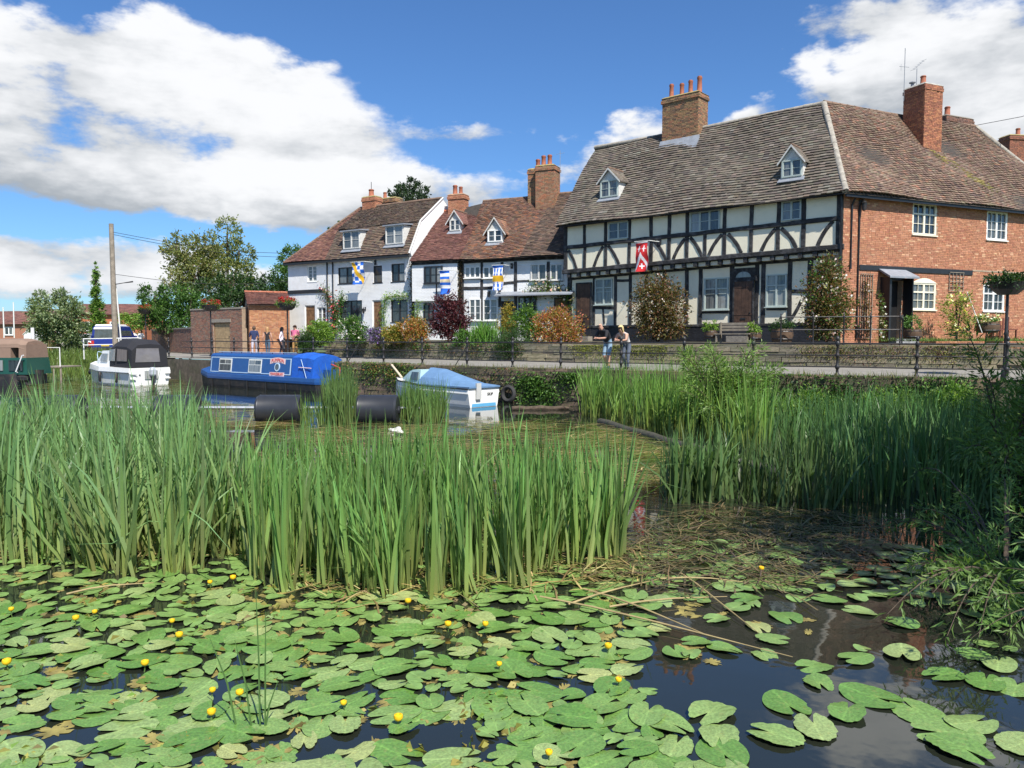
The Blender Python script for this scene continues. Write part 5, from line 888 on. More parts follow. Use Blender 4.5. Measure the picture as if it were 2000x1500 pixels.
def pat1(u, v): return Yl if abs(u-.02-v*.95) < .17 else (Bl if (int(v*6)+int(u*4)) % 2 or v > .9 else Wh)
def pat2(u, v): return Bl if (v > .82 or (int(v*8) % 2 == 0 and not (abs((u*3) % 1-.5) > .44 and v < .8))) else (Wh if int(v*8) % 4 == 1 else (.75, .62, .40))
def pat3(u, v): return Yl if .42 < v < .66 else (Bl if v < .1 or abs(((u*3) % 1)-.5) < .42*abs(((v*5) % 1)-.5)+.10 else Wh)
def pat4(u, v):
    if v < .05: return Wh
    if abs(v-(.45+abs(u-.5)*.95)) < .095: return Wh
    return Wh if cross(u, v, .28, .24, .16) or cross(u, v, .74, .24, .16) or cross(u, v, .5, .82, .16) else Rd
banner('banner', 686, 709, 513, 556, A, -.8, pat1, 'blue and white banner with a yellow diagonal on the mansard house', .12)
banner('banner', 858, 877, 529, 575, Cq, -.9, pat2, 'blue and white barred banner above the purple bush', .08)
banner('banner', 962, 982, 519, 567, Cq, -.6, pat3, 'banner of blue and white lozenges with a yellow band')
banner('banner', 1241, 1264, 473, 531, T, -.7, pat4, 'red banner with a white chevron and three crosses on the timbered house', .03)
# ------------------------------------------------------------------ vehicles
def wheel(parent, x, y, z, r, w=.2):
    o = MB().tube([(x-w/2, y, z), (x+w/2, y, z)], r, 16).build('wheel', paint('tyre_rubber', (.03, .03, .03)), parent, smooth=True); MB().tube([(x-w/2-.012, y, z), (x+w/2+.012, y, z)], r*.6, 12).build('rim', GALV, o)
def vehicle(name, loc, rz, W_, L_, H_, paintm, roofm, label, cat, van=True, plate=True):
    o = empty(name, loc, rz, label, cat); h = W_/2
    def ring(y, zb, zt, k, belt): return [(-h*.92, y, zb), (-h, y, zb+.25), (-h, y, belt), (-h*k, y, zt-.06), (-h*k*.85, y, zt), (h*k*.85, y, zt), (h*k, y, zt-.06), (h, y, belt), (h, y, zb+.25), (h*.92, y, zb)]
    be = 1.0 if van else .85; tp = H_
    MB().loft([ring(0, .4, be+.05, .98, be), ring(.02, .3, be+.1, .98, be), ring(L_-.9, .3, be+.02, .95, be), ring(L_-.1, .32, be-.15, .9, be-.2), ring(L_, .45, be-.25, .9, be-.3)]).build('body', paintm, o, bevel=.03)
    cab_ = [ring(.06 if van else .25, be, tp*.98, .86, be+.02), ring(.3 if van else .8, be, tp, .86, be+.02), ring(L_*.55, be, tp, .86, be+.02), ring(L_*.78, be, be+.1, .9, be+.02)]
    MB().loft(cab_).build('cabin', roofm, o, bevel=.03)
    y0 = .06 if van else .25; MB().hexa([(-h*.8, y0-.02, be+.1), (h*.8, y0-.02, be+.1), (h*.8, y0+.02, be+.1), (-h*.8, y0+.02, be+.1), (-h*.72, y0-.02+(0 if van else .25), tp*.86), (h*.72, y0-.02+(0 if van else .25), tp*.86), (h*.72, y0+.04, tp*.86), (-h*.72, y0+.04, tp*.86)]).build('rear_window', M_GL, o)
    for s in (-1, 1):
        MB().box(min(s*h*.97, s*h*.78), max(s*h*.97, s*h*.78), -.03, .03, be-.35, be+.0).build('tail_light', paint('tail_red', (.5, .03, .02), .25), o); MB().add([(s*h*.985, .5, be+.08), (s*h*.985, L_*.6, be+.08), (s*h*.91, L_*.55, tp*.84), (s*h*.91, .6, tp*.84)], [(0, 1, 2, 3)]).build('side_window', M_GL, o)
        wheel(o, s*(h-.1), .8, .33, .33); wheel(o, s*(h-.1), L_-.8, .33, .33)
    MB().box(-h*.95, h*.95, -.1, .02, .35, .55).build('bumper', paint('bumper_dark', (.04, .04, .05)), o)
    if plate: MB().box(-.26, .26, -.03, .01, .62, .75).build('number_plate', paint('plate_yellow', (.7, .5, .05)), o)
    return o
q = at_y(206, 690, 52); vehicle('parked_van', (q.x, q.y, 1.36), .12, 1.8, 4.3, 2.0, paint('van_blue', (.015, .03, .22), .25, coat=.5), paint('van_blue', (.015, .03, .22)), 'dark blue van with white roof parked behind the telegraph pole', 'van')
vq = bpy.data.objects['parked_van']; MB().hexa([(-.76, .0, 1.74), (.76, .0, 1.74), (.76, 2.4, 1.76), (-.76, 2.4, 1.76), (-.64, .12, 2.08), (.64, .12, 2.08), (.64, 2.1, 2.1), (-.64, 2.1, 2.1)]).build('roof', GEL, vq, bevel=.06)
q = at_y(153, 680, 58); vehicle('parked_car', (q.x, q.y, 1.36), .35, 1.75, 4.2, 1.5, paint('car_silver', (.45, .46, .48), .3, metal=.4), paint('car_silver', (.45, .46, .48)), 'silver car half hidden behind the willow bush', 'car', False)
# ------------------------------------------------------------------ people
SKIN = paint('skin', (.52, .29, .20), .6)
def person(loc, rz, J, R, bones, cl, hair, label, glasses=False, hairlong=0.0, s=1.0, bald=False):
    root = empty('person', loc, rz, label, 'person'); names = list(J); idx = {n: i for i, n in enumerate(names)}
    me = bpy.data.meshes.new('body'); me.from_pydata([tuple(Vector(J[n])*s) for n in names], [(idx[a], idx[b]) for a, b, *_ in bones], []); ob = bpy.data.objects.new('body', me); COL.objects.link(ob)
    sk = ob.modifiers.new('skin', 'SKIN'); sk.use_smooth_shade = True; ob.modifiers.new('sub', 'SUBSURF').levels = 2
    for i, n in enumerate(names): me.skin_vertices[0].data[i].radius = [R[n]*s*k for k in ((1, 1) if not isinstance(R[n], tuple) else (1, 1))] if not isinstance(R[n], tuple) else [R[n][0]*s, R[n][1]*s]
    me.skin_vertices[0].data[idx['pelvis']].use_root = True
    bpy.context.view_layer.update(); m2 = bpy.data.meshes.new_from_object(ob.evaluated_get(bpy.context.evaluated_depsgraph_get())); bpy.data.objects.remove(ob)
    mats = ['skin', 'shirt', 'legs', 'shoe']; m2.materials.clear(); MM = [SKIN, cl['shirt'], cl['legs'], cl['shoe']]
    bm = bmesh.new(); bm.from_mesh(m2)
    for sd in ('l', 'r'):      # fingers
        w, h = Vector(J['elb_'+sd]), Vector(J['hand_'+sd]); d = (h-Vector(J['wri_'+sd])).normalized(); sdv = d.cross(Vector((0, 0, 1))); sdv = sdv.normalized() if sdv.length > .1 else Vector((0, 1, 0))
        for k, ln in enumerate((.05, .08, .088, .08, .062)):
            b = h+sdv*(.016*(k-2)); dd = (d+sdv*(.9 if k == 0 else .08*(k-2))*(-1 if k == 0 else 1)).normalized(); pts = [b-d*.02, b+dd*ln*.55, b+dd*ln*.9+Vector((0, 0, -.03))]; mb = MB().tube([tuple(p*s) for p in pts], [.0095*s, .009*s, .006*s], 5)
            vs = [bm.verts.new(v) for v in mb.v]
            for f in mb.f:
                try: bm.faces.new([vs[i] for i in f])
                except Exception: pass
    bm.to_mesh(m2); bm.free()
    for m in MM: m2.materials.append(m)
    seg = [(Vector(J[a])*s, Vector(J[b])*s, mats.index(c[0]), c[1] if len(c) > 1 else None) for a, b, *c in bones]
    for p in m2.polygons:
        best = None
        for a, b, mi, _ in seg:
            d = b-a; t = max(0, min(1, (p.center-a).dot(d)/max(1e-6, d.length_squared))); q = (p.center-(a+d*t)).length
            if best is None or q < best[0]: best = (q, mi)
        p.material_index = best[1]; p.use_smooth = True
    bo = bpy.data.objects.new('body', m2); link(bo, root)
    hd, cr = Vector(J['head'])*s, Vector(J['crown'])*s; up = (cr-hd).normalized(); fw = Vector(J['nose'])*s-hd; fw = (fw-up*fw.dot(up)).normalized(); sd = fw.cross(up)
    def hp(x, y, z): return tuple(hd+sd*x*s+fw*y*s+up*z*s)
    mb = MB(); n, m = 12, 6; rings = []
    for j in range(m+1):
        th = math.pi*.62*j/m; r = math.sin(th); ring = []
        for k in range(n):
            a = 2*math.pi*k/n; f = math.cos(a); drop = max(0, -f)*.6; z = math.cos(th)*.125; x, y = r*.098*math.sin(a), r*.118*math.cos(a)-.012
            if f > .3 and j > m*.55: z = max(z, .055)
            if j == m and f < .3: z -= .03+hairlong*(1 if f < .1 else .5); y -= .02*(hairlong > 0)
            ring.append(hp(x, y, z+.02))
        rings.append(ring)
    if not bald: mb.loft(rings).build('hair', hair, root, smooth=True)
    else: MB().loft([r[:] for r in rings[:1]]+[[tuple(Vector(p)) for p in rings[1]]]).build('stubble', hair, root, smooth=True)
    MB().hexa([hp(-.075, .085, .005), hp(.075, .085, .005), hp(.075, .10, .005), hp(-.075, .10, .005), hp(-.075, .085, .038), hp(.075, .085, .038), hp(.07, .108, .038), hp(-.07, .108, .038)]).build('sunglasses', M_DKPAINT, root) if glasses else [MB().lathe([(.004, -.012), (.012, 0), (.004, .012)], hp(e, .098, .02), 6).build('eye', M_DKPAINT, root) for e in (-.033, .033)]
    MB().hexa([hp(-.025, .098, -.058), hp(.025, .098, -.058), hp(.02, .104, -.058), hp(-.02, .104, -.058), hp(-.025, .098, -.05), hp(.025, .098, -.05), hp(.02, .105, -.05), hp(-.02, .105, -.05)]).build('mouth', paint('lips', (.35, .12, .1)), root)
    return root
BASER = dict(pelvis=(.155, .12), spine=(.15, .115), chest=(.165, .12), neck=.055, head=(.085, .1), crown=(.05, .06), nose=.018, sho_l=.075, sho_r=.075, elb_l=.045, elb_r=.045, wri_l=.03, wri_r=.03, hand_l=(.042, .02), hand_r=(.042, .02), hip_l=.095, hip_r=.095, kne_l=.062, kne_r=.062, ank_l=.042, ank_r=.042, toe_l=.035, toe_r=.035)
def bones(sleeve='skin', leg='legs', shin='legs', fore='skin'):
    b = [('pelvis', 'spine', 'shirt'), ('spine', 'chest', 'shirt'), ('chest', 'neck', 'skin' if sleeve == 'skin' else 'shirt'), ('neck', 'head', 'skin'), ('head', 'crown', 'skin'), ('head', 'nose', 'skin')]
    for s in 'lr': b += [('chest', 'sho_'+s, 'shirt'), ('sho_'+s, 'elb_'+s, sleeve), ('elb_'+s, 'wri_'+s, fore), ('wri_'+s, 'hand_'+s, 'skin'), ('pelvis', 'hip_'+s, 'legs'), ('hip_'+s, 'kne_'+s, leg), ('kne_'+s, 'ank_'+s, shin), ('ank_'+s, 'toe_'+s, 'shoe')]
    return b
def stand(stride=0.0, arms=None):
    J = dict(pelvis=(0, 0, .95), spine=(0, 0, 1.12), chest=(0, 0, 1.34), neck=(0, .01, 1.5), head=(0, .025, 1.62), crown=(0, .015, 1.72), nose=(0, .125, 1.61))
    for s, k in (('l', -1), ('r', 1)):
        f = stride*k; J.update({'sho_'+s: (k*.18, 0, 1.42), 'elb_'+s: (k*.25, -.03-f*.5, 1.14), 'wri_'+s: (k*.26, .06-f*.6, .9), 'hand_'+s: (k*.255, .09-f*.6, .82), 'hip_'+s: (k*.09, 0, .9), 'kne_'+s: (k*.1, .03+f*.7, .5), 'ank_'+s: (k*.1, -.02+f, .09), 'toe_'+s: (k*.115, .14+f, .035)})
    if arms: J.update(arms)
    return J
def lean(zr=1.0):
    J = dict(pelvis=(0, -.30, .93), spine=(0, -.22, 1.09), chest=(0, -.06, 1.24), neck=(0, .06, 1.36), head=(0, .12, 1.46), crown=(0, .13, 1.56), nose=(0, .22, 1.44))
    for s, k in (('l', -1), ('r', 1)):
        J.update({'sho_'+s: (k*.18, .0, 1.28), 'elb_'+s: (k*.23, .12, 1.06), 'wri_'+s: (k*.05, .26, 1.05), 'hand_'+s: (-k*.03, .31, 1.06), 'hip_'+s: (k*.09, -.30, .88), 'kne_'+s: (k*.1, -.2, .48), 'ank_'+s: (k*.11, -.3-.1*k, .09), 'toe_'+s: (k*.12, -.15-.1*k, .035)})
    return J
C = lambda n, c: paint('cloth_'+n, c, .85, bump=.3, bscale=14, var=.15)
JEAN = C('light_denim', (.26, .38, .50)); NAVY = C('navy', (.02, .03, .09)); BLK = C('black', (.018, .018, .022)); SHOE = C('shoe', (.5, .5, .5)); DSHOE = C('dark_shoe', (.04, .035, .03))
BLOND = paint('blonde_hair', (.62, .47, .22), .5); BROWN = paint('brown_hair', (.08, .045, .025), .5); GINGER = paint('long_fair_hair', (.42, .24, .10), .5); GREYH = paint('grey_stubble', (.35, .3, .27), .7)
def on_rail(px, d): p, t = curve_at(px); n = Vector((t.y, -t.x, 0)); q = p+n*d; return (q.x, q.y, PATHZ+.005), math.atan2(-n.y, -n.x)-math.pi/2
l, rz_ = on_rail(1170, .28); person(l, rz_-.2, lean(), BASER, bones('shirt', 'legs', 'skin'), dict(shirt=BLK, legs=JEAN, shoe=SHOE), GREYH, 'bald man in black T-shirt and denim shorts leaning on the railing', True, bald=True, s=1.1)
l, rz_ = on_rail(1209, .28); person(l, rz_-.15, lean(), {**BASER, 'pelvis': (.15, .12), 'spine': (.12, .1), 'chest': (.135, .11)}, bones('skin', 'legs', 'legs'), dict(shirt=C('pale_top', (.6, .55, .52)), legs=C('patterned', (.10, .12, .16)), shoe=DSHOE), BLOND, 'blonde woman in pale sleeveless top leaning on the railing', True, .10, s=1.03)
q = at_y(497, 690, 44.2); person((q.x, q.y, 1.45), .25, stand(.16), BASER, bones('shirt'), dict(shirt=NAVY, legs=C('lilac_grey', (.45, .42, .48)), shoe=SHOE), BROWN, 'person in navy top and pale trousers walking away behind the narrowboat')
q = at_y(523, 690, 44.0); person((q.x, q.y, 1.45), -.1, stand(-.08), {**BASER, 'chest': (.13, .1), 'spine': (.115, .1)}, bones('skin'), dict(shirt=BLK, legs=C('blue_jeans', (.07, .12, .18)), shoe=DSHOE), GINGER, 'woman with long fair hair in a black vest seen from behind', False, .26, s=.97)
q = at_y(551, 690, 43.2); person((q.x, q.y, 1.45), -1.4, stand(.14), {**BASER, 'chest': (.14, .11)}, bones('shirt', fore='shirt'), dict(shirt=C('pale_pink', (.78, .66, .70)), legs=C('charcoal', (.05, .045, .06)), shoe=DSHOE), BROWN, 'person in pale pink sweater walking towards the white house', False, .06, s=.96)
q = at_y(577, 690, 42.8); person((q.x, q.y, 1.45), math.pi-.3, stand(0, dict(wri_l=(-.1, .22, 1.12), hand_l=(-.02, .25, 1.13), wri_r=(.14, .2, 1.1), hand_r=(.06, .26, 1.12))), {**BASER, 'spine': (.18, .16), 'pelvis': (.17, .14)}, bones('shirt'), dict(shirt=C('rose_pink', (.62, .15, .27)), legs=C('tan_chino', (.45, .25, .09)), shoe=DSHOE), BROWN, 'man in rose pink shirt and tan trousers holding his phone', True, s=1.02)
for px, lab, k in ((262, 'left of two people in white walking far up the road', .1), (276, 'right of two people in white walking far up the road', -.1)):
    q = at_y(px, 690, 60); person((q.x, q.y, 1.4), math.pi+k, stand(k), BASER, bones('shirt'), dict(shirt=C('white_shirt', (.75, .73, .72)), legs=C('grey_trouser', (.3, .28, .3)), shoe=DSHOE), BROWN, lab)
# ------------------------------------------------------------------ garden shrubs and climbers
GRN = [(.06, .13, .025), (.045, .10, .02), (.09, .17, .035)]; DKG = [(.03, .065, .018), (.022, .05, .015), (.045, .085, .025)]; LIME = [(.13, .22, .03), (.10, .18, .03), (.17, .26, .05)]
ORG = [(.34, .14, .03), (.28, .17, .04), (.22, .20, .05), (.38, .11, .05), (.15, .15, .04)]; PUR = [(.06, .016, .022), (.09, .02, .03), (.045, .012, .016), (.11, .035, .04)]; OLV = [(.10, .085, .03), (.075, .07, .022), (.14, .09, .035), (.06, .065, .02), (.16, .07, .04)]
def shrub(px, top, base, wpx, Y, pal, label, size=.11, n=2600, name='shrub', z0=None, flowers=None, lumps=4, depth=.8, aspect=.5, cat='shrub', group=None):
    k = Y/FPX; c = at_y(px, base, Y); z0 = c.z if z0 is None else z0; h = at_y(px, top, Y).z-z0; w = wpx*k/2; bl = []
    for i in range(lumps):
        a = (i+.5)/lumps*2-1; bl.append((a*w*.5, random.uniform(-.3, .3)*w*depth, h*random.uniform(.42, .58), w*.58, w*depth*.6, h*random.uniform(.36, .46)))
    bl.append((0, 0, h*.6, w*.6, w*depth*.6, h*.42)); bl.append((0, 0, h*.25, w*.8, w*depth*.7, h*.28))
    o = plant(name, (c.x, Y, z0), bl, int(n*1.45), size, pal, label, cat, group, aspect=aspect, clump=.34)
    if flowers: 
        P, D_ = crown([(b[0], b[1]-.05, b[2], b[3]*1.04, b[4]*1.04, b[5]*1.04) for b in bl], flowers[1], .12, 3); k = P[:, 2] > .05; leafcloud('blossom', P[k], D_[k], flowers[2], cols(k.sum(), flowers[0]), LEAF, o, .95)
    return o
WHB = [(.75, .70, .66), (.72, .58, .55)]
shrub(625, 628, 676, 62, 42.5, LIME, 'bright leafy green shrub below the white house door', name='garden_shrub')
shrub(598, 645, 690, 46, 42, DKG, 'dark feathery shrub at the left end of the garden wall', .08)
shrub(690, 618, 672, 66, 41.2, GRN, 'white-flowered green shrub under the wide dark window', flowers=(WHB, 260, .08))
shrub(738, 640, 672, 50, 40, [(.12, .11, .14), (.08, .11, .04), (.2, .13, .32)], 'lavender clump with purple flower heads', .07, name='lavender', flowers=([(.25, .14, .5), (.35, .25, .55)], 240, .07))
shrub(770, 633, 672, 50, 39.6, [(.22, .2, .04), (.12, .15, .03), (.3, .2, .05)], 'yellow-green shrub beside the lavender')
shrub(812, 620, 670, 70, 39.4, ORG, 'orange-leaved shrub left of the purple bush', .10)
shrub(878, 574, 668, 88, 39.2, PUR, 'dark purple bush under the blue barred banner', .15, 3400, aspect=.35)
shrub(905, 640, 678, 44, 37.6, GRN, 'low green plant at the foot of the purple bush', .1, 1200)
c = at_y(945, 680, 37.2); o = empty('strap_leaved_plant', (c.x, 37.2, 2.15), 0, 'bright strap-leaved plant in front of the white casements', 'plant'); n = 420; blades('leaves', np.stack([RNG.normal(0, .35, n), RNG.normal(0, .25, n), np.zeros(n)], 1), RNG.uniform(.7, 1.4, n), .05, .22, .35, (.08, .17, .03), (.14, .28, .05), LEAF, o)
shrub(990, 588, 655, 44, 39.5, [(.3, .2, .03), (.22, .18, .03), (.15, .16, .03)], 'small golden acer beside the dark doorway', .08, 1500, name='acer')
shrub(1032, 598, 668, 74, 38.2, GRN+LIME[:1], 'rounded mid-green shrub between the golden acer and orange bush', .13, 2600, aspect=.35)
shrub(1000, 638, 705, 78, 35.6, DKG, 'dark green dome of rosemary overhanging the garden wall', .07, 3000)
shrub(1088, 604, 690, 112, 36.2, ORG+[(.3, .12, .1)], 'large orange and pink shrub left of the leaning man', .10, 5000, flowers=([(.7, .6, .5), (.5, .2, .2)], 200, .07))
shrub(1285, 538, 664, 118, 36.4, OLV, 'tall brown-leaved climbing bush under the red banner', .12, 6000, flowers=(WHB, 260, .09), z0=2.4)
shrub(1615, 500, 668, 104, 31.0, OLV+GRN[:1], 'white rose bush covering the corner of the timbered house', .11, 6500, name='rose_bush', flowers=(WHB, 330, .10), z0=2.4)
shrub(1870, 562, 600, 66, 33.4, [(.16, .2, .05), (.22, .24, .06)], 'yellow rose tree trained on the brick wall', .10, 1100, name='rose_tree', flowers=([(.75, .65, .2), (.8, .75, .45)], 90, .13), z0=2.55)
c = at_y(1868, 660, 33.4)
def climber(pts, fr, b, n, pal, label, size=.1, wd=.35, fl=None, name='climbing_plant', cat='climber'):
    P = [Vector((fr(px, py, b)[0], b, fr(px, py, b)[1])) for px, py in pts]; root = empty(name, fr.l+fr.x*P[0].x+fr.y*b, fr.o.rotation_euler.z, label, cat); O = Vector((P[0].x, b, 0)); Q = []
    seg = [(a, c_) for a, c_ in zip(P, P[1:])]; L = [(c_-a).length for a, c_ in seg]
    for i in range(n):
        a, c_ = random.choices(seg, L)[0]; t = random.random(); Q.append(a.lerp(c_, t)-O+Vector((random.gauss(0, wd*.55), random.uniform(-.22, -.03), random.gauss(0, wd*.55))))
    Q = np.array(Q); D_ = RNG.normal(size=Q.shape)+np.array([0, -.6, -.3]); leafcloud('foliage', Q, D_, size*RNG.uniform(.6, 1.3, len(Q)), cols(len(Q), pal), LEAF, root)
    if fl: k = RNG.choice(len(Q), min(fl[1], len(Q)), False); leafcloud('blossom', Q[k]+np.array([0, -.08, 0]), RNG.normal(size=(len(k), 3)), fl[2], cols(len(k), fl[0]), LEAF, root, .95)
    MB().tube([tuple(p-O+Vector((0, -.05, 0))) for p in P], .025, 5).build('stem', BARK, root); return root
climber([(657, 655), (655, 610), (640, 575), (632, 565)], A, 0, 900, OLV+GRN, 'red rose climbing between the white door and wide window', .11, .45, ([(.55, .08, .1), (.75, .4, .4)], 45, .14)); climber([(657, 640), (662, 600), (672, 575)], A, 0, 700, GRN, 'leafy right half of the red climbing rose', .11, .45, ([(.55, .12, .15)], 14, .14))
climber([(752, 650), (750, 610), (755, 580), (800, 578)], A, 0, 700, LIME, 'light green vine arching over the right-hand oak door', .1, .3)
climber([(812, 650), (808, 600), (806, 545), (806, 512)], A, 0, 900, [(.07, .045, .025), (.05, .07, .02), (.09, .06, .03)], 'twiggy creeper on the corner between the white houses', .1, .22); climber([(815, 655), (816, 610), (818, 590)], Cq, -.28, 500, LIME, 'bright green creeper at the foot of the jettied bay', .1, .28)
climber([(899, 600), (898, 560), (901, 512)], Cq, -.05, 500, [(.07, .04, .025), (.06, .05, .02)], 'thin brown creeper beside the small white casement', .1, .2)
climber([(1110, 600), (1105, 570), (1060, 560), (1030, 575)], Cq, -.1, 1000, GRN+OLV[:2], 'pale rose trained across the porch beside the timbered house', .12, .42, (WHB+[(.8, .5, .4)], 40, .16))
climber([(1692, 660), (1690, 600), (1688, 545)], Bf, -.12, 300, OLV, 'sparse rose on the trellis left of the porch', .1, .22, (WHB, 16, .1)); climber([(1718, 662), (1716, 600), (1714, 575)], Bf, -.95, 450, OLV+GRN, 'rose growing up the porch post', .1, .2, (WHB, 20, .1))
def trellis(px0, px1, py0, py1, nx, ny, label):
    x0, z1 = Bf(px0, py0); x1, _ = Bf(px1, py0); z0 = Bf(px0, py1)[1]; o = empty('trellis', Bf.l+Bf.x*x0+Vector((0, 0, z0)), BH.rotation_euler.z, label, 'trellis'); w, h = x1-x0, z1-z0
    for i in range(nx+1): MB().box(w*i/nx-.014, w*i/nx+.014, -.06, -.035, 0, h).build('slat', WOODG, o)
    for i in range(ny+1): MB().box(-.02, w+.02, -.085, -.061, h*i/ny-.014, h*i/ny+.014).build('slat', WOODG, o)
trellis(1680, 1703, 535, 660, 5, 4, 'tall wooden trellis on the brick wall left of the porch'); trellis(1853, 1880, 532, 568, 4, 4, 'fan trellis above the yellow rose')
shrubpot = mat('oak_barrel', (.10, .06, .035), .85, var=.3)
def tub(px, base, Y, r, h, label, pal, fl=None, name='barrel_planter', hh=.35):
    c = at_y(px, base, Y); o = empty(name, (c.x, Y, c.z), 0, label, 'planter'); MB().lathe([(r*.82, 0), (r, h*.5), (r*.9, h), (r*.8, h), (r*.75, h-.06)], n=14).build('tub', shrubpot, o, smooth=True)
    for z in (h*.22, h*.78): MB().lathe([(r*.94, z-.02), (r*.97, z), (r*.94, z+.025)], n=14).build('hoop', IRON, o)
    P, D_ = crown([(0, 0, h+hh*.3, r*1.0, r*1.0, hh*.6)], 500, .35); leafcloud('foliage', P, D_, .09, cols(len(P), pal), LEAF, o)
    if fl: P, D_ = crown([(0, 0, h+hh*.5, r*.95, r*.95, hh*.5)], 90, .3, 3); leafcloud('blossom', P, D_, .09, cols(len(P), fl), LEAF, o, .9)
tub(1527, 668, 29.4, .42, .5, 'dark barrel planter behind the short terrace railing', DKG); tub(1928, 650, 33.5, .48, .45, 'brown barrel of pale flowers below the right-hand window', GRN, [(.75, .72, .5)]); tub(1782, 662, 31.5, .35, .4, 'dark pot of greenery right of the porch', GRN, None, 'plant_pot', .6); tub(1388, 660, 31.5, .28, .3, 'left of two pots of lime-green plants on the terrace', LIME, None, 'plant_pot', .45); tub(1473, 664, 30.4, .28, .3, 'right of two pots of lime-green plants on the terrace', LIME, None, 'plant_pot', .45)
c = at_y(1432, 668, 30.8); o = empty('garden_bench', (c.x, c.y, 2.3), math.atan2(-.6535, .757), 'low weathered bench between the two lime-green pots', 'bench')
for i in range(3): MB().box(-.75, .75, -.2+i*.14, -.08+i*.14, .36, .4).build('seat_slat', WOODG, o); MB().box(-.75, .75, .24, .27, .5+i*.12, .59+i*.12).build('back_slat', WOODG, o)
for x in (-.65, .65): 
    for y in (-.15, .24): MB().box(x-.03, x+.03, y-.03, y+.03, 0, .36 if y < 0 else .85).build('leg', WOODG, o)
# red bench and bicycle against the brick wall
x, z = Bf(1935, 640); o = empty('wall_bench', Bf.l+Bf.x*(x+.2)+Bf.y*-.5+Vector((0, 0, -.05)), BH.rotation_euler.z, 'dark red slatted bench under the right-hand brick window', 'bench'); RB = paint('bench_red', (.16, .05, .035), .7)
for i in range(5): MB().box(-.55+i*.25, -.45+i*.25, .2, .23, .5, 1.0).build('back_slat', RB, o)
MB().box(-.6, .7, -.2, .25, .44, .49).build('seat', RB, o)
for x_ in (-.55, .6): MB().box(x_, x_+.06, -.18, -.12, 0, .44).build('leg', RB, o); MB().box(x_, x_+.06, .2, .26, 0, 1.05).build('leg', RB, o)
x, z = Bf(1968, 640); o = empty('bicycle', Bf.l+Bf.x*(x+.3)+Bf.y*-.9+Vector((0, 0, -.1)), BH.rotation_euler.z+.3, 'bicycle leaning by the brick wall at the right edge', 'bicycle')
for cx in (-.5, .5): MB().tube([(cx+.33*math.cos(2*math.pi*k/20), 0, .34+.33*math.sin(2*math.pi*k/20)) for k in range(21)], .018, 5).build('wheel', HULL, o)
MB().tube([(-.5, 0, .34), (-.2, 0, .8), (.35, 0, .85), (.5, 0, .34)], .018, 6).tube([(-.2, 0, .8), (-.08, 0, .34), (.35, 0, .82)], .018, 6).tube([(-.5, 0, .34), (-.08, 0, .34)], .014, 6).build('frame', RED, o); MB().tube([(.35, -.25, 1.0), (.37, 0, .97), (.35, .25, 1.0)], .015, 6).build('handlebar', HULL, o); MB().box(-.33, -.1, -.06, .06, .88, .93).build('saddle', HULL, o)
x, z = Bf(1905, 600); o = tag(MB().tube([(0, 0, 0), (-.55, .25, 1.75)], .02, 6).build('broom_handle', WP), 'long pale pole leaning on the brick wall', 'pole'); c = at_y(1918, 650, 33); o.location = (c.x, c.y, c.z)
# ------------------------------------------------------------------ trees
def tree(px, base_z, Y, parts, n, size, pal, label, trunk, name='tree', group=None, clump=.26):
    k = Y/FPX; c = at_y(px, 640, Y); bl = []
    for (bx, by, w, h) in parts:
        q = at_y(bx, by, Y); bl.append((q.x-c.x, random.uniform(-.3, .3)*w*k*.5, q.z-base_z, w*k/2, w*k/2*.85, h*k/2))
    return plant(name, (c.x, Y, base_z), bl, n, size, pal, label, 'tree', group, trunk=trunk, clump=clump, foliage='crown')
ASH = [(.17, .19, .06), (.14, .165, .05), (.20, .205, .075), (.10, .125, .04)]
tree(372, 1.4, 70, [(370, 500, 90, 90), (345, 485, 55, 60), (400, 480, 55, 60), (385, 545, 90, 80), (350, 540, 60, 70), (410, 520, 60, 80)], 8000, .24, ASH+[(.16, .14, .05)], 'olive-green ash tree with a spreading crown beyond the garden wall', (.3, 4.5), 'ash_tree')
tree(445, 1.4, 74, [(447, 460, 62, 60), (470, 495, 55, 60), (432, 500, 60, 60), (455, 530, 90, 60), (480, 540, 40, 60)], 4600, .24, ASH, 'taller light-crowned tree behind the ash tree', (.3, 5), 'ash_tree')
tree(440, 1.4, 64, [(410, 575, 70, 60), (450, 565, 80, 60), (495, 570, 80, 55), (535, 565, 70, 60), (555, 575, 50, 60), (470, 595, 120, 50)], 9000, .22, DKG, 'dark evergreen mass behind the brick outbuilding', (.35, 3), 'evergreen_tree')
tree(572, 1.4, 66, [(568, 510, 50, 62), (560, 545, 60, 60), (590, 500, 26, 30)], 3800, .2, [(.06, .13, .025), (.08, .15, .03), (.04, .09, .02)], 'rounded green tree beside the left end of the mansard roof', (.25, 5), 'round_tree')
tree(795, 2.4, 78, [(795, 385, 60, 44), (775, 375, 36, 30), (820, 378, 40, 36), (800, 362, 40, 24), (790, 410, 80, 40)], 4500, .24, [(.035, .06, .03), (.03, .05, .028), (.05, .08, .04)], 'dark pine top showing above the mansard roof', (.3, 11), 'pine_tree')
tree(655, 2.4, 80, [(650, 452, 24, 20), (668, 442, 20, 22), (665, 465, 50, 30)], 1500, .22, DKG, 'small dark tree top left of the mansard chimney', (.25, 10), 'pine_tree')
tree(330, 1.4, 60, [(300, 580, 60, 50), (340, 590, 80, 70), (375, 600, 60, 60), (320, 620, 90, 60), (365, 630, 70, 50), (290, 610, 50, 50)], 9000, .2, GRN+DKG[:1], 'big leafy hedge tree hanging over the garden wall', (.2, 1.5), 'hedge_tree')
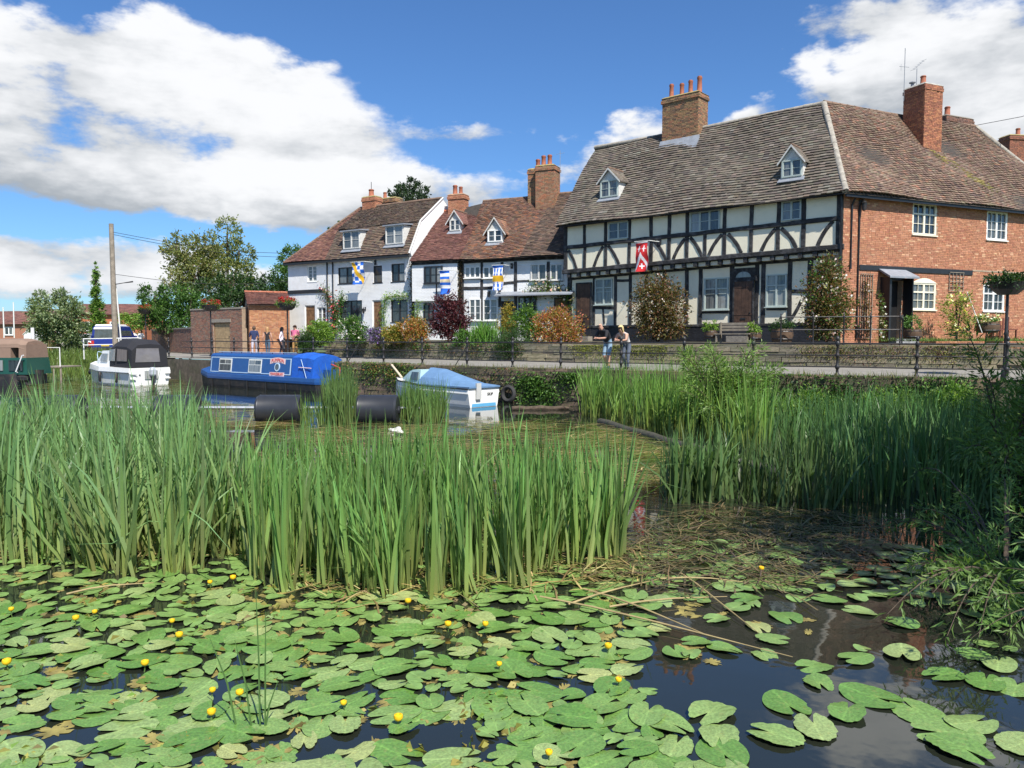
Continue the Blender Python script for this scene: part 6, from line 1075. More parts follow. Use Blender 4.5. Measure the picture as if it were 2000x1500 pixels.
tree(115, 1.3, 56, [(115, 610, 80, 70), (85, 625, 60, 70), (145, 625, 50, 80), (105, 650, 80, 60), (135, 655, 60, 60), (75, 590, 30, 50), (125, 580, 40, 40)], 8500, .2, [(.15, .19, .09), (.19, .23, .12), (.11, .15, .07)], 'grey-green willow bush on the bank in front of the silver car', (.15, 1), 'willow_bush')
q = at_y(190, 640, 62); h = at_y(190, 520, 62).z-1.3; plant('ivy_clad_pole', (q.x, 62, 1.3), [(0, 0, h*t, .62*(1.05-t)+.08, .62*(1.05-t)+.08, h*.12) for t in (.05, .2, .35, .5, .65, .8, .93)], 9000, .17, LIME+GRN, 'tall ivy-covered pole tapering to a point', 'ivy', trunk=(.1, h*.95), clump=.4, foliage='ivy')
tree(245, 1.3, 64, [(245, 640, 50, 60), (262, 628, 30, 40), (230, 655, 40, 40)], 2600, .17, LIME, 'light green shrub behind the blue van', (.12, 1), 'roadside_bush')
# distant tree line
P, D_ = crown([(-130+i*9+RNG.uniform(-3, 3), 150+RNG.uniform(-15, 25), 3.2, 7, 5, RNG.uniform(2.2, 4.2)) for i in range(18)], 9000, .3); tag(leafcloud('distant_trees', P, D_, .8, cols(len(P), DKG+GRN), LEAF), 'low line of distant trees behind the far houses', 'trees', kind='stuff')
for px, top, lab in ((8, 600, 'left slim white boat mast by the far houses'), (28, 590, 'right slim white boat mast by the far houses')):
    a, b = at_y(px, 660, 80), at_y(px-2, top, 80); tag(MB().tube([(0, 0, 0), (b.x-a.x, 0, b.z-a.z)], .06, 6).build('boat_mast', WP), lab, 'mast', 'masts by the far houses').location = a
# ------------------------------------------------------------------ grasses, reeds
def inpoly(x, y, P):
    c = np.zeros(len(x), bool); j = len(P)-1
    for i in range(len(P)):
        xi, yi = P[i]; xj, yj = P[j]; m = ((yi > y) != (yj > y)) & (x < (xj-xi)*(y-yi)/(yj-yi+1e-12)+xi); c ^= m; j = i
    return c
def scat(poly, n, z=0.0, clump=0, sig=.12):
    W_ = [at_z(px, py, z) for px, py in poly]; P = [(w.x, w.y) for w in W_]; xs, ys = [p[0] for p in P], [p[1] for p in P]; out = []
    tot = 0
    while tot < n:
        m = n if not clump else max(1, n//clump); x, y = RNG.uniform(min(xs), max(xs), m), RNG.uniform(min(ys), max(ys), m); k = inpoly(x, y, P); x, y = x[k], y[k]
        if clump: x, y = np.repeat(x, clump)+RNG.normal(0, sig, len(x)*clump), np.repeat(y, clump)+RNG.normal(0, sig, len(y)*clump)
        out.append(np.stack([x, y, np.full(len(x), z)], 1)); tot += len(x)
    return np.concatenate(out)[:n]
def reedbed(name, poly, n, h, w, cb, ct, label, lean=.12, curl=.12, clump=7, sig=.07, segs=5, z=-.02, cat='reeds', droop=0):
    P = scat(poly, n, z, clump, sig); hh = h*RNG.uniform(.62, 1.12, n)*(1+.16*np.sin(P[:, 0]*2.3+1)*np.sin(P[:, 1]*1.9)+.10*np.sin(P[:, 0]*6.1+P[:, 1]*4.3)); return tag(blades(name, P, hh, w*RNG.uniform(.7, 1.3, n), lean, curl, cb, ct, REED, None, segs, droop=droop, grp=clump), label, cat, kind='stuff')
RB_, RT = (.24, .27, .08), (.125, .255, .07)
reedbed('reed_bed', [(-260, 1070), (-20, 1100), (180, 1120), (300, 1140), (470, 1100), (470, 985), (330, 930), (0, 918), (-320, 922)], 4600, 1.66, .040, RB_, (.14, .26, .10), 'tall dense reed bed filling the left foreground', .27, .14, 15, .085)
reedbed('reed_bed', [(480, 1150), (640, 1170), (740, 1195), (860, 1165), (1000, 1160), (1130, 1140), (1215, 1095), (1190, 1040), (1000, 1010), (700, 1000), (500, 995)], 2500, 1.32, .040, RB_, RT, 'bright green reed stand in the middle foreground', .20, .09, 15, .075)
reedbed('reed_clump', [(640, 835), (690, 835), (690, 800), (640, 795)], 750, 1.5, .03, (.12, .16, .05), (.09, .16, .045), 'reed clump standing between the two right-hand drum floats', .1, .06, segs=4)
reedbed('reed_clump', [(780, 828), (868, 828), (868, 806), (780, 806)], 650, 1.15, .03, (.14, .18, .05), (.10, .19, .05), 'reed clump in front of the small blue-covered boat', .14, .08, segs=4)
reedbed('reed_clump', [(590, 834), (640, 836), (636, 822), (590, 822)], 120, .9, .025, (.14, .18, .05), (.10, .19, .05), 'thin reed tuft to the right of the middle drum float', .14, .08, segs=4)
reedbed('reed_bed', [(1135, 812), (1200, 826), (1310, 850), (1430, 878), (1500, 880), (1500, 800), (1300, 788), (1150, 796)], 3600, 1.6, .036, (.16, .2, .05), (.13, .26, .05), 'sunlit reed bank below the leaning couple', .16, .12, segs=5)
reedbed('reed_clump', [(1310, 985), (1420, 985), (1430, 955), (1310, 955)], 300, 1.25, .05, (.12, .17, .06), (.10, .18, .06), 'bold reed clump standing alone before the floating boom', .3, .12, 6, .1, 6)
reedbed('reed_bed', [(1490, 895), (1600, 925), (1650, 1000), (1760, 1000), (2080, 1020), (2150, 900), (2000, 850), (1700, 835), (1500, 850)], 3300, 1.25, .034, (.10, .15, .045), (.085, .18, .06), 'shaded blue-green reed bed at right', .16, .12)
reedbed('reed_clump', [(1440, 985), (1620, 1005), (1620, 970), (1450, 950)], 260, 1.0, .034, (.10, .14, .05), (.08, .14, .05), 'few thin reeds right of the lone clump', .25, .1, 4)
reedbed('bank_grass', [(1480, 830), (1600, 850), (1900, 860), (1990, 800), (1900, 775), (1600, 768), (1480, 770)], 7000, 1.05, .024, (.11, .18, .04), (.14, .28, .045), 'rank green grass along the foot of the quay at right', .3, .4, 8, .12, 5, droop=.3)
bpts = [(-20.8, 46.6), (-23, 48.5), (-29, 48.6), (-38, 46.5), (-38, 48.5), (-26, 51), (-21.6, 48.3)]
n = 7000; x, y = RNG.uniform(-38, -20.6, n*2), RNG.uniform(46.2, 51.5, n*2); k = inpoly(x, y, [(-20.8, 46.5), (-26, 47.7), (-38, 46.0), (-38, 49), (-26, 51.4), (-21.6, 48.6)]); x, y = x[k], y[k]; zz = np.clip((y-(46.6+np.clip((-x-21)/5, 0, 1)*.8-np.clip((-x-26)/12, 0, 1)*1.8))/3.2, 0, 1)*1.5-.15
tag(blades('bank_grass', np.stack([x, y, zz], 1), RNG.uniform(.3, .75, len(x)), .03, .25, .3, (.10, .14, .03), (.15, .22, .05), REED, None, 4), 'long sunlit grass on the bank behind the white cruiser', 'grass', kind='stuff')
n = 1800; P = np.stack([RNG.uniform(-44, -33, n), RNG.uniform(52, 58, n), np.full(n, 1.3)], 1); tag(blades('dry_grass', P, RNG.uniform(.6, 1.3, n), .04, .2, .2, (.30, .24, .10), (.38, .30, .14), REED, None, 3), 'tawny dry grass beyond the tan-canopied boat', 'grass', kind='stuff')
# weeds on the quay wall, moss on the garden wall
def wallweeds(name, curve, pxr, zr, n, size, pal, label, off=-.06, spread=.08, spots=9):
    Q = []; N_ = []
    sp = [(random.uniform(*pxr), random.uniform(*zr), random.uniform(.15, .55)) for _ in range(spots)]
    for i in range(n):
        px, z, r = random.choice(sp); p, t = curve_at(px, curve); nn = Vector((t.y, -t.x, 0)); u, v = random.gauss(0, r), random.gauss(0, r*.6); q = p+t*u-nn*(.08+abs(random.gauss(0, spread))); Q.append((q.x, q.y, min(max(z+v, .0), zr[1]+.12))); N_.append(tuple(-nn+Vector((random.gauss(0, .6), random.gauss(0, .6), random.gauss(-.2, .6)))))
    return tag(leafcloud(name, np.array(Q), np.array(N_), size*RNG.uniform(.6, 1.3, n), cols(n, pal), LEAF), label, 'weeds', kind='stuff')
wallweeds('wall_ivy', QC, (1010, 1130), (.15, 1.1), 2600, .11, GRN, 'ivy and weeds on the quay wall left of the reed bank'); wallweeds('wall_weeds', QC, (640, 800), (.5, 1.3), 3000, .09, GRN+[(.22, .12, .05), (.14, .16, .04)], 'weeds on the quay wall behind the drum floats', spots=16)
wallweeds('wall_weeds', QC, (1500, 1900), (.3, 1.25), 4200, .10, GRN+DKG, 'ferns and weeds on the quay wall at right', spots=22, spread=.15); wallweeds('wall_weeds', QC, (880, 1010), (.2, 1.2), 900, .08, GRN+OLV, 'scattered weeds on the quay wall above the blue-covered boat', spots=8)
wallweeds('wall_moss', WC, (1130, 1345), (2.0, 2.08), 3000, .06, [(.17, .2, .04), (.22, .22, .05)], 'yellow-green moss strip along the garden wall behind the couple', spots=40, spread=.02); wallweeds('wall_moss', WC, (1560, 1920), (1.95, 2.12), 3000, .06, [(.18, .18, .05), (.15, .16, .05), (.2, .1, .09)], 'creeping stonecrop trailing over the garden wall at right', spots=34, spread=.04)
wallweeds('wall_weeds', WC, (640, 1010), (1.95, 2.15), 2200, .09, GRN+DKG+OLV, 'garden plants trailing over the low wall at left', spots=30, spread=.1)
pp = [curve_at(px, offs(-.38)) for px in np.linspace(650, 1900, 60)]; n = 1500; Pq = []
for i in range(n): p, t = random.choice(pp); Pq.append((p.x+random.gauss(0, .25), p.y+random.gauss(0, .06)-.05, PATHZ-.02))
tag(blades('kerb_grass', np.array(Pq), RNG.uniform(.06, .3, n), .014, .3, .4, (.14, .14, .05), (.18, .2, .06), REED, None, 3), 'short dry grass along the edge of the riverside path', 'grass', kind='stuff')
n = 2600; tx = RNG.uniform(1.5, 13, n); P = np.array([tuple(Bf.l+Bf.x*a+Bf.y*b+Vector((0, 0, -.12))) for a, b in zip(tx, RNG.uniform(-2.4, -.1, n))]); tag(blades('verge_grass', P, RNG.uniform(.05, .22, n), .016, .3, .4, (.09, .15, .03), (.15, .24, .05), REED, None, 3), 'strip of bright grass along the foot of the brick wall', 'grass', kind='stuff')
# ------------------------------------------------------------------ willow scrub at right
def spray(name, base, tips, n_leaf, pal, label, size, aspect=.2, cat='bush', r=.03, droop=.25, spread=.16):
    root = empty(name, base, 0, label, cat); Q = []; D_ = []
    B_ = Vector(base)
    for k, tp in enumerate(tips):
        e = Vector(tp)-B_; m = e*.5+Vector((0, 0, .28*e.length)); pts = []
        for i in range(9): t = i/8; pts.append(e*t*t+m*2*t*(1-t)*1.0)
        MB().tube([tuple(p) for p in pts], [r*(1-.85*i/8) for i in range(9)], 5).build('branch', BARK, root)
        for j in range(n_leaf):
            t = RNG.uniform(.25, 1.02); i = min(7, int(t*8)); p = pts[i].lerp(pts[i+1], t*8-i); tg = (pts[i+1]-pts[i]).normalized(); o = Vector(RNG.normal(0, 1, 3)); o = (o-tg*o.dot(tg)); o.normalize(); s = random.random()*spread*(1.2-t*.6)
            d = (tg*.7+o*.8+Vector((0, 0, -droop))).normalized(); Q.append(tuple(p+o*s+d*size*.4)); D_.append(tuple(d))
    leafcloud('foliage', np.array(Q), np.array(D_), size*RNG.uniform(.6, 1.25, len(Q)), cols(len(Q), pal), LEAF, root, aspect); return root
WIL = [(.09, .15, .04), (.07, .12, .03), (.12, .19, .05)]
c = at_z(1420, 850, 0); tips = [tuple(at_y(px, py, c.y+random.uniform(-1.2, 1.2))) for px, py in [(random.uniform(1325, 1530), random.uniform(668, 825)) for _ in range(54)]]; spray('willow_scrub', (c.x, c.y, 0), tips, 210, [(.11, .18, .04), (.09, .15, .03), (.15, .23, .06)], 'feathery sunlit willow scrub rising in front of the railing', .13, .22, spread=.3)
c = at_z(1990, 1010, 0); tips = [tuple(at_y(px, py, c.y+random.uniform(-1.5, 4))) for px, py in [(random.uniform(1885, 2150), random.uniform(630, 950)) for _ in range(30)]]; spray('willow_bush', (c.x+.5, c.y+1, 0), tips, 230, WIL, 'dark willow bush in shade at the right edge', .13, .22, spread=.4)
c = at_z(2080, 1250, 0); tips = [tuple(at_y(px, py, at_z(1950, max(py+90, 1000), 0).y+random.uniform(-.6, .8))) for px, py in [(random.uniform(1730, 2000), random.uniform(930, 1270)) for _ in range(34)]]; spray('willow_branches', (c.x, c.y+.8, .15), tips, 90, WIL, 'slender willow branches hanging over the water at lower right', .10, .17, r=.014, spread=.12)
c = at_z(2100, 1330, 0); tips = [tuple(at_y(px, py, 5.6+random.uniform(-.5, .5))) for px, py in ((1960, 1000), (1985, 1060), (1940, 1110), (1990, 1140), (1900, 1180), (1960, 1240), (1880, 1260), (2010, 1180))]; spray('willow_twigs', (c.x+.2, 5.6, .5), tips, 44, [(.16, .25, .08), (.13, .22, .06)], 'sunlit willow twigs reaching in at the right edge', .085, .16, r=.008, spread=.05)
for px, w_, tp_, Y_, lab in ((1590, 120, 762, 20.5, 'leafy green weed clump left of the shaded reeds'), (1735, 150, 752, 20.8, 'broad leafy weed clump below the quay edge'), (1860, 130, 742, 19.8, 'leafy weed clump below the right-hand railing post')):
    shrub(px, tp_, 850, w_, Y_, LIME+GRN, lab, .10, 2600, name='bank_shrub', z0=0, aspect=.3)
# trees just outside the frame at right, whose shade falls on the right-hand water
def shade_tree(x, y, h, r, label, n=5200):
    plant('willow_tree', (x, y, .3), [(0, 0, h*.62, r, r, h*.34), (r*.5, 0, h*.5, r*.6, r*.7, h*.28), (-r*.45, .3, h*.52, r*.6, r*.7, h*.26), (0, r*.4, h*.75, r*.6, r*.6, h*.2)], n, .30, WIL, label, 'tree', trunk=(.25, h*.35), clump=.32, foliage='crown')
shade_tree(8.2, 4.4, 9.5, 2.6, 'tall willow standing on the near bank just beyond the right edge'); shade_tree(10.4, 8.4, 9, 2.7, 'second tall willow farther along the bank beyond the right edge'); shade_tree(13.6, 12.4, 8.5, 2.8, 'third willow towards the quay beyond the right edge')
sheet('near_bank', [[(5.4, 2.0, .2), (7.0, 7, .25), (9.6, 11, .3), (13.2, 17, .4), (20, 19, .5), (60, 16, .5), (60, -20, .5), (9, -20, .3)]], M_GRASS)
# ------------------------------------------------------------------ lily pads
def padmat():
    m = bpy.data.materials.new('lily_pad'); m.use_nodes = True; nt = m.node_tree; L = nt.links.new; p = nt.nodes['Principled BSDF']; p.inputs['Roughness'].default_value = .3; p.inputs['Specular IOR Level'].default_value = .6
    oi = nd(nt, 'ShaderNodeObjectInfo'); tc = nd(nt, 'ShaderNodeTexCoord'); at = nd(nt, 'ShaderNodeAttribute', attribute_name='Col')
    cr_ = nd(nt, 'ShaderNodeValToRGB'); e = cr_.color_ramp.elements; e[0].position = 0; e[0].color = (.095, .21, .04, 1); e[1].position = 1; e[1].color = (.31, .35, .13, 1)
    for ps, c in ((.35, (.135, .255, .06, 1)), (.6, (.18, .29, .085, 1)), (.85, (.24, .33, .12, 1))): x = e.new(ps); x.color = c
    L(oi.outputs['Random'], cr_.inputs[0])
    ad = nd(nt, 'ShaderNodeVectorMath', operation='ADD'); L(tc.outputs['Object'], ad.inputs[0]); L(oi.outputs['Location'], ad.inputs[1])
    n1 = nd(nt, 'ShaderNodeTexNoise'); n1.inputs['Scale'].default_value = 9; n1.inputs['Detail'].default_value = 7; L(ad.outputs[0], n1.inputs['Vector'])
    mr = nd(nt, 'ShaderNodeMapRange'); mr.inputs[1].default_value = .3; mr.inputs[2].default_value = .7; mr.inputs[3].default_value = .72; mr.inputs[4].default_value = 1.25; L(n1.outputs[0], mr.inputs[0])
    v1 = nd(nt, 'ShaderNodeVectorMath', operation='SCALE'); L(cr_.outputs[0], v1.inputs[0]); L(mr.outputs[0], v1.inputs['Scale'])
    n2 = nd(nt, 'ShaderNodeTexNoise'); n2.inputs['Scale'].default_value = 42; n2.inputs['Detail'].default_value = 2; L(ad.outputs[0], n2.inputs['Vector']); sp = nd(nt, 'ShaderNodeMapRange'); sp.inputs[1].default_value = .66; sp.inputs[2].default_value = .70; sp.inputs[4].default_value = .8; L(n2.outputs[0], sp.inputs[0])
    m1 = nd(nt, 'ShaderNodeMix', data_type='RGBA'); L(sp.outputs[0], m1.inputs[0]); L(v1.outputs[0], m1.inputs[6]); m1.inputs[7].default_value = (.10, .08, .03, 1)
    yl = nd(nt, 'ShaderNodeMapRange'); yl.inputs[1].default_value = .56; yl.inputs[2].default_value = .74; yl.inputs[4].default_value = .4; n3 = nd(nt, 'ShaderNodeTexNoise'); n3.inputs['Scale'].default_value = 4.0; n3.inputs['Detail'].default_value = 5; L(ad.outputs[0], n3.inputs['Vector']); L(n3.outputs[0], yl.inputs[0])
    m2 = nd(nt, 'ShaderNodeMix', data_type='RGBA'); L(yl.outputs[0], m2.inputs[0]); L(m1.outputs[2], m2.inputs[6]); m2.inputs[7].default_value = (.27, .27, .09, 1)
    m3 = nd(nt, 'ShaderNodeMix', data_type='RGBA', blend_type='MULTIPLY'); m3.inputs[0].default_value = 1; L(m2.outputs[2], m3.inputs[6]); L(at.outputs['Color'], m3.inputs[7]); L(m3.outputs[2], p.inputs['Base Color'])
    b = nd(nt, 'ShaderNodeBump'); b.inputs['Strength'].default_value = .35; b.inputs['Distance'].default_value = .01; L(n1.outputs[0], b.inputs['Height']); L(b.outputs[0], p.inputs['Normal']); return m
PADM = padmat()
def pad_mesh(i):
    """heart-shaped floating leaf with a notch, pale midrib, wavy and nibbled rim"""
    rs = random.Random(100+i); n = 44; mb = MB(); el = rs.uniform(.70, .84); ph = rs.uniform(0, 6); nt_ = rs.uniform(.12, .26); nib = rs.choice([0, 0, .02, .05]); vs = [(-.22, 0, .0)]; cl = [(1.35, 1.25, 1.2)]; curl = rs.choice([.01, .02, .04, .08]); rings = 3
    outl = []
    for k in range(n+1):
        a = -math.pi+nt_+(2*math.pi-2*nt_)*k/n; r = 1+.03*math.sin(3*a+ph)-abs(rs.gauss(0, nib)); e = max(0, (abs(a)-2.3)/.8); r *= 1+.10*e; g_ = max(0, (abs(a)-(math.pi-nt_-.22))/.22); r *= 1-.16*g_*g_; outl.append((r*math.cos(a), r*el*math.sin(a), a))
    for j in range(1, rings+1):
        t = j/rings
        for (x, y, a) in outl: vs.append((-.22*(1-t)+x*t, y*t, curl*t*t*math.sin(2*a+ph)+.012*t*math.sin(9*a+ph)*.6)); rib = max(0, 1-abs(y*t)/.05) if x > -.2 else 0; k = 1+.32*rib; cl.append((k*1.02, k, k))
    fs = [(0, 1+k, 2+k) for k in range(n)]
    for j in range(rings-1):
        o = 1+j*(n+1)
        for k in range(n): fs.append((o+k, o+n+1+k, o+n+2+k, o+k+1))
    me = bpy.data.meshes.new('lily_pad'); me.from_pydata(vs, [], fs); a = me.color_attributes.new('Col', 'FLOAT_COLOR', 'POINT'); a.data.foreach_set('color', [q for c in cl for q in (*c, 1)]); me.materials.append(PADM); me.polygons.foreach_set('use_smooth', [True]*len(me.polygons)); me.update(); return me
PADS = [pad_mesh(i) for i in range(14)]
special = [((1700, 1362), .25, 'long lily pad alone on open water at lower right, nearest the sky reflection'), ((1535, 1376), .22, None), ((1792, 1392), .25, None), ((1850, 1436), .25, None), ((1872, 1466), .24, None), ((1515, 1440), .22, None), ((1592, 1424), .22, None), ((1598, 1334), .17, None), ((1590, 1304), .18, None), ((1672, 1290), .17, None), ((1762, 1280), .2, None), ((1845, 1322), .2, None), ((1925, 1335), .2, None), ((1985, 1345), .2, None), ((1225, 1311), .17, None), ((1194, 1345), .2, None), ((1390, 1396), .22, None), ((1265, 1400), .2, None), ((1180, 1380), .2, None), ((1210, 1412), .2, None), ((1305, 1418), .2, None), ((1405, 1440), .2, None), ((1410, 1470), .22, None), ((1300, 1488), .2, None), ((1510, 1252), .17, None), ((1535, 1206), .2, None), ((1560, 1170), .14, None), ((1400, 1212), .15, None), ((1440, 1190), .16, None), ((1480, 1225), .17, None), ((1350, 1282), .12, None), ((1245, 1222), .15, None), ((1320, 1278), .15, None), ((1680, 1195), .18, None), ((1760, 1220), .18, None), ((1620, 1175), .2, None), ((1240, 1280), .18, None), ((1950, 1300), .2, None), ((1480, 1140), .16, None), ((1640, 1110), .2, None)]
pts = []
def addpad(px, py, r): q = at_z(px, py, 0); pts.append((q.x, q.y, r, px, py))
for (p, r, _) in special: addpad(*p, r*.84)
OPEN = [[(1235, 1240), (1420, 1270), (1560, 1290), (1600, 1390), (1480, 1420), (1300, 1390), (1230, 1340)], [(1400, 1285), (2100, 1270), (2100, 1520), (1430, 1520)], [(1300, 1170), (1800, 1180), (2000, 1260), (1500, 1280), (1260, 1230)], [(40, 1420), (180, 1400), (240, 1440), (80, 1470)], [(560, 1440), (700, 1410), (900, 1400), (980, 1470), (700, 1520), (560, 1500)], [(260, 1430), (420, 1400), (420, 1480), (280, 1490)]]
tries = 0
while len(pts) < 800 and tries < 12000:
    tries += 1; px, py = random.uniform(-60, 2000), 1060+455*random.random()**1.05
    if px > 1250 and py < 1180: 
        if random.random() > .6: continue
    elif px > 1290 and random.random() > .12: continue
    ip = sum(bool(inpoly(np.array([px]), np.array([py]), o)[0]) for o in OPEN)
    if ip and random.random() > .16: continue
    q = at_z(px, py, 0); r = random.choice((random.uniform(.12, .195), random.uniform(.07, .15)))*(.92 if py < 1200 else 1)
    if any((q.x-a)**2+(q.y-b)**2 < (.56*(r+c))**2 for a, b, c, *_ in pts): continue
    pts.append((q.x, q.y, r, px, py))
order = sorted(range(len(pts)), key=lambda i: -pts[i][2]/pts[i][1] if -40 < pts[i][3] < 2020 else 9); keep = set(order[:296]); PADO = []; rest = MB(); restv = []
for i, (x, y, r, px, py) in enumerate(pts):
    me = random.choice(PADS); rot = Matrix.Rotation(random.uniform(0, 6.28), 4, 'Z') @ Matrix.Rotation(random.gauss(0, .025), 4, 'X'); mw = Matrix.Translation((x, y, random.uniform(.004, .03))) @ rot @ Matrix.Diagonal((r, r, r, 1))
    if i in keep:
        o = bpy.data.objects.new('lily_pad', me); link(o); o.matrix_world = mw
        lab = 'green lily pad in the crowded raft at lower left' if px < 650 else ('green lily pad in the raft below the middle reeds' if px < 1160 else ('green lily pad floating on the open dark water at lower right' if py > 1265 else 'lily pad among the fallen stems right of the reeds'))
        PADO.append((o, r, px, py))
    else: restv.append((me, mw))
ORD = lambda k: {1: 'first', 2: 'second', 3: 'third'}.get(k, '%d%s' % (k, 'th' if 10 < k % 100 < 14 else {1: 'st', 2: 'nd', 3: 'rd'}.get(k % 10, 'th')))
bands = [(1170, 'close under the reeds'), (1230, 'just below the reed feet'), (1290, 'a little below the reeds'), (1350, 'across the middle of the raft'), (1420, 'in the near half of the raft'), (9999, 'along the bottom edge')]
rows_ = {}
for e in PADO: rows_.setdefault(next(b[1] for b in bands if e[3] < b[0]), []).append(e)
for nm, es in rows_.items():
    es.sort(key=lambda e: e[2])
    for i, (o, r, px, py) in enumerate(es): tag(o, '%s lily pad, %s from left in the row %s' % ('broad' if r > .165 else ('medium' if r > .12 else 'small'), ORD(i+1), nm), 'lily pad', 'lily pads on the river')
bm = bmesh.new(); cl_ = bm.verts.layers.float_color.new('Col')
for me, mw in restv:
    off = len(bm.verts); vs = [bm.verts.new(mw @ v.co) for v in me.vertices]; 
    for v, d in zip(vs, me.color_attributes['Col'].data): v[cl_] = [c*random.uniform(.98, 1.02) for c in d.color]
    for p in me.polygons: f = bm.faces.new([vs[i] for i in p.vertices]); f.smooth = True
me = bpy.data.meshes.new('small_lily_pads'); bm.to_mesh(me); bm.free(); me.materials.append(PADM); tag(link(bpy.data.objects.new('small_lily_pads', me)), 'smaller lily pads filling the raft between the larger ones', 'lily pads', kind='stuff')
# curled and yellowing leaf scraps
P = scat([(-60, 1120), (1250, 1160), (1250, 1300), (1150, 1500), (-60, 1500)], 700, .012, 5, .06); tag(leafcloud('decaying_leaf_scraps', P, np.stack([RNG.normal(size=700), RNG.normal(size=700), RNG.normal(0, .08, 700)], 1), RNG.uniform(.03, .09, 700), cols(700, [(.27, .23, .06), (.22, .21, .06), (.15, .12, .05), (.14, .22, .05)]), LEAF, None, .7), 'yellowing leaf scraps and weed between the lily pads', 'leaf litter', kind='stuff')
yp = mat('withered_pad', (.25, .21, .06), .7, var=.5, scale=9, stain=(.13, .09, .035), sscale=6, samt=.8); bm = bmesh.new()
for x, y, z in scat([(-60, 1110), (1250, 1160), (1560, 1200), (1540, 1300), (1250, 1300), (1150, 1500), (-60, 1500)], 260, .003, 2, .12):
    me = random.choice(PADS); r = random.uniform(.06, .15); mw = Matrix.Translation((x, y, random.uniform(-.001, .006))) @ Matrix.Rotation(random.uniform(0, 6.28), 4, 'Z') @ Matrix.Diagonal((r, r*random.uniform(.5, 1), r*.4, 1)); vs = [bm.verts.new(mw @ (v.co*random.choice((1, 1, .8, .6)))) for v in me.vertices]
    for p in me.polygons: bm.faces.new([vs[i] for i in p.vertices])
me = bpy.data.meshes.new('withered_pads'); bm.to_mesh(me); bm.free(); me.materials.append(yp); tag(link(bpy.data.objects.new('withered_pads', me)), 'ragged yellow-brown withered leaves floating between the green pads', 'leaf litter', kind='stuff')
# yellow flowers
FY = mat('yellow_petal', (.80, .48, .01), .5, var=.1); FG = mat('flower_stalk', (.08, .14, .03), .6)
fl = [(13, 1293), (185, 1195), (148, 1207), (336, 1213), (350, 1240), (283, 1295), (415, 1348), (468, 1353), (413, 1391), (671, 1373), (778, 1402), (875, 1219), (948, 1219), (797, 1174), (975, 1297), (1188, 1262), (1208, 1328), (1072, 1470), (1487, 1110), (410, 1137), (455, 1128), (22, 1190)]
fm = None; fl.sort()
for i, (px, py) in enumerate(fl):
    q = at_z(px, py, .07)
    if fm is None:
        root = empty('yellow_water_lily', q); mb = MB()
        MB().lathe([(.012, -.02), (.026, -.012), (.034, .006), (.03, .022), (.018, .026), (.014, .012)], n=10).build('flower', FY, root, smooth=True); MB().tube([(0, 0, -.02), (.006, .004, -.06), (0, .01, -.1)], .006, 5).build('stalk', FG, root); fm = root
    else: root = copy_tree(fm); root.location = q; root.rotation_euler.z = random.uniform(0, 6); s = random.uniform(.65, .95); root.scale = (s, s, s)
    tag(root, 'yellow water lily flower, %s of the yellow flowers counting from the left' % ORD(i+1), 'flower', 'yellow water lily flowers')
# lone rush stems
c = at_z(508, 1425, 0); o = empty('rush_stems', (c.x, c.y, 0), 0, 'few tall green rush stems rising alone from the lily pads', 'rush')
for dx, tx, py in ((.0, -.01, 1150), (.03, .02, 1195), (-.14, -.17, 1245), (.02, .10, 1330), (-.05, -.1, 1250)): tp_ = at_y(508, py, c.y).z; MB().tube([(dx, 0, -.05), (dx+tx*.4, .01, tp_*.5), (dx+tx, 0, tp_)], [.007, .006, .002], 5).build('stem', mat('rush_green', (.07, .14, .035), .5), o)
# ------------------------------------------------------------------ floating litter
def litter(name, poly, n, ln, w, pal, label, z=.012, ang=None, sp=.5, clump=4, sig=.15):
    P = scat(poly, n, z, clump, sig); a = RNG.uniform(0, np.pi, n) if ang is None else RNG.normal(ang, sp, n); L_ = ln*RNG.uniform(.3, 1.2, n); d = np.stack([np.cos(a), np.sin(a), RNG.normal(0, .03, n)], 1); s = np.stack([-np.sin(a), np.cos(a), np.zeros(n)], 1)*w*RNG.uniform(.5, 1.3, (n, 1))*.5
    P[:, 2] += RNG.uniform(0, .05, n); b = RNG.normal(0, .05, (n, 1))*L_[:, None]*s/np.maximum(1e-6, np.linalg.norm(s, axis=1, keepdims=True))
    A_, M_, B2 = P-d*L_[:, None]*.5, P+b+np.array([0, 0, .012]), P+d*L_[:, None]*.5; V = np.stack([A_-s, A_+s, M_+s, M_-s, B2+s*.4, B2-s*.4], 1).reshape(-1, 3); k = (np.arange(n)*6)[:, None]; F_ = np.concatenate([k+np.array([[0, 1, 2, 3]]), k+np.array([[3, 2, 4, 5]])]); return tag(fastmesh(name, V, F_, np.repeat(cols(n, pal, .2), 6, 0), REED), label, 'reed litter', kind='stuff')
STR = [(.36, .27, .12), (.28, .19, .08), (.42, .33, .16), (.20, .15, .07), (.18, .17, .05)]
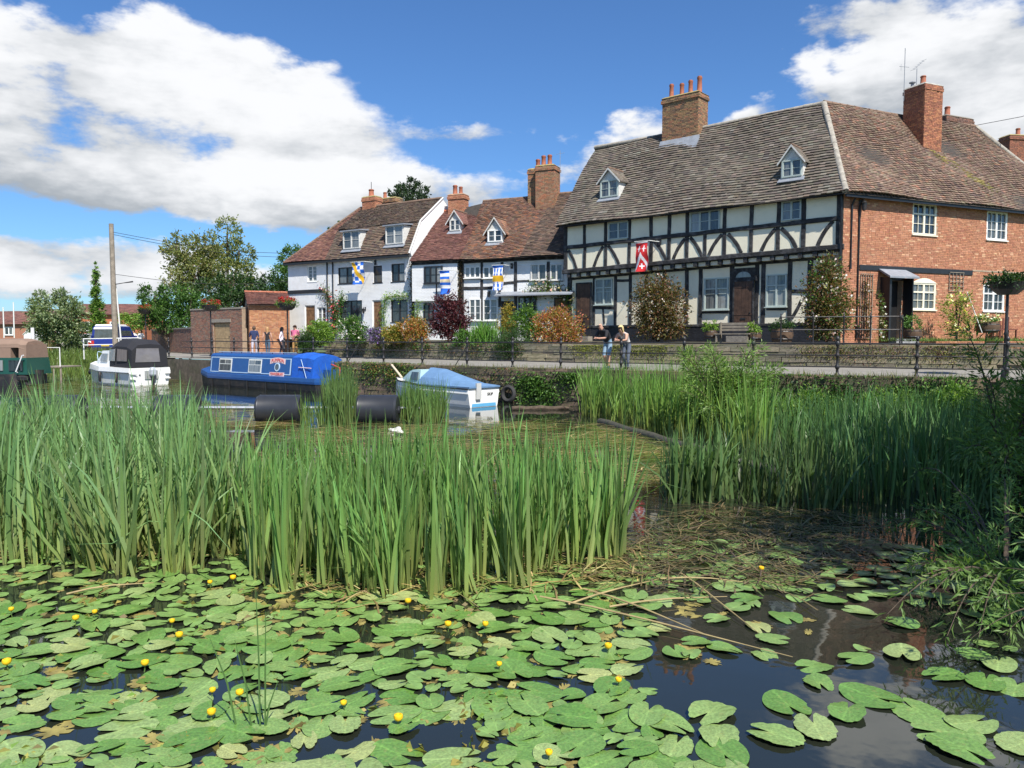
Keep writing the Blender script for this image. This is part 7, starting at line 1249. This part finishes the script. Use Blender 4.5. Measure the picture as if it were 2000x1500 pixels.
litter('floating_litter', [(560, 835), (880, 820), (1170, 826), (1300, 880), (1320, 940), (1240, 960), (900, 980), (600, 980), (500, 900)], 5600, .7, .022, STR+[(.13, .18, .04)]*5, 'mat of dead straw-coloured reeds floating behind the middle reeds', ang=.05, sp=.55, clump=28, sig=.42)
litter('floating_litter', [(100, 835), (560, 835), (600, 800), (560, 790), (120, 790)], 3000, .8, .03, STR[1:]+[(.13, .16, .04)]*3, 'weed and straw on the water by the moored boats', ang=0, sp=.4)
litter('floating_litter', [(1130, 1110), (1260, 1020), (1420, 990), (1750, 1020), (1720, 1090), (1560, 1150), (1330, 1160)], 1500, .6, .016, [(.16, .12, .06), (.10, .08, .04), (.08, .06, .04), (.13, .1, .05), (.08, .11, .03)], 'dark tangle of broken stems in the shaded water', sp=.8)
litter('floating_litter', [(-80, 1085), (480, 1090), (700, 1180), (1150, 1150), (1280, 1100), (1290, 1060), (0, 1000), (-100, 1000)], 1500, .5, .016, STR+[(.12, .15, .04)]*3, 'broken stems among the reed bases', sp=.8)
litter('floating_litter', [(40, 745), (360, 742), (360, 790), (40, 790)], 1500, .9, .05, [(.14, .14, .05), (.10, .12, .03), (.2, .16, .07)], 'brown weed along the bank by the white cruiser', ang=0, sp=.3)
ST = mat('dead_reed_stem', (.34, .26, .12), .8, var=.3, scale=8)
for i, (a, b, lab) in enumerate((((1055, 1165), (1548, 1283), 'longest'), ((1110, 1180), (1290, 1130), 'left'), ((1290, 1130), (1480, 1140), 'flattest'), ((1330, 1120), (1480, 1235), 'crossing'), ((1140, 1150), (1380, 1240), 'second longest'), ((130, 1160), (300, 1138), 'far left'), ((1190, 1185), (1420, 1165), 'middle'))):
    p, q = at_z(*a, .03), at_z(*b, .02); m = (p+q)/2+Vector((random.uniform(-.05, .05), 0, .03)); o = MB().tube([tuple(p), tuple(p.lerp(m, .5)+Vector((0, 0, .01))), tuple(m), tuple(q)], [.010, .009, .008, .003], 6).build('fallen_reed_stem', ST); tag(o, lab+' pale fallen reed stem lying across the water' + (' right of the reeds' if i != 5 else ' at the left reeds'), 'reed stem', 'fallen reed stems')
